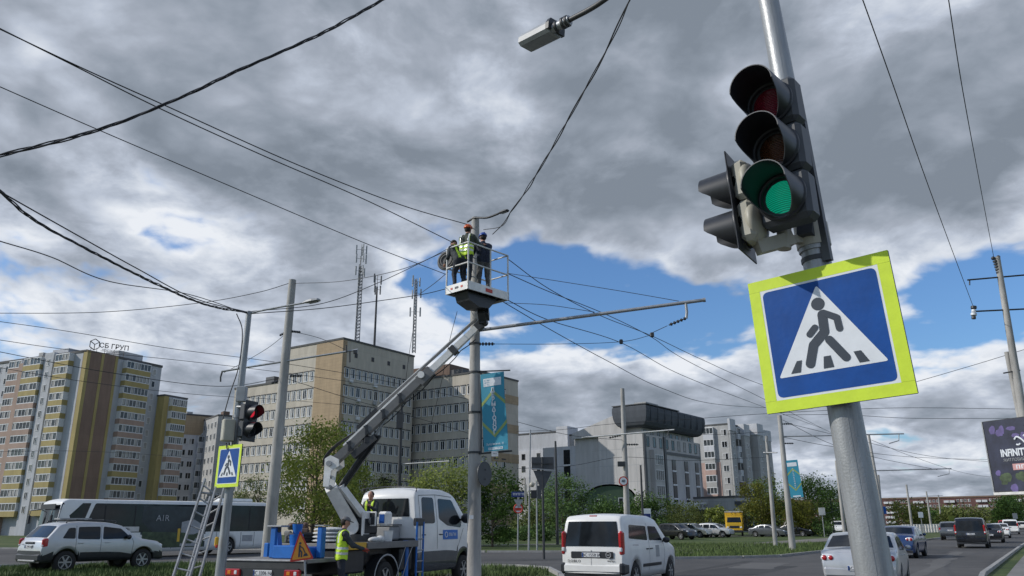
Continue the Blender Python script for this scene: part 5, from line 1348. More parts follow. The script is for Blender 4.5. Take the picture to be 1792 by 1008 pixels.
# local: x along the long side (to the right), y away from camera side to the left corner
b = MB(); b.bx(0, bl, 0, bw, -.02, .02, 'boom_grey'); tbm = b
b.bx(-.02, bl + .02, -.02, .01, -.09, .12, 'boom_white'); b.bx(-.02, .01, -.02, bw + .02, -.09, .12, 'boom_white'); b.bx(bl - .01, bl + .02, -.02, bw + .02, -.09, .12, 'boom_white'); b.bx(-.02, bl + .02, bw - .01, bw + .02, -.09, .12, 'boom_white')
for k in range(6): b.bx(.1 + k * .24, .14 + k * .24, .01, bw, -.08, -.02, 'dark_metal')
b.build('basket_floor', basket)
for k, (u, m) in enumerate(((.2, 'sign_red'), (.38, 'billboard_dark'), (.56, 'sign_red'))):
    b = MB(); b.box((-.024, u, .015), (.006, .07 if k != 1 else .12, .05), m); b.build('sticker', basket)
b = MB(); b.box((.72, -.024, .01), (.24, .006, .09), 'sign_red'); b.build('sticker', basket)
def rail(p, q, r=.021):
    b = MB(); b.cyl(p, q, r, 'white_dirty', 8); b.build('rail', basket)
cs = [(0, 0), (bl, 0), (bl, bw), (0, bw)]
for x, y in cs + [(bl * .55, 0)]: rail((x, y, 0), (x, y, BH))
for i in range(4):
    (x0, y0), (x1, y1) = cs[i], cs[(i + 1) % 4]
    for z in (BH, BH * .53): rail((x0, y0, z), (x1, y1, z))
b = MB(); b.prism([(.12, -.09), (bl - .25, -.09), (bl * .62, -.38), (bl * .38, -.42), (.2, -.30)], (0, bw * .18, 0), (1, 0, 0), (0, 0, 1), (0, 1, 0), bw * .6, 'black_plastic'); b.build('basket_mount', basket)
Bm = TM @ (TI @ N0); mount = N0 + eu * (bl * .60) + ev * (bw * .5) + Vector((0, 0, -.36))
b = MB(); b.beam(TIP, mount, .20, .26, 'dark_metal'); b.cyl(TIP - side * .2, TIP + side * .2, .10, 'black_plastic', 12); b.beam(TIP + Vector((.1, 0, .1)), mount + Vector((.12, 0, -.02)), .12, .2, 'black_plastic'); tb('basket_jib', b)

# things lying on the truck
for k in range(4):
    t = thing('sack', ['bottom', 'second', 'third', 'top'][k] + ' white sack in the flattened pile on the truck deck', 'sack', tw(1.72, -.35, 1.245 + k * .085), TRZ + .1 * k, 'white sacks stacked on the deck')
    b = MB(); b.ball((0, 0, .05), 1, 'sack_white', 18, 8, (.34 - .02 * k, .48 - .03 * k, .052)); b.build('sack_body', t)
    b = MB(); b.tube([(.34 - .02 * k, -.1, .05), (.40 - .02 * k, 0, .05), (.34 - .02 * k, .1, .05)], .012, 'sack_white', 5); b.build('tied_end', t)
t = thing('rag_bundle', 'crumpled white cloth bundle on the deck edge beside the worker', 'rag', tw(2.9, -.85, 1.245), TRZ)
b = MB(); b.ball((0, 0, .05), 1, 'sack_white', 12, 8, (.22, .14, .07)); b.ball((.3, .05, .05), 1, 'sack_white', 12, 8, (.16, .12, .06)); b.ball((.15, -.06, .06), 1, 'sack_white', 10, 6, (.1, .12, .09)); b.build('cloth', t)
t = thing('paint_bucket', 'small white plastic bucket on the deck below the control box', 'bucket', tw(3.55, -.82, 1.245), TRZ)
b = MB(); b.cyl((0, 0, 0), (0, 0, .24), .10, 'white_paint', 16, .125); b.build('pail', t); b = MB(); b.cyl((0, 0, .24), (0, 0, .262), .13, 'white_dirty', 16); b.build('lid', t)
t = thing('dark_bucket', 'small dark blue bucket holding cut branches on the rear platform', 'bucket', tw(.5, -.38, 1.455), TRZ)
b = MB(); b.cyl((0, 0, 0), (0, 0, .22), .09, 'equip_blue', 14, .12); b.build('pail', t); b = MB()
for k in range(9): b.tube([(0, 0, .1), (rnd.uniform(-.1, .1), rnd.uniform(-.12, .12), .3), (rnd.uniform(-.16, .16), rnd.uniform(-.2, .2), .45)], .008, 'leaf_dark', 4)
b.build('twigs', t)
t = thing('cable_coil', 'black rubber tyre-like cable coil on the deck behind the blue frame', 'cable coil', tw(1.6, .35, 1.245), TRZ)
b = MB()
for q in range(3): b.tube([(.30 * math.cos(a), .30 * math.sin(a), .05 + q * .07) for a in [math.pi * k / 12 for k in range(25)]], .045, 'rubber', 8)
b.build('coil', t)
t = thing('debris_pile', 'brown heap of old lamp parts and cloth on the deck behind the road work sign', 'debris', tw(1.9, .65, 1.245), TRZ)
b = MB()
for k in range(16): b.box((rnd.uniform(-.5, .5), rnd.uniform(-.3, .3), rnd.uniform(.05, .42)), (rnd.uniform(.1, .4), rnd.uniform(.08, .2), rnd.uniform(.05, .2)), rnd.choice(['debris_brown', 'coil_grey', 'debris_brown']) if 'debris_brown' in MATS else 'coil_grey', Matrix.Rotation(rnd.uniform(0, 3), 3, 'Z') @ Matrix.Rotation(rnd.uniform(-.5, .5), 3, 'X'), .03)
b.build('heap', t)
# road work sign at rear right corner
rw = P(527, 963, 17.55)
sgn = frame_thing('road_work_sign', 'orange triangular road work sign with red rim on the rear corner of the truck', 'road sign', rw, (.93, .16, .12), (-.10, .05, 1))
def tri(w, h, r=.04): return roundpoly([(-w / 2, -h / 3), (w / 2, -h / 3), (0, 2 * h / 3)], r)
b = MB(); b.prism(tri(.50, .62), (0, 0, 0), (1, 0, 0), (0, 0, 1), (0, 1, 0), .02, 'sign_red'); o = b.build('plate', sgn)
b = MB(); b.prism(tri(.40, .50, .03), (0, 0, -.005), (1, 0, 0), (0, 0, 1), (0, -1, 0), .004, 'sign_orange'); b.build('orange_field', sgn)
b = MB(); q = -.009
def cap(b, pts, w, mat, y):
    for (x0, z0), (x1, z1) in zip(pts, pts[1:]):
        d = Vector((x1 - x0, z1 - z0)); L_ = d.length; d.normalize(); m = Vector((-d.y, d.x)); poly = []
        for k in range(9): a = math.pi / 2 + math.pi * k / 8; poly.append((x0 + (d.x * math.cos(a) + m.x * math.sin(a)) * w / 2, z0 + (d.y * math.cos(a) + m.y * math.sin(a)) * w / 2))
        for k in range(9): a = -math.pi / 2 + math.pi * k / 8; poly.append((x1 + (d.x * math.cos(a) + m.x * math.sin(a)) * w / 2, z1 + (d.y * math.cos(a) + m.y * math.sin(a)) * w / 2))
        b.prism(poly, (0, y, 0), (1, 0, 0), (0, 0, 1), (0, -1, 0), .0012, mat); y -= .00035
    return y
y = cap(b, [(-.02, .10), (-.03, .02), (-.05, -.12)], .035, 'symbol_grey', -.0095); y = cap(b, [(-.03, .02), (.01, -.04), (0, -.13)], .03, 'symbol_grey', y); y = cap(b, [(-.02, .09), (.04, .04), (.08, -.06)], .022, 'symbol_grey', y)
b.prism([(.03, -.13), (.14, -.13), (.11, -.07), (.06, -.08)], (0, -.0095, 0), (1, 0, 0), (0, 0, 1), (0, -1, 0), .0015, 'symbol_grey'); b.prism([(-.01 + .025 * math.cos(a), .145 + .025 * math.sin(a)) for a in [k * .628 for k in range(10)]], (0, -.0095, 0), (1, 0, 0), (0, 0, 1), (0, -1, 0), .0015, 'symbol_grey')
b.build('digging_figure', sgn)
b = MB(); b.cyl((.06, .03, -.55), (.06, .03, .0), .022, 'galvanised', 8); b.build('post', sgn)
# ================================================================ poles
def pole_line(bpx, tpx, Y):
    A, B_ = P(*bpx, Y), P(*tpx, Y); d = (B_ - A); foot = A - d * (A.z / d.z); return foot, B_
def pole(name, label, bpx, tpx, Y, r0, r1, mat='concrete_pole', group=None, cat='utility pole', cap=True, part='shaft', n=16):
    F, T = pole_line(bpx, tpx, Y)
    t = thing(name, label, cat, F, 0, group); v = T - F
    b = MB(); b.tube([Vector((0, 0, -.05)), v * .33, v * .66, v], [r0, r0 + (r1 - r0) * .33, r0 + (r1 - r0) * .66, r1], mat, n)
    b.build(part, t)
    t['_h'] = 0; del t['_h']
    return t, F, T
def on(t, mb, name):    # world-coordinates mesh under an unrotated thing
    mb.v = [v - t.location for v in mb.v]; return mb.build(name, t)
def along(F, T, z): return F + (T - F) * ((z - F.z) / (T.z - F.z))
def band(t, F, T, z, r, mat='galvanised', h=.06, name='clamp'):
    b = MB(); d = (T - F).normalized(); c = along(F, T, z); b.cyl(c - d * h / 2, c + d * h / 2, r, mat, 16); on(t, b, name)
def insulator(b, p, d, L_=.45, r=.045):
    d = Vector(d).normalized()
    for k in range(5): b.cyl(p + d * (L_ * k / 5), p + d * (L_ * (k + .55) / 5), r, 'dark_metal', 8)
    b.cyl(p, p + d * L_, r * .4, 'dark_metal', 6)
def led_lamp(t, tip, d, size=.6, name='lamp_head', mat='grey_paint'):
    d = Vector(d).normalized(); s_ = d.cross(Vector((0, 0, 1))).normalized(); u = s_.cross(d)
    if u.z < 0: u = -u
    w = size * .42; b = MB(); pr = [(0, .30, .35), (.25, .8, .8), (.6, 1, 1), (.92, .85, .7), (1, .5, .3)]
    rows = []
    for f, ww, hh in pr:
        c = tip + d * size * f; a = w / 2 * ww; h = size * .16 * hh
        rows.append([c - s_ * a - u * h * .2, c - s_ * a * .8 + u * h * .6, c + u * h, c + s_ * a * .8 + u * h * .6, c + s_ * a - u * h * .2, c - u * h * .35, c - s_ * a - u * h * .2])
    b.grid(rows, mat, False); b.add(rows[0][:6], [list(range(6))], mat); b.add(rows[-1][:6], [list(range(6))], mat)
    o = on(t, b, name)
    b = MB(); c = tip + d * size * .6 - u * size * .075; b.add([c - s_ * w * .36 - d * size * .28, c + s_ * w * .36 - d * size * .28, c + s_ * w * .3 + d * size * .28, c - s_ * w * .3 + d * size * .28], [(0, 1, 2, 3)], 'galvanised'); b.v = [v - t.location for v in b.v]; q = b.build('diffuser', o)
    return o
# --- big leaning signal pole -----------------------------------------
BF, BT0 = pole_line((1531, 1008), (1345, 0), 4.70)
ax = (BT0 - BF).normalized(); BT = BF + ax * 6.9
big, = [thing('signal_pole', 'big leaning grey steel pole in the right foreground carrying the large crossing sign', 'signal pole', BF)]
b = MB()
def rad(z): return .1035 - (z - 1.35) * .0092
b.tube([BF + ax * h for h in (0, 1.4, 3, 4.5, 6.9)], [rad(h) for h in (0, 1.4, 3, 4.5, 6.9)], 'steel_pole', 40); on(big, b, 'shaft')
b = MB(); b.cyl(BF, BF + ax * .03, .22, 'steel_pole', 24)
for k in range(4): b.cyl(BF + Vector((.17 * math.cos(k * 1.57 + .7), .17 * math.sin(k * 1.57 + .7), 0)), BF + Vector((.17 * math.cos(k * 1.57 + .7), .17 * math.sin(k * 1.57 + .7), .07)), .016, 'dark_metal', 6)
on(big, b, 'base_flange')
b = MB(); arm = catmull([BT - ax * .15, P(1292, -250, 5.0), P(1190, -110, 5.9), P(1060, -2, 6.9), P(993, 37, 7.35)], 6); b.tube(arm, [.042] * 12 + [.030] * (len(arm) - 12), 'dark_metal', 10); on(big, b, 'lamp_arm')
L0_ = P(997, 35, 7.33); L1_ = P(963, 53, 7.5)
dl = (L1_ - L0_).normalized()
b = MB(); b.tube([L0_, L1_], [.055, .05], 'galvanised', 14)
for f in (.1, .35, .8): b.cyl(L0_ + dl * (f * .2), L0_ + dl * (f * .2 + .025), .068, 'dark_metal', 10)
on(big, b, 'lamp_socket')
A_, E_ = P(972, 50, 7.5), P(921, 76, 7.85); b = MB(); d = (E_ - A_).normalized(); s_ = d.cross(Vector((0, 0, 1))).normalized(); u = s_.cross(d)
oct_ = [(-.125, -.045), (-.125, .02), (-.09, .075), (.09, .075), (.125, .02), (.125, -.045), (.085, -.075), (-.085, -.075)]
b.prism(oct_, A_, s_, u, d, (E_ - A_).length, 'grey_paint'); o = on(big, b, 'lamp_head')
b = MB(); b.prism([(-.13, -.05), (-.13, .03), (-.10, .085), (.10, .085), (.13, .03), (.13, -.05)], A_ - d * .02, s_, u, d, .05, 'dark_metal'); b.v = [v - big.location for v in b.v]; b.build('end_cap', o)
b = MB(); b.add([A_ + s_ * x - u * .078 + d * q for x, q in ((-.08, .05), (.08, .05), (.08, .4), (-.08, .4))], [(0, 1, 2, 3)], 'galvanised'); b.v = [v - big.location for v in b.v]; b.build('diffuser', o)
b = MB(); c0_, c1_ = along(BF, BT, .4), along(BF, BT, 6.4); sd_ = Vector((-.30, -.95, 0)); b.beam(c0_ + sd_ * rad(.4), c1_ + sd_ * (rad(6.4) - .001), .006, .004, 'steel_pole', up=sd_); on(big, b, 'weld_seam')
band(big, BF, BT, 3.33, rad(3.3) + .012, 'steel_pole', .05); band(big, BF, BT, 3.25, rad(3.2) + .007, 'dark_metal', .03)

# --- large crossing sign ----------------------------------------------
a_ = Vector((.6697, -.5380, .0406)); dn = Vector((.0400, -.0170, -.8470)); TLc = Vector((1.5324, 4.8460, 3.1375))
cen = TLc + a_ / 2 + dn / 2
def crossing_sign(label, cen, ex, ez, Wd, Hd, flip=False, parent_group=None, thick=.022, by=.07):
    s = frame_thing('pedestrian_crossing_sign', label, 'road sign', cen, ex, ez, parent_group)
    w, h = Wd / 2, Hd / 2; k = Wd / .86
    b = MB(); b.bx(-w, w, .0, thick, -h, h, 'symbol_grey', .004); b.build('back_plate', s)
    b = MB(); f = .072 * k
    def q(x0, x1, z0, z1, m, y): b.add([(x0, y, z0), (x1, y, z0), (x1, y, z1), (x0, y, z1)], [(0, 1, 2, 3)], m)
    q(-w + .001, w - .001, h - f, h - .001, 'lime_sheet', -.0020); q(-w + .001, w - .001, -h + .001, -h + f, 'lime_sheet', -.0020); q(-w + .001, -w + f, -h + f + .001, h - f - .001, 'lime_sheet', -.0020); q(w - f, w - .001, -h + f + .001, h - f - .001, 'lime_sheet', -.0020)
    b.build('lime_border', s)
    iw, ih = w - f, h - f
    b = MB(); b.add([(x, -.0012, z) for x, z in [(-iw, -ih), (iw, -ih), (iw, ih), (-iw, ih)]], [(0, 1, 2, 3)], 'white_sheet'); b.build('white_edge', s)
    b = MB(); rp = roundpoly([(-iw + .014 * k, -ih + .014 * k), (iw - .014 * k, -ih + .014 * k), (iw - .014 * k, ih - .014 * k), (-iw + .014 * k, ih - .014 * k)], .038 * k, 6)
    b.add([(x, -.0028, z) for x, z in rp], [list(range(len(rp)))], 'blue_sheet'); b.build('blue_field', s)
    # triangle and figure, in units of the blue field
    def uv(px, py): return ((px - .5) * 2 * iw, (.5 - py) * 2 * ih)
    m = -1 if flip else 1
    T = roundpoly([(-.445 * 2 * iw, -.312 * 2 * ih), (.445 * 2 * iw, -.312 * 2 * ih), (-.006, .440 * 2 * ih)], .018 * k, 5)
    b = MB(); b.add([(x, -.0040, z) for x, z in T], [list(range(len(T)))], 'white_sheet'); b.build('white_triangle', s)
    b = MB(); y = -.0052; S2 = 2 * iw
    def pt(x, z): return (m * x * S2, z * S2)
    y = cap(b, [pt(.0, .170), pt(-.006, .020), pt(-.114, -.075), pt(-.165, -.225)], .056 * k, 'symbol_grey', y)
    y = cap(b, [pt(.022, -.055), pt(.128, -.222)], .050 * k, 'symbol_grey', y)
    y = cap(b, [pt(.012, .182), pt(.112, .120), pt(.118, .026)], .040 * k, 'symbol_grey', y)
    y = cap(b, [pt(-.078, .072), pt(-.130, .022)], .038 * k, 'symbol_grey', y)
    c = pt(-.020, .268)
    b.prism([(c[0] + .040 * k * math.cos(a), c[1] + .040 * k * math.sin(a)) for a in [k_ * math.pi / 14 for k_ in range(28)]], (0, -.0052, 0), (1, 0, 0), (0, 0, 1), (0, -1, 0), .001, 'symbol_grey')
    for st in ([(-.338, -.284), (-.256, -.284), (-.231, -.184), (-.274, -.184)], [(-.063, -.285), (.021, -.285), (.009, -.185), (-.048, -.185)], [(.224, -.285), (.303, -.285), (.251, -.187), (.193, -.187)]):
        b.prism([pt(*p_) for p_ in st], (0, -.0052, 0), (1, 0, 0), (0, 0, 1), (0, -1, 0), .001, 'symbol_grey')
    b.build('walking_figure', s)
    b = MB()
    for z in (h * .62, -h * .62): b.bx(-.16 * k, .16 * k, thick, thick + .03, z - .02, z + .02, 'galvanised'); b.bx(-.13 * k, -.09 * k, thick, thick + by, z - .02, z + .02, 'galvanised'); b.bx(.09 * k, .13 * k, thick, thick + by, z - .02, z + .02, 'galvanised')
    b.build('mounting_bracket', s)
    return s
crossing_sign('large square pedestrian crossing sign with lime border on the big leaning pole in the foreground', cen, a_, -dn, a_.length, dn.length)
b = MB(); p_ = BF + ax * 2.34; b.box((0, 0, 0), (.34, .03, .04), 'dark_metal')

# --- traffic lights -----------------------------------------------------
def visor(R=.148, L_=.30, thick=.006, cut=.30, n=36, mat='black_plastic'):
    "tunnel visor along -y from the lens plane"
    b = MB(); ro = []; ri = []
    for k in range(n + 1):
        th = -math.pi + 2 * math.pi * k / n; a = abs(th)      # 0 = top
        f = 1 if a < R_(95) else max(cut * .2, 1 - (1 - cut * .2) * ((a - R_(95)) / R_(70)) ** .8) if a < R_(165) else cut * .2
        ro.append((th, L_ * f))
    st = 5
    for (rad_, fl) in ((R, False), (R - thick, True)):
        g_ = [[Vector((rad_ * (1 - .06 * j / st) * math.sin(th), -l * j / st, rad_ * (1 - .06 * j / st) * math.cos(th))) for j in range(st + 1)] for th, l in ro]
        b.grid(g_, mat, True, fl)
    rim_ = [[Vector((R * .94 * math.sin(th), -l, R * .94 * math.cos(th))), Vector(((R * .94 - thick) * math.sin(th), -l, (R * .94 - thick) * math.cos(th)))] for th, l in ro]
    b.grid(rim_, 'housing_grey', False)
    return b
def lens_mat(name, col, e):
    m = bpy.data.materials.new(name); m.use_nodes = True; t = m.node_tree; b = t.nodes['Principled BSDF']
    c = t.nodes.new('ShaderNodeTexCoord'); w = t.nodes.new('ShaderNodeTexWave'); w.wave_type = 'BANDS'; w.bands_direction = 'Z'; w.inputs['Scale'].default_value = 26; w.inputs['Distortion'].default_value = 1.5
    t.links.new(c.outputs['Object'], w.inputs['Vector'])
    r = t.nodes.new('ShaderNodeMapRange'); r.inputs[3].default_value = .45; r.inputs[4].default_value = 1.25; t.links.new(w.outputs[1], r.inputs[0])
    v = t.nodes.new('ShaderNodeVectorMath'); v.operation = 'SCALE'; v.inputs[0].default_value = col; t.links.new(r.outputs[0], v.inputs['Scale'])
    t.links.new(v.outputs[0], b.inputs['Base Color']); b.inputs['Roughness'].default_value = .2
    if e: t.links.new(v.outputs[0], b.inputs['Emission Color']); b.inputs['Emission Strength'].default_value = e
    bp = t.nodes.new('ShaderNodeBump'); bp.inputs['Strength'].default_value = .6; bp.inputs['Distance'].default_value = .01; t.links.new(w.outputs[1], bp.inputs['Height']); t.links.new(bp.outputs[0], b.inputs['Normal'])
    MATS[name] = m
lens_mat('green_lit', (.003, .22, .13), .75); lens_mat('red_lit', (.55, .02, .04), 1.0); lens_mat('red_off', (.13, .008, .02), 0.05); lens_mat('amber_off', (.10, .035, .015), 0); lens_mat('dark_lens', (.02, .03, .03), 0)
def head(label, org, face, up, lenses, sp=.325, sc=1.0, back='housing_grey', board=None, shell='black_plastic', group=None, cut=.3, hw=.165, depth=.16, vr=.148, vl=.27):
    "local -y = facing; first lens at the bottom"
    up = Vector(up); ey = -Vector(face); ex = ey.cross(up)
    t = frame_thing('traffic_light', label, 'traffic light', org, ex, up, group); n = len(lenses)
    b = MB(); z0, z1 = -sp / 2, sp * (n - .5)
    for i in range(n): b.box((0, depth / 2, sp * i), (hw * 2, depth, sp - .008), back, None, .03)
    b.build('housing', t)
    if board:
        b = MB(); b.bx(-board, board, -.012, -.002, z0 - .06, z1 + .06, shell, .004); b.build('backing_board', t)
    for i, lm in enumerate(lenses):
        b = MB(); b.ball((0, .045, 0), 1, lm, 28, 12, (.130, .08, .130)); o = b.build('lens', t); o.location = (0, 0, sp * i)
        b = MB(); b.tube([(.139 * math.sin(a), -.012, .139 * math.cos(a)) for a in [2 * math.pi * k / 28 for k in range(29)]], .018, shell, 8); q = b.build('lens_ring', o)
        o2 = visor(vr, vl, cut=cut).build('visor', t); o2.location = (0, -.012, sp * i)
        if back == 'cream_plastic':
            b = MB(); b.ball((0, depth - .02, sp * i), 1, back, 24, 12, (.155, .06, .140)); b.build('rear_dome', t)
    if sc != 1: t.matrix_world = t.matrix_world @ Matrix.Scale(sc, 4)
    return t
n1v = Vector((-.66, -.75, 0)).normalized()
gl = P(1369, 345, 4.42); rd = P(1347, 182, 4.45); upv = (rd - gl).normalized(); spc = (rd - gl).length / 2
head('large traffic light on the foreground pole showing green, with red and amber dark above it', gl, n1v, upv, ['green_lit', 'amber_off', 'red_off'], sp=spc)
n2v = Vector((-.80, .56, 0)).normalized()
pl = P(1303, 398, 4.66); pu = P(1291, 320, 4.68)
head('two-lamp pedestrian signal seen from behind with cream back, left of the green traffic light', pl, n2v, (pu - pl).normalized(), ['dark_lens', 'dark_lens'], sp=.285, back='cream_plastic', board=.165, depth=.10, hw=.13, cut=1.0, vr=.128, vl=.215)
b = MB()
p0 = P(1346, 425, 4.62); p1 = P(1376, 420, 4.64); p2 = BF + ax * ((along(BF, BT, P(1420, 418, 4.7).z) - BF).length)
b.beam(P(1325, 434, 4.60), P(1385, 418, 4.64), .07, .085, 'cream_plastic'); b.cyl(P(1372, 395, 4.64), P(1372, 436, 4.64), .045, 'cream_plastic', 16); b.beam(P(1385, 420, 4.64), p2, .05, .05, 'cream_plastic')
b.beam(p2 - ax * .0, p2 + ax * .04 + n1v * .12, .10, .09, 'housing_grey'); b.cyl(p2 - ax * .06, p2 + ax * .09, rad(3.4) + .02, 'cream_plastic', 20)
on(big, b, 'signal_bracket')
b = MB(); up_z = rd.z + .17
for z in (gl.z + .1, rd.z): c = along(BF, BT, z); b.beam(c, c + n1v * .14, .06, .08, 'housing_grey'); b.cyl(c - ax * .03, c + ax * .03, rad(z) + .012, 'housing_grey', 20)
c0, c1 = along(BF, BT, gl.z - .35), along(BF, BT, rd.z + .2); off = Vector((.72, -.60, 0)).normalized() * .085 + n1v * .05
b.beam(c0 + off, c1 + off, .05, .05, 'housing_grey', up=n1v); on(big, b, 'signal_channel')

# --- lamp post with red signal, left ------------------------------------
t, F, T = pole('lamp_post', 'slim grey lamp post with red signal, cabinets and small crossing sign behind the ladder', (385, 1004), (436, 545), 16.9, .105, .062, 'steel_pole', cat='lamp post')
lp, LF, LT = t, F, T
b = MB(); e = P(532, 530, 16.6); b.tube(catmull([LT - Vector((0, 0, .05)), P(470, 541, 16.8), e], 5), .022, 'steel_pole', 8); on(t, b, 'lamp_arm'); led_lamp(t, e - (e - LT).normalized() * .02, (e - P(490, 538, 16.8)), .42)
b = MB(); c = P(423, 690, 16.75); b.box(c, (.20, .16, .32), 'grey_paint', None, .01); on(t, b, 'junction_box')
b = MB(); c = P(399, 753, 16.7); b.box(c, (.24, .22, .46), 'cream_plastic', Matrix.Rotation(.6, 3, 'Z'), .02); on(t, b, 'control_cabinet')
b = MB()
for k in range(4): b.tube(catmull([P(396 + k * 5, 775, 16.7), P(398 + k * 4, 786, 16.65), P(408, 778 + k * 4, 16.75)], 5), .012, 'wire_black', 5)
on(t, b, 'cables')
b = MB(); b.box(P(379, 948, 16.7), (.07, .08, .19), 'yellow_box', None, .02); b.box(P(379, 956, 16.66), (.05, .04, .06), 'sign_red', None, .01); on(t, b, 'push_button')
band(t, F, T, 4.4, .09); band(t, F, T, 3.9, .1)
upL = (LT - LF).normalized()
lo = P(436, 752, 16.72); hi = P(439, 722, 16.72)
hd_ = head('small two-lamp signal glowing red on the slim lamp post by the small crossing sign', lo, Vector((.90, -.42, 0)).normalized(), (hi - lo).normalized(), ['dark_lens', 'red_lit'], sp=.325, sc=(hi - lo).length / .325, board=.17, hw=.15, vl=.20)
b = MB(); b.cyl(P(420, 770, 16.85), P(430, 766, 16.72), .03, 'galvanised', 8); b.cyl(P(415, 712, 16.85), P(430, 712, 16.72), .03, 'galvanised', 8); on(t, b, 'signal_bracket')
c = P(399.5, 815.5, 16.62)
crossing_sign('small pedestrian crossing sign with lime border above the aluminium ladder', c, Vector((.80, -.60, 0)), Vector((.02, 0, 1)), .83, .86, flip=False, by=.1)
# --- ladder ---------------------------------------------------------------
t = thing('ladder', 'two-section aluminium ladder leaning against the slim lamp post', 'ladder', (P(330, 1008, 15.3).x, 15.3, 0))
def lad(a0, a1, b0, b1, Y0, Y1, nm, n0=0):
    A0, A1, B0, B1 = P(*a0, Y0), P(*a1, Y1), P(*b0, Y0), P(*b1, Y1)
    d = (A1 - A0); A0 = A0 - d * (A0.z / d.z); d = (B1 - B0); B0 = B0 - d * (B0.z / d.z)
    for q0, q1 in ((A0, A1), (B0, B1)):
        b = MB(); b.beam(q0, q1, .028, .07, 'alu', up=(0, -1, .3)); on(t, b, 'rail')
    n = int((A1 - A0).length / .28)
    for k in range(n0, n): 
        f = (k + .5) / n; b = MB(); b.cyl(A0.lerp(A1, f), B0.lerp(B1, f), .016, 'alu', 8); on(t, b, 'rung')
lad((304, 1006), (359, 838), (333, 1007), (378, 853), 15.3, 16.3, 'front')
lad((328, 1007), (368, 870), (350, 1007), (392, 855), 15.55, 16.5, 'back')
b = MB(); b.cyl(P(353, 862, 16.2), P(382, 866, 16.3), .022, 'alu', 8); on(t, b, 'rung')

# --- concrete pole left with tram arm -----------------------------------
pc, CF, CT = pole('tram_pole', 'pale concrete pole with a cross arm rising behind the truck, left of the hospital', (471, 940), (512, 490), 26, .21, .125, cat='tram pole', group='poles carrying the overhead wires')
b = MB(); e0, e1 = P(388, 650, 26.2), P(626, 612, 25.6); b.cyl(e0, e1, .035, 'galvanised', 8)
for q, l in ((P(389, 650, 26.2), (386, 668)), (P(612, 614, 25.6), (612, 634))): b.tube([q, P(l[0], l[1] - 8, q.y), P(*l, q.y)], .03, 'dark_metal', 6)
b.cyl(P(606, 604, 25.6), P(606, 617, 25.6), .025, 'dark_metal', 6); b.box(P(622, 616, 25.6), (.12, .12, .12), 'dark_metal'); on(pc, b, 'cross_arm')
for z in (6.6, 6.3, 5.3): band(pc, CF, CT, z, .20 - z * .008, 'dark_metal', .08)
b = MB(); insulator(b, P(503, 580, 26), P(488, 588, 26) - P(503, 580, 26), .3); insulator(b, P(511, 580, 26), Vector((1, 0, -.1)), .3); insulator(b, P(500, 664, 26), Vector((-1, 0, -.25)), .5); insulator(b, P(508, 658, 26), Vector((1, 0, 0)), .4); on(pc, b, 'insulator')

# --- centre pole ---------------------------------------------------------------
pd, DF, DT = pole('utility_pole', 'tall weathered concrete pole in the centre, worked on from the basket', (829.5, 1008), (832, 381), 20.2, .185, .105, group='poles carrying the overhead wires')
b = MB(); e = P(872, 374, 19.6); s0 = P(818, 388, 20.3); b.tube(catmull([s0, DT + Vector((0, -.12, -.05)), P(852, 381, 19.8), e], 4), .030, 'dark_metal', 8); on(pd, b, 'lamp_arm'); led_lamp(pd, e, P(895, 366, 19.3) - e, .36, mat='dark_metal')
b = MB(); a0, a1 = P(838, 578, 20.2), P(1232, 525, 18.6); b.cyl(a0, a1, .045, 'galvanised', 10); b.cyl(a1 - (a1 - a0).normalized() * .02, a1 + (a1 - a0).normalized() * .04, .055, 'galvanised', 10)
b.tube([P(1200, 530, 18.72), P(1202, 546, 18.72), P(1201, 557, 18.72)], .035, 'galvanised', 8); insulator(b, P(1200, 557, 18.72), P(1168, 570, 18.9) - P(1200, 557, 18.72), .45, .04); b.cyl(P(1168, 570, 18.9), P(1142, 582, 19), .008, 'wire_black', 5)
b.box(P(1141, 586, 19), (.10, .08, .12), 'dark_metal', None, .02); b.box(P(1087, 598, 19.4), (.09, .08, .12), 'dark_metal', None, .02); on(pd, b, 'contact_wire_arm')
b = MB(); insulator(b, P(838, 602, 20.2), Vector((1, 0, 0)), .42); on(pd, b, 'insulator')
for py in (602, 652, 722, 792): band(pd, DF, DT, P(830, py, 20.2).z, .16 + .001 * (py - 600) / 10, 'dark_metal', .05)
b = MB(); b.cyl(P(838, 650, 20.1), P(893, 648, 19.9), .018, 'dark_metal', 6); b.cyl(P(838, 794, 20.1), P(896, 789, 19.9), .022, 'dark_metal', 6); b.beam(P(842, 650, 20.1), P(842, 795, 20.1), .04, .04, 'dark_metal', (0, 1, 0)); on(pd, b, 'banner_bracket')
def disc_sign(t, c, r, back='grey_paint', nrm=(0, 1, 0)):
    nrm = Vector(nrm).normalized(); b = MB(); b.cyl(c - nrm * .01, c + nrm * .01, r, back, 28); on(t, b, 'sign_disc')
ds = thing('round_sign', 'round road sign seen from behind clamped to the central concrete pole', 'road sign', P(848, 829, 20.0)); disc_sign(ds, P(848, 829, 20.0), .30, 'housing_grey', (.8, -.55, 0))
b = MB(); b.cyl(P(838, 822, 20.1), P(850, 822, 20.0), .02, 'dark_metal', 6); b.cyl(P(838, 838, 20.1), P(850, 838, 20.0), .02, 'dark_metal', 6); on(ds, b, 'clamp')
b = MB(); c = P(825, 905, 20.0); b.box(c, (.10, .01, .09), 'plate_white'); on(pd, b, 'paper_notice')
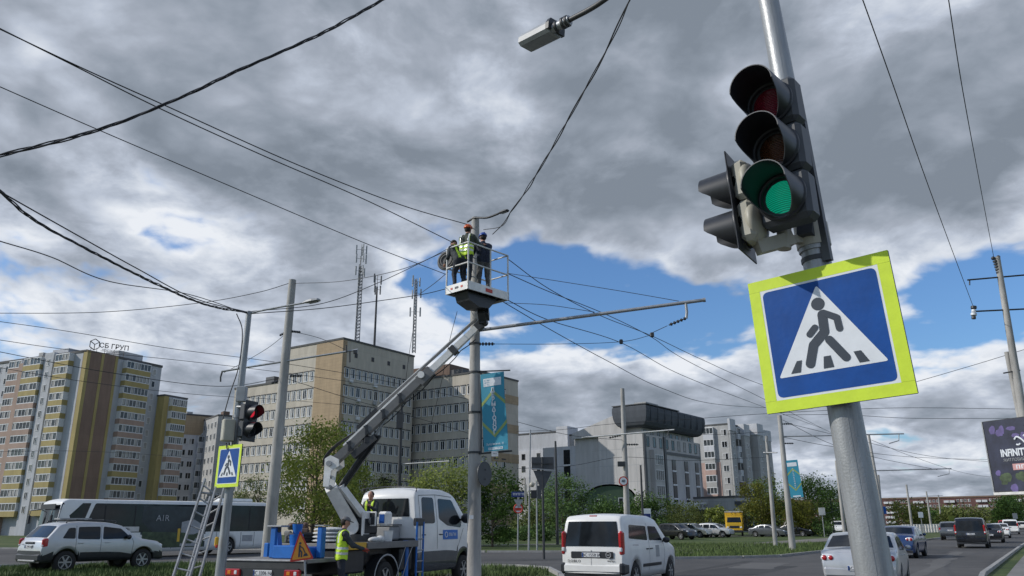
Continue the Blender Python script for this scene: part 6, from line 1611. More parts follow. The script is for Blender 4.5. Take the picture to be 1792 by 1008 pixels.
# banners
def banner(label, tl, tr, bl_, br, full=True):
    tl, tr, bl_, br = map(Vector, (tl, tr, bl_, br)); t = thing('street_banner', label, 'banner', bl_)
    ex = (tr - tl).normalized(); ez = (tl - bl_).normalized(); ez = (ez - ex * ez.dot(ex)).normalized(); nn = ex.cross(ez); w = (tr - tl).length; h = (tl - bl_).length
    def pt(u, v, o=0): return bl_ + ex * (u * w) + ez * (v * h) + nn * (o + .02 * math.sin(v * 7 + u * 3) * (u + .3))
    b = MB(); b.grid([[pt(i / 10, j / 24) for i in range(11)] for j in range(25)], 'banner_teal', True); b.grid([[pt(i / 10, j / 24, -.006) for i in range(11)] for j in range(25)], 'banner_teal', True, True); on(t, b, 'cloth')
    for (u0, v0, u1, v1) in ((.0, .60, .5, .76), (1.0, .60, .5, .76), (.0, .36, .5, .19), (1, .36, .5, .19)):
        n = 10; g_ = [[pt(u0 + (u1 - u0) * k / n, v0 + (v1 - v0) * k / n - .024, .004), pt(u0 + (u1 - u0) * k / n, v0 + (v1 - v0) * k / n + .024, .004)] for k in range(n + 1)]
        b = MB(); b.grid(g_, 'banner_olive', True); on(t, b, 'zigzag_print')
    b = MB(); b.grid([[pt(.12 + .76 * i / 6, .83 + .105 * j / 4, .006) for i in range(7)] for j in range(5)], 'white_sheet', True); b.grid([[pt(.2 + .6 * i / 6, .015 + .03 * j / 2, .006) for i in range(7)] for j in range(3)], 'white_sheet', True); on(t, b, 'white_print')
    if full:
        word = 'ДЕРМАТОЛОГ'
        for i, ch in enumerate(word):
            c = pt(.5, .775 - i * .0605, .012); c = c - t.location; lettering(t, ch, .145, 'white_sheet', c, ex, ez, .001, bold=.006)
        c = pt(.5, .085, .012) - t.location; lettering(t, 'Зубрівська, 21', .072, 'white_sheet', c, ex, ez, .001)
        for k in range(3): marks(t, 'banner_teal', pt(.16, .84 + .03 * k, .012) - t.location, ex, ez, w * .68, .035, 12, seed=k)
        marks(t, 'banner_teal', pt(.22, .02, .012) - t.location, ex, ez, w * .55, .04, 12)
    else:
        for k in range(10): marks(t, 'white_sheet', pt(.45, .24 + .056 * k, .012) - t.location, ex, ez, w * .12, .08, 1, seed=k)
    return t
banner('long teal street banner with white vertical Cyrillic letters on the central concrete pole', P(848, 655, 20.0), P(889, 649, 19.75), P(847, 791, 20.0), P(887, 788, 19.75))
t = thing('notice_board', 'tiny white notice hanging below the long teal banner', 'notice', P(866, 794, 19.88)); b = MB(); b.box(P(866, 794, 19.88), (.17, .012, .13), 'plate_white'); on(t, b, 'board'); marks(t, 'symbol_grey', (-.05, -.008, -.01), (1, 0, 0), (0, 0, 1), .1, .025, 5)

# --- further poles -----------------------------------------------------------
GPO = 'poles carrying the overhead wires'
pe, EF, ET = pole('tram_pole', 'concrete tram pole with a speed limit sign, in front of the dark-roofed office', (1097.5, 905), (1089, 680), 58, .24, .15, group=GPO, cat='tram pole')
b = MB(); b.cyl(P(1018, 766, 58), P(1180, 752, 57), .05, 'white_dirty', 8); b.tube([P(1170, 753, 57), P(1169, 762, 57)], .04, 'dark_metal', 5); on(pe, b, 'cross_arm')
b = MB(); b.box(P(1087, 812, 57.7), (.5, .3, .35), 'dark_metal'); insulator(b, P(1086, 762, 58), Vector((-1, 0, -.2)), .9, .07); insulator(b, P(1096, 778, 58), Vector((1, 0, 0)), .9, .07); on(pe, b, 'wire_box')
t = thing('speed_limit_sign', 'round white speed limit sign with red rim on the tram pole before the office building', 'road sign', P(1091, 842, 57.5)); c = P(1091, 842, 57.5)
b = MB(); b.cyl(c, c + Vector((0, .03, 0)), .34, 'sign_red', 28); on(t, b, 'plate'); b = MB(); b.cyl(c + Vector((0, -.012, 0)), c, .26, 'white_sheet', 28); on(t, b, 'white_field')
lettering(t, '40', .26, 'symbol_grey', (0, -.016, 0), (1, 0, 0), (0, 0, 1), .002, bold=.01)
pf, FF, FT = pole('tram_pole', 'concrete pole with the small teal banner, right of centre under the large sign', (1387, 960), (1364, 727), 51, .21, .14, group=GPO, cat='tram pole')
b = MB(); b.cyl(P(1368, 764, 51), P(1582, 759, 49), .04, 'galvanised', 8); b.tube([P(1573, 760, 49), P(1573, 771, 49), P(1556, 776, 49)], .03, 'galvanised', 6); insulator(b, P(1368, 742, 51), Vector((1, 0, 0)), .7, .05); insulator(b, P(1370, 776, 51), Vector((1, 0, 0)), .7, .05); on(pf, b, 'cross_arm')
banner('small teal street banner on the leaning pole right of centre', P(1379, 806, 50.8), P(1401, 804, 50.5), P(1384, 871, 50.8), P(1405, 869, 50.5), False)
specs = [('tram_pole', 'thin concrete pole left of the small teal banner pole', (1357, 952), (1341, 763), 60, .17, .11), ('tram_pole', 'dark concrete pole between the banner pole and the big signal pole', (1478, 930), (1463, 806), 84, .2, .13),
         ('tram_pole', 'dark slim pole just emerging right of the big signal pole', (1549, 930), (1520, 760), 66, .16, .10), ('tram_pole', 'short thin pole right of the big signal pole', (1546, 935), (1537, 831), 98, .17, .12),
         ('tram_pole', 'far pole before the brick block, first right of the signal pole', (1597, 928), (1586, 848), 120, .20, .13), ('tram_pole', 'second far pole before the brick block', (1630, 925), (1621, 860), 150, .2, .13), ('tram_pole', 'third thin far pole before the brick block', (1648, 922), (1642, 866), 180, .2, .13),
         ('street_pole', 'dark steel pole with a wire box rising in front of the hospital', (697, 900), (703, 700), 62, .16, .12), ('street_pole', 'thin dark pole between the office building and the speed limit sign', (1125, 905), (1121, 814), 66, .11, .08),
         ('street_pole', 'thin pole in front of the dark trees left of the speed limit sign', (975, 915), (972, 772), 68, .13, .09), ('street_pole', 'short pole left of the banner pole near parked cars', (1460, 934), (1452, 862), 110, .12, .1)]
PO = []
for nm, lb, bp_, tp_, Y_, r0, r1 in specs:
    t, F, T = pole(nm, lb, bp_, tp_, Y_, r0, r1, 'concrete_pole' if nm == 'tram_pole' else 'dark_metal', group=GPO if nm == 'tram_pole' else None, n=10); PO.append((t, F, T, Y_))
for idx, (x0, y0, x1, y1) in ((2, (1522, 824, 1665, 820)), (5, (1624, 868, 1650, 867)), (7, (705, 812, 786, 807)), (0, (1336, 792, 1360, 792))):
    t, F, T, Y_ = PO[idx]; b = MB(); b.cyl(P(x0, y0, Y_), P(x1, y1, Y_ - 1), .045, 'white_dirty' if idx == 7 else 'galvanised', 6)
    if idx == 2: b.tube([P(x1 - 4, y1, Y_ - 1), P(x1 - 4, y1 + 9, Y_ - 1), P(x1 - 24, y1 + 14, Y_ - 1)], .03, 'galvanised', 5)
    on(t, b, 'cross_arm')
t, F, T, Y_ = PO[7]; b = MB(); b.box(P(700, 735, 61.8), (.5, .3, 1.3), 'dark_metal'); b.cyl(P(697, 712, 61.8), P(715, 700, 61.8), .06, 'dark_metal', 6); on(t, b, 'wire_box')
# right power pole
pp, PF, PT = pole('power_pole', 'leaning concrete power pole with two cross arms above the billboard', (1790, 725), (1745, 450), 45, .27, .16, cat='power pole')
b = MB(); b.cyl(P(1693, 490, 45), P(1830, 478, 45), .05, 'dark_metal', 8); b.cyl(P(1704, 545, 45), P(1850, 538, 45), .05, 'dark_metal', 8); on(pp, b, 'cross_arm')
b = MB()
for x, y in ((1738, 452), (1747, 450)): b.ball(P(x, y, 45), .12, 'dark_metal', 8, 6)
insulator(b, P(1741, 456, 45), Vector((.1, 0, -1)), .9, .13)
for k in range(4): b.cyl(P(1704, 536 + k * 6, 45), P(1704, 540 + k * 6, 45), .12 if k % 2 else .16, 'white_sheet' if k in (1, 2) else 'dark_metal', 10)
b.cyl(P(1697, 490, 45), P(1697, 499, 45), .04, 'dark_metal', 5); on(pp, b, 'insulator')
b = MB(); b.cyl(P(1762, 616, 45.4), P(1790, 760, 45.4), .14, 'concrete_pole', 10); b.cyl(P(1756, 653, 45), P(1785, 648, 45), .04, 'dark_metal', 6); on(pp, b, 'brace')
# billboard
tl, bl_ = P(1722, 738, 42), P(1741, 862, 42); d_ = (AZ(1792, 729, tl.z) - tl).normalized(); w = 6.0; tr = tl + d_ * w; h = tl.z - bl_.z
bb = frame_thing('billboard', 'dark residential advertising billboard with white INFINITY lettering at the right edge', 'billboard', bl_, tr - tl, (0, 0, 1))
b = MB(); b.bx(0, w, 0, .25, 0, h, 'dark_metal', .02); b.bx(-.05, w, -.06, .3, -.14, -.0, 'white_dirty', .01); b.bx(-.06, 0, -.03, .27, 0, h, 'galvanised'); b.build('frame', bb)
b = MB(); b.add([(.04, -.006, .05), (w, -.006, .05), (w, -.006, h - .04), (.04, -.006, h - .04)], [(0, 1, 2, 3)], 'billboard_dark'); b.build('poster', bb)
b = MB()
r = random.Random(4)
def blobp(cx, cz, rx, rz, mat, y):
    n = 26; b = MB(); b.add([(cx + rx * math.cos(a) * (1 + .35 * noise.noise(Vector((math.cos(a) * 1.6, math.sin(a) * 1.6, cx)))), y, cz + rz * math.sin(a) * (1 + .35 * noise.noise(Vector((math.cos(a) * 1.6, math.sin(a) * 1.6, cx + 3))))) for a in [2 * math.pi * k / n for k in range(n)]], [list(range(n))], mat); b.build('picture_print', bb)
rb = random.Random(12)
for k in range(22):
    f = k / 22; blobp(.35 + 5.2 * f + rb.uniform(-.1, .1), h - .22 - rb.random() * (.30 + .45 * (math.sin(f * 9) > 0)), rb.uniform(.12, .30), rb.uniform(.10, .26), 'purple_print' if k % 4 else 'billboard_dark', -.010 - k * .0004)
for k in range(20):
    f = k / 20; blobp(.35 + 5.2 * f + rb.uniform(-.1, .1), .15 + rb.random() * (.55 + .35 * (math.sin(f * 7 + 1) > 0)), rb.uniform(.14, .34), rb.uniform(.10, .26), 'green_print' if k % 3 else 'purple_print', -.010 - k * .0004)
lettering(bb, 'INFINITY PARK', .50, 'white_sheet', (.72, -.02, h * .525), (1, 0, 0), (0, 0, 1), .004, 'LEFT', bold=.018, sx=.74)
lettering(bb, 'ЖИТЛОВИЙ КОМПЛЕКС', .21, 'galvanised', (.80, -.02, h * .43), (1, 0, 0), (0, 0, 1), .003, 'LEFT', sx=.95)
b = MB(); b.bx(1.25, w, -.022, -.014, h * .29, h * .375, 'pink_print'); b.build('pink_strip', bb); marks(bb, 'white_sheet', (1.4, -.024, h * .305), (1, 0, 0), (0, 0, 1), 3, .2, 11)
b = MB(); 
for s_, q in ((1, 0), (-1, 0)):
    b.tube(catmull([(1.62, -.03, h * .70), (1.76, -.03, h * .735), (1.98, -.03, h * .70), (2.2, -.03, h * .635), (2.40, -.03, h * .66)] if s_ > 0 else [(1.68, -.03, h * .63), (1.8, -.03, h * .625), (1.9, -.03, h * .64)], 5), .05, 'white_sheet', 6)
b.tube(catmull([(2.12, -.03, h * .735), (2.22, -.03, h * .75), (2.36, -.03, h * .735)], 5), .05, 'white_sheet', 6); b.build('wave_emblem', bb)
b = MB(); b.tube([(2.35, -.03, .25), (2.4, -.03, .9), (2.5, -.03, 1.05)], .03, 'white_sheet', 5); b.bx(1.9, 3.0, -.03, -.02, .22, .34, 'white_sheet'); b.build('fountain_print', bb)
b = MB(); b.cyl((w * .55, .15, -bl_.z), (w * .55, .15, .1), .22, 'dark_metal', 14); b.build('post', bb)
# small road signs near the crossing
t, F, T = pole('sign_post', 'steel post with the blue street name plate, give-way back and no-entry sign', (906, 968), (907, 868), 52, .045, .045, 'galvanised', cat='road sign')
def plate_at(t, px0, py0, px1, py1, Y_, mat, name='plate', th=.03):
    a, c = P(px0, py0, Y_), P(px1, py1, Y_); b = MB(); b.bx(a.x, c.x, Y_ - th, Y_, min(a.z, c.z), max(a.z, c.z), mat, .005); return on(t, b, name)
plate_at(t, 895, 860.5, 920, 870, 51.9, 'street_blue', 'name_plate'); m_ = P(897.5, 867, 51.86) - t.location; marks(t, 'white_sheet', m_, (1, 0, 0), (0, 0, 1), .75, .15, 9)
q = [P(899, 874, 51.9), P(916, 874, 51.9), P(907.5, 889, 51.9)]; b = MB(); b.add(q + [v + Vector((0, .03, 0)) for v in q], [(0, 1, 2), (3, 5, 4), (0, 3, 4, 1), (1, 4, 5, 2), (2, 5, 3, 0)], 'galvanised'); on(t, b, 'triangle_back')
c = P(907, 890, 51.95); b = MB(); b.cyl(c, c + Vector((0, .02, 0)), .29, 'white_sheet', 24); on(t, b, 'round_plate'); b = MB(); b.tube([c + Vector((.27 * math.cos(a), -.01, .27 * math.sin(a))) for a in [math.pi * k / 12 for k in range(25)]], .04, 'sign_red', 6); b.beam(c + Vector((-.2, -.012, -.04)), c + Vector((.2, -.012, -.04)), .01, .17, 'sign_red'); on(t, b, 'red_print')
t, F, T = pole('signal_post', 'tall thin post with white box and dark signal right of the street name plate', (925, 968), (928, 752), 50, .06, .045, 'galvanised', cat='signal post')
plate_at(t, 917.5, 848, 922, 884, 49.9, 'cream_plastic', 'side_box', .15); plate_at(t, 929, 858, 939, 872, 49.9, 'black_plastic', 'signal_head', .3)
b = MB(); b.ball(P(931, 848, 49.8), .16, 'cream_plastic', 10, 7); b.cyl(P(926, 850, 49.9), P(937, 846, 49.9), .04, 'cream_plastic', 6); on(t, b, 'siren')
t, F, T = pole('direction_sign', 'large grey direction sign seen from behind with a triangular sign back below it', (952, 985), (949, 800), 40, .06, .06, 'dark_metal', cat='road sign')
plate_at(t, 930, 800, 969.5, 822, 40.0, 'housing_grey', 'sign_back'); q = [P(933, 823, 39.95), P(966, 825, 39.95), P(949, 862, 39.95)]; b = MB(); b.add(q + [v + Vector((0, .03, 0)) for v in q], [(0, 1, 2), (3, 5, 4), (0, 3, 4, 1), (1, 4, 5, 2), (2, 5, 3, 0)], 'housing_grey'); on(t, b, 'triangle_back')
b = MB(); b.beam(P(931, 811, 39.9), P(969, 811, 39.9), .05, .05, 'dark_metal'); b.beam(P(931, 820, 39.9), P(972, 823, 39.9), .05, .05, 'galvanised'); on(t, b, 'crossbar')
t, F, T = pole('signal_post', 'short post with a small signal seen from behind, right of the siren post', (940, 968), (939, 842), 54, .06, .05, 'galvanised', cat='signal post')
plate_at(t, 940, 850, 947, 873, 53.9, 'housing_grey', 'signal_head', .3)
for px, py, Y_, mat, lb in ((1611, 901, 128, 'white_sheet', 'small white square sign before the brick block'), (1545, 893, 96, 'blue_sheet', 'small blue and white sign right of the big signal pole'), (1665, 909, 100, 'leaf_spring', 'distant green-white crossing sign left of the black boxy car'),
        (1776, 903, 130, 'galvanised', 'far grey sign board under the billboard'), (1438, 895, 96, 'white_dirty', 'small pale sign before the big dark tree')):
    F = P(px, py, Y_); t = thing('road_sign', lb, 'road sign', (F.x, F.y, 0)); b = MB(); b.cyl((0, 0, 0), (0, 0, F.z), .05, 'galvanised', 6); b.build('post', t); b = MB(); b.box((0, -.06, F.z), (.75, .04, .85), mat, None, .01); b.build('plate', t)
t = thing('advert_pillar', 'narrow blue advertising panel on legs before the trees right of the speed limit sign', 'advertising panel', (P(1132, 900, 84).x, 84, 0))
b = MB(); b.bx(-.42, .42, -.08, .08, .9, 3.1, 'white_sheet', .03); b.build('frame', t); b = MB(); b.add([(-.36, -.086, 1.2), (.36, -.086, 1.2), (.36, -.086, 2.6), (-.36, -.086, 2.6)], [(0, 1, 2, 3)], 'street_blue'); b.build('poster', t); b = MB(); b.bx(-.3, -.22, -.05, .05, 0, .9, 'dark_metal'); b.bx(.22, .3, -.05, .05, 0, .9, 'dark_metal'); b.build('leg', t)

# ================================================================ wires
def wire(label, pts, Y0, Y1, r=.012, group='overhead wires and cables', strands=1, ground=None, name='overhead_wire', twist=.9, cat='overhead wire'):
    n = len(pts); W3 = []
    ds = [0]
    for (a, b_), (c, d) in zip(pts, pts[1:]): ds.append(ds[-1] + math.hypot(c - a, d - b_))
    for (px, py), s_ in zip(pts, ds):
        f = s_ / ds[-1]; Y_ = 1 / ((1 - f) / Y0 + f / Y1); W3.append(P(px, py, Y_))
    line = catmull(W3, 14) if n > 2 else [W3[0].lerp(W3[1], k / 12) for k in range(13)]
    b = MB()
    if strands == 1: b.tube(line, r, 'wire_black', 5, True)
    else:
        # resample and twist loosely
        L_ = [0]
        for p, q in zip(line, line[1:]): L_.append(L_[-1] + (q - p).length)
        m = max(60, int(L_[-1] / .12)); pp_ = []; j = 0
        for k in range(m + 1):
            s_ = L_[-1] * k / m
            while j < len(L_) - 2 and L_[j + 1] < s_: j += 1
            pp_.append(line[j].lerp(line[j + 1], (s_ - L_[j]) / max(1e-9, L_[j + 1] - L_[j])))
        for st in range(strands):
            c = []
            for k, p in enumerate(pp_):
                t_ = (pp_[min(k + 1, m)] - pp_[max(k - 1, 0)]).normalized(); s1 = t_.cross(Vector((0, 0, 1))).normalized(); u = s1.cross(t_); s_ = L_[-1] * k / m
                a = 2 * math.pi * s_ / twist + st * 2 * math.pi / strands; R = r * 1.6 * (1 + .8 * noise.noise(Vector((s_ * .8, st * 7, 1))))
                c.append(p + s1 * math.cos(a) * R + u * math.sin(a) * R)
            b.tube(c, r * (1 if st else 1.3), 'wire_black', 5, False)
    o = b.build(name); tag(o, label, cat, group); return o
wire('thick twisted cable sagging from the left edge up to the top centre', [(-60, 284), (0, 272), (160, 231), (300, 178), (420, 122), (560, 60), (672, -2), (740, -45)], 7, 8.5, .008, strands=3)
wire('upper of two wires from the upper left edge to the centre pole top', [(-40, 32), (0, 51), (150, 122), (290, 185), (520, 288), (700, 358), (822, 394)], 11, 20.2, .012)
wire('lower of two wires from the upper left edge to the orange-helmeted worker', [(-40, 30), (0, 50), (140, 120), (280, 190), (460, 272), (640, 350), (800, 428)], 11, 20.2, .012)
wire('single wire from the left edge past the tallest mast to the basket', [(-40, 135), (0, 152), (160, 222), (380, 316), (640, 426), (780, 480)], 12, 20, .010)
wire('heavy cable bundle sagging from the left edge to the slim lamp post top', [(-40, 305), (0, 335), (60, 385), (160, 440), (280, 500), (360, 533), (433, 547)], 9, 16.9, .009, strands=3)
wire('thin cable just above the heavy bundle at the left edge', [(-40, 310), (0, 335), (120, 403), (240, 470), (340, 522), (433, 546)], 9, 16.9, .010)
wire('thin cable sagging below the heavy bundle at left', [(-40, 408), (0, 422), (90, 450), (190, 492), (330, 515), (433, 549)], 9, 16.9, .008)
wire('twisted pair of cables from the top edge down to the centre lamp', [(1120, -30), (1102, 0), (1060, 90), (1005, 190), (960, 270), (918, 338), (893, 372)], 11, 19.4, .011, strands=2, twist=2.4)
wire('slack cable loop hanging at the lamp of the centre pole', [(893, 372), (884, 390), (872, 398), (846, 402)], 19.4, 20.1, .010)
wire('cable from the centre lamp down behind the basket', [(893, 372), (880, 392), (862, 410)], 19.4, 20.1, .012)
wire('thin wire from left edge along the cloud to the concrete pole top', [(-20, 547), (0, 548), (180, 546), (350, 530), (450, 512), (505, 496)], 26, 26, .012)
wire('span wire from concrete pole top to the centre pole', [(515, 496), (600, 492), (700, 472), (780, 440)], 26, 20.4, .010)
wire('span wire from slim lamp post past the masts to the basket', [(440, 545), (560, 532), (650, 500), (740, 458), (790, 432)], 17, 20.2, .009)
wire('long sagging wire behind the lamp head to the basket bottom', [(440, 549), (560, 540), (660, 527), (740, 515), (782, 505)], 17, 20.2, .010)
wire('wire from basket corner down to the mast', [(735, 514), (760, 496), (784, 476)], 24, 20.2, .010)
wire('hanging cable from the lamp post top down to its cabinet', [(414, 549), (424, 580), (418, 640), (402, 690), (388, 740)], 16.9, 16.8, .012)
wire('diagonal stay wire left of the concrete pole', [(503, 582), (470, 608), (430, 632), (392, 652)], 26, 26.2, .009)
wire('stay wire running right from the concrete pole to the hospital roofline', [(512, 580), (560, 592), (607, 613)], 26, 25.6, .009)
for k, (pts, Y0, Y1) in enumerate((([(-20, 560), (120, 580), (300, 610), (470, 632), (640, 660), (826, 700)], 24, 34), ([(-20, 592), (120, 612), (290, 628), (480, 650), (700, 680)], 24, 36), ([(-20, 612), (180, 650), (380, 676), (500, 660)], 22, 26), ([(500, 662), (620, 700), (760, 740), (826, 760)], 26, 36),
        ([(-20, 640), (150, 668), (340, 690), (500, 700), (640, 712)], 26, 44), ([(-20, 790), (160, 790), (330, 800)], 40, 60))):
    wire(['first (topmost) thin contact wire crossing before the apartment tower', 'second thin contact wire before the apartment tower', 'third thin wire crossing the top of the apartment tower to the concrete pole', 'wire running from the concrete pole past the hospital to the centre pole', 'fourth thin wire before the apartment tower windows', 'lowest faint wire before the apartment tower'][k], pts, Y0, Y1, .010)
wire('first contact wire from behind the basket to the arm drop and on', [(887, 452), (960, 505), (1050, 552), (1141, 588), (1230, 630), (1330, 672), (1500, 730)], 20, 60, .012)
wire('second contact wire from the basket to the far right poles', [(887, 478), (960, 510), (1060, 550), (1140, 590), (1200, 630), (1330, 695), (1460, 760)], 20, 62, .012)
wire('third contact wire from under the basket to the far right poles', [(884, 523), (960, 560), (1087, 600), (1190, 655), (1320, 706), (1440, 750)], 20, 62, .012)
wire('fourth contact wire running lowest from the basket to the far right', [(880, 528), (960, 575), (1060, 630), (1160, 680), (1260, 708), (1400, 716)], 20, 60, .012)
wire('thin stay from the basket level to the long arm', [(887, 478), (990, 494), (1090, 510), (1188, 527)], 20.2, 18.8, .008)
wire('thin stay from below the basket to the middle of the long arm', [(884, 530), (960, 534), (1040, 546)], 20.2, 19.3, .008)
wire('taut thin wire from the pole insulator to the contact wire clips', [(862, 602), (980, 602), (1087, 598), (1141, 586)], 20.2, 19.2, .007)
wire('right-hand wire from the top edge to the white insulator of the power pole', [(1502, -20), (1510, 0), (1560, 140), (1630, 340), (1703, 536)], 16, 45, .016)
wire('far-right wire from the top edge to the power pole top', [(1655, -20), (1660, 0), (1685, 160), (1720, 350), (1739, 450)], 18, 45, .016)
for k, (pts, Y0, Y1) in enumerate((([(904, 755), (980, 752), (1070, 742), (1200, 734), (1340, 724), (1560, 714), (1800, 716)], 60, 52), ([(904, 738), (1000, 762), (1090, 770)], 50, 58), ([(1097, 745), (1220, 760), (1340, 756)], 58, 60), ([(1370, 726), (1480, 726), (1600, 732), (1800, 732)], 51, 60),
        ([(1370, 735), (1450, 775), (1530, 800), (1640, 822)], 51, 66), ([(1374, 740), (1500, 770), (1640, 800), (1800, 812)], 51, 80), ([(1370, 765), (1460, 782), (1600, 800), (1800, 806)], 51, 90), ([(1525, 770), (1600, 800), (1700, 830), (1800, 840)], 66, 110), ([(1420, 715), (1560, 680), (1700, 640), (1830, 600)], 50, 46),
        ([(905, 820), (1000, 815), (1090, 800), (1200, 806), (1340, 800)], 60, 70), ([(1440, 900), (1520, 880), (1620, 872)], 90, 150))):
    wire(['long level wire across the office building roof to the right edge', 'short wire sloping to the speed limit pole', 'wire between the speed limit pole and the thin pole', 'level wire right of the big pole below the sign', 'steep contact wire from the banner pole to the right', 'middle contact wire from the banner pole to the right edge', 'lower contact wire from the banner pole to the right edge',
          'contact wire from the dark slim pole towards the billboard', 'faint wire rising to the power pole arm at right', 'low wire in front of the office facade', 'lowest far wire near the brick block roof'][k], pts, Y0, Y1, .016)
wire('guy cable hanging from the upper boom in front of the hospital', [(800, 545), (786, 600), (770, 680), (755, 740)], 21, 26, .008)
wire('second guy cable falling left of the boom before the hospital', [(726, 560), (716, 620), (706, 700)], 60, 62, .02)
b = MB()

# ================================================================ people
def person(label, loc, rz, jacket, trousers, head_part, J, vest=None, headcol=None, group=None, hscale=1.0, extra=None, sleeve_hand='skin'):
    """J: joints in metres, x = facing, y = left, z = up. One continuous body mesh from tapered limbs fused by a voxel remesh."""
    t = thing('person', label, 'person', loc, rz, group)
    segs = []   # (p, q, r0, r1, tag)
    V = Vector; g_ = {k: V(v) for k, v in J.items()}
    pel, ch, nk, hd_ = g_['pelvis'], g_['chest'], g_['neck'], g_['head']
    def seg(a, b_, r0, r1, tg): segs.append((V(a), V(b_), r0, r1, tg))
    up = (ch - pel).normalized(); lat = (g_['shL'] - g_['shR']).normalized()
    for s_ in (-.075, .075): seg(pel + lat * s_, pel.lerp(ch, .5) + lat * s_, .120, .115, 'torso'); seg(pel.lerp(ch, .5) + lat * s_, ch + lat * s_ * 1.2, .115, .125, 'torso')
    seg(g_['shR'] + lat * .05, g_['shL'] - lat * .05, .085, .085, 'torso'); seg(ch, nk, .10, .062, 'torso'); seg(nk, hd_ - V((0, 0, .05)), .058, .055, 'skin')
    for s_ in 'LR':
        seg(g_['sh' + s_], g_['el' + s_], .066, .052, 'arm'); seg(g_['el' + s_], g_['ha' + s_], .052, .036, 'arm')
        hipp = g_['hip' + s_]; seg(hipp, g_['kn' + s_], .098, .068, 'leg'); seg(g_['kn' + s_], g_['ft' + s_], .066, .048, 'leg')
        ft = g_['ft' + s_]; seg(ft + V((-.03, 0, -.03)), ft + V((.15, 0, -.045)), .050, .040, 'boot')
        d = (g_['ha' + s_] - g_['el' + s_]).normalized(); h0 = g_['ha' + s_]; sd = d.cross(V((0, 0, 1)));
        sd = sd.normalized() if sd.length > .1 else V((0, 1, 0))
        seg(h0 - d * .01, h0 + d * .075, .030, .034, 'hand')
        dn_ = sd.cross(d)
        for k in range(4):
            o_ = sd * (-.030 + .020 * k); l = (.030, .038, .041, .034)[k]; m0 = h0 + d * .08 + o_; m1 = m0 + d * l; m2 = m1 + d * l * .7 - dn_ * .018
            seg(m0, m1, .0125, .0115, 'hand'); seg(m1, m2, .0115, .010, 'hand')
        m0 = h0 + d * .03 + sd * .034; seg(m0, m0 + d * .03 + sd * .025, .014, .013, 'hand'); seg(m0 + d * .03 + sd * .025, m0 + d * .06 + sd * .028, .013, .011, 'hand')
    bm = bmesh.new()
    def capsule(a, b_, r0, r1):
        d = b_ - a; l = max(d.length, 1e-4); d.normalize(); e = d.orthogonal().normalized(); f = d.cross(e); n = 12; rings = []
        for (o_, rr) in [(a - d * r0 * math.cos(q), r0 * math.sin(q)) for q in (.35, .8, 1.2)] + [(a, r0)] + [(b_, r1)] + [(b_ + d * r1 * math.cos(q), r1 * math.sin(q)) for q in (1.2, .8, .35)]:
            rings.append([bm.verts.new(o_ + (e * math.cos(2 * math.pi * k / n) + f * math.sin(2 * math.pi * k / n)) * rr) for k in range(n)])
        for r1_, r2_ in zip(rings, rings[1:]):
            for k in range(n): bm.faces.new((r1_[k], r1_[(k + 1) % n], r2_[(k + 1) % n], r2_[k]))
        bm.faces.new(rings[0][::-1]); bm.faces.new(rings[-1])
    for a, b_, r0, r1, _ in segs: capsule(a, b_, r0, r1)
    hdir = V(J.get('look', (1, 0, 0))).normalized(); hs = V((0, 0, 1)).cross(hdir).normalized(); hu = hdir.cross(hs)
    hm = Matrix((hdir, hs, hu)).transposed()
    def ell(c, sx, sy, sz):
        rr = bmesh.ops.create_uvsphere(bm, u_segments=16, v_segments=12, radius=1)
        for v in rr['verts']: v.co = c + hm @ V((v.co.x * sx, v.co.y * sy, v.co.z * sz))
    ell(hd_ + hm @ V((0, 0, .02)), .095, .078, .108); ell(hd_ + hm @ V((.03, 0, -.055)), .062, .056, .062); seg_n = hd_ + hm @ V((.098, 0, -.012)); ell(seg_n, .022, .013, .024); ell(hd_ + hm @ V((.085, 0, -.058)), .014, .026, .010)
    for s_ in (1, -1): ell(hd_ + hm @ V((-.005, s_ * .082, -.008)), .018, .010, .030)
    me = bpy.data.meshes.new('raw'); bm.to_mesh(me); bm.free(); ob = bpy.data.objects.new('raw', me); COL.objects.link(ob)
    md = ob.modifiers.new('r', 'REMESH'); md.mode = 'VOXEL'; md.voxel_size = .0125; md.use_smooth_shade = True
    sm = ob.modifiers.new('s', 'SMOOTH'); sm.factor = .5; sm.iterations = 3
    dg = bpy.context.evaluated_depsgraph_get(); fin = bpy.data.meshes.new_from_object(ob.evaluated_get(dg)); bpy.data.objects.remove(ob)
    ml = [jacket, trousers, 'skin', 'boots', sleeve_hand]; fin.materials.clear()
    for m in ml: fin.materials.append(MATS[m])
    tags = []
    def near(c):
        best = 9; tg = 'torso'
        for a, b_, r0, r1, g2 in segs:
            d = b_ - a; q = max(0, min(1, (c - a).dot(d) / max(d.length_squared, 1e-9))); dist = (c - a - d * q).length - (r0 + (r1 - r0) * q)
            if dist < best: best, tg = dist, g2
        if (c - hd_).length < .135 and (c - nk).length > .05: tg = 'skin'
        return tg
    sc_ = {'torso': 0, 'arm': 0, 'leg': 1, 'skin': 2, 'boot': 3, 'hand': 4}
    for p in fin.polygons:
        c = p.center; tg = near(c)
        if tg == 'torso' and (c - pel).dot(up) < -.05: tg = 'leg'
        tags.append(tg); p.material_index = sc_[tg]; p.use_smooth = True
    body = bpy.data.objects.new('body', fin); COL.objects.link(body); body.parent = t
    # wrinkled cloth: push vertices a little with noise where clothed
    cl = set()
    for p, tg in zip(fin.polygons, tags):
        if tg in ('torso', 'arm', 'leg'): cl.update(p.vertices)
    nr = [v.normal.copy() for v in fin.vertices]
    for i in cl: c = fin.vertices[i].co; fin.vertices[i].co = c + nr[i] * (.012 * noise.noise(c * 9) + .006 * noise.noise(c * 23))
    fin.update()
    b = MB()
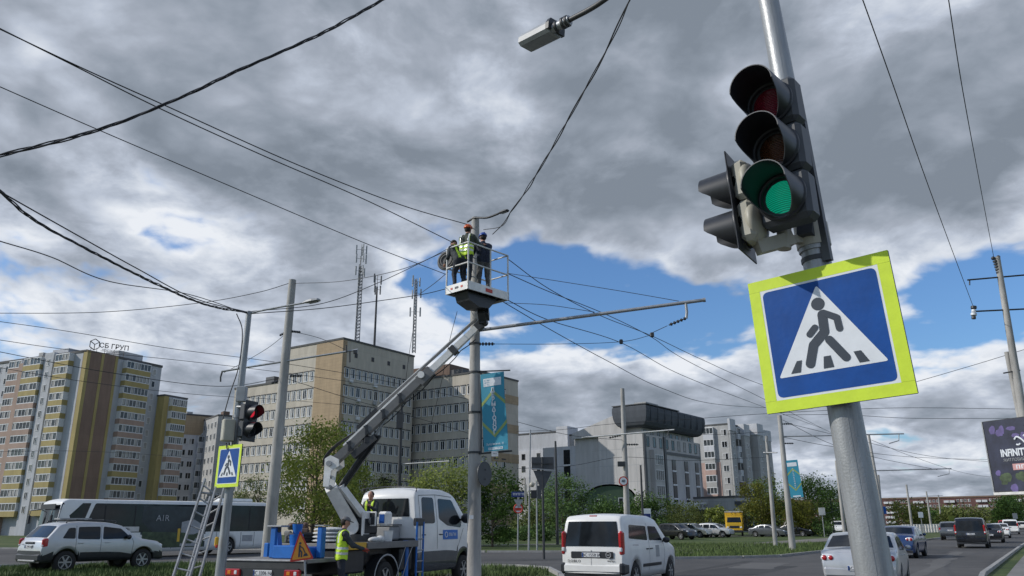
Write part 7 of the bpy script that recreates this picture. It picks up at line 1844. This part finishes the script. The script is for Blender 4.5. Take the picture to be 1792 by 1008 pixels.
    for s_ in (1, -1): b.ball(hd_ + hm @ V((.088, s_ * .030, .012)), .010, 'hair', 8, 6)
    b.build('eyes', t)
    if vest:
        vv = {}; vs = []; fs = []; ms = []
        for p, tg in zip(fin.polygons, tags):
            c = p.center; hgt = (c - pel).dot(up)
            if tg == 'torso' and hgt > -.13 and (c - nk).length > .11 and abs((c - ch).dot(lat)) < .205 + (0 if hgt < .3 else -.0):
                idx = []
                for i in p.vertices:
                    if i not in vv: vv[i] = len(vs); vs.append(fin.vertices[i].co + nr[i] * .014)
                    idx.append(vv[i])
                hh = hgt; lt = abs((c - ch).dot(lat)); stripe = (.06 < hh < .11) or (.17 < hh < .22) or (hh > .30 and .10 < lt < .14)
                if vest == 'dark' and not (.06 < abs((c - ch).dot(lat)) < .115): continue
                if vest == 'low' and hgt > .24 and not (.10 < abs((c - ch).dot(lat)) < .15): continue
                fs.append(idx); ms.append('reflect' if stripe and vest != 'dark' else 'hivis')
        b = MB()
        for m in ('hivis', 'reflect', jacket):
            ff = [f for f, q in zip(fs, ms) if q == m]
            if ff:
                us = sorted({i for f in ff for i in f}); mp = {i: n for n, i in enumerate(us)}; b.add([vs[i] for i in us], [[mp[i] for i in f] for f in ff], m, True)
        if b.v: b.build('safety_vest', t)
    if head_part in ('helmet', 'cap'):
        b = MB(); b.ball(hd_ + hm @ V((-.030, 0, .0)), 1, 'hair', 16, 10, (.085, .083, .085), hm); b.build('hair', t)
    if head_part == 'helmet':
        b = MB(); b.ball(hd_ + hm @ V((-.005, 0, .045)), 1, headcol, 22, 12, (.130, .108, .105), hm, -.05); b.ball(hd_ + hm @ V((.05, 0, .045)), 1, headcol, 18, 8, (.125, .098, .014), hm); b.beam(hd_ + hm @ V((-.11, 0, .10)), hd_ + hm @ V((.10, 0, .12)), .025, .05, headcol); b.build('helmet', t)
    elif head_part == 'cap':
        b = MB(); b.ball(hd_ + hm @ V((-.005, 0, .045)), 1, headcol, 18, 10, (.108, .092, .085), hm, -.05); b.ball(hd_ + hm @ V((.10, 0, .055)), 1, headcol, 14, 6, (.085, .070, .010), hm); b.build('cap', t)
    else:
        b = MB(); b.ball(hd_ + hm @ V((-.018, 0, .030)), 1, 'hair', 18, 10, (.098, .088, .098), hm, -.25); b.build('hair', t)
    return t
def stand(lean=0.0, aL=(.12, .26, .85), aR=(.12, -.26, .85), H=1.76, eL=None, eR=None, look=(1, 0, 0), twist=0, step=.06, headoff=(0, 0), crouch=0.0):
    k = H / 1.76; pz = .93 * k - crouch; pel = Vector((0, 0, pz)); ch = pel + Vector((math.sin(lean) * .42, 0, math.cos(lean) * .42)) * k; nk = ch + Vector((math.sin(lean * 1.1) * .15, 0, math.cos(lean * 1.1) * .15)) * k; hd_ = nk + Vector((math.sin(lean * .6) * .16 + .02 + headoff[0], headoff[1], math.cos(lean * .6) * .15)) * k
    J = dict(pelvis=pel, chest=ch, neck=nk, head=hd_, look=look)
    for s_, y, a, e in (('L', .19, aL, eL), ('R', -.19, aR, eR)):
        sh = ch + Vector((0, y * k, .06)); ha = Vector(a); d = ha - sh; l = d.length; up_, lo = .29 * k, .27 * k
        if l > (up_ + lo) * .99: ha = sh + d.normalized() * (up_ + lo) * .99; d = ha - sh; l = d.length
        q = (up_ ** 2 - lo ** 2 + l * l) / (2 * l); hh = math.sqrt(max(0, up_ ** 2 - q * q)); dn_ = Vector((-.2, .35 if y > 0 else -.35, -1)); dn_ = (dn_ - d.normalized() * dn_.dot(d.normalized())).normalized()
        J['sh' + s_] = sh; J['el' + s_] = sh + d.normalized() * q + dn_ * hh; J['ha' + s_] = ha
        st = step if s_ == 'L' else -step; J['hip' + s_] = pel + Vector((0, y * .5, -.04)); f = Vector((st, y * .62, .09)); J['ft' + s_] = f
        J['kn' + s_] = (J['hip' + s_] + f) / 2 + Vector((.05 + crouch * .9, 0, 0))
    return J
bz = N0.z + .02
def bk(u, v): return N0 + eu * u + ev * v + Vector((0, 0, .02))
ang = lambda v: math.atan2(v[1], v[0])
person('worker in orange helmet and hi-vis vest standing in the raised basket', bk(.27, .36), ang((.50, .86)), 'jacket_olive', 'trousers_dark', 'helmet',
       stand(.10, (.52, .10, 1.42), (.48, -.20, 1.30), 1.74, look=(1, .1, .15)), vest='low', headcol='helmet_orange')
person('worker in blue helmet and dark jacket standing at the right of the basket', bk(.90, .34), ang((-.40, .92)), 'jacket_navy', 'trousers_grey', 'helmet',
       stand(.10, (.46, .12, 1.32), (.44, -.14, 1.36), 1.68, look=(1, 0, -.1)), headcol='helmet_blue')
person('worker bending over the left rail of the basket, dark jacket with lime straps', bk(.14, .42), ang((-.55, .84)), 'jacket_dark', 'trousers_dark', 'hair',
       stand(.62, (.46, .18, .78), (.40, -.20, .74), 1.55, look=(1, 0, -.7), crouch=.06), vest='dark')
cc = P(782, 456, 19.3); t = thing('cable_drum', 'grey round cable coil hanging outside the left rail of the basket', 'cable coil', cc)
b = MB(); nn = Vector((-.4, -.9, .1)).normalized(); e1_ = nn.orthogonal().normalized(); e2_ = nn.cross(e1_)
for q in range(5): b.tube([(e1_ * math.cos(a) + e2_ * math.sin(a)) * (.25 - q * .03) + nn * (.02 * (q % 2)) for a in [math.pi * k / 14 for k in range(29)]], .032, 'coil_grey', 6)
b.cyl(-nn * .02, nn * .02, .22, 'coil_grey', 24); b.build('coil', t)
pw = P(598, 950, 18.25); person('worker in grey cap and hi-vis vest standing beside the truck deck', (pw.x, 18.25, 0), ang((.93, .38)), 'jacket_dark', 'trousers_dark', 'cap',
       stand(.06, (.50, .12, 1.12), (.46, -.16, 1.14), 1.82, look=(1, 0, -.35)), vest='full', headcol='cap_grey', sleeve_hand='glove')
pw = P(649, 900, 22.05); person('bareheaded worker in lime-striped vest seated behind the boom turret in front of the cab', (pw.x, 22.05, 1.12), ang((-.25, -.97)), 'jacket_dark', 'trousers_dark', 'hair',
       stand(.05, (.34, .14, 1.0), (.34, -.14, 1.0), 1.50, look=(1, .1, -.2), crouch=.12), vest='dark')
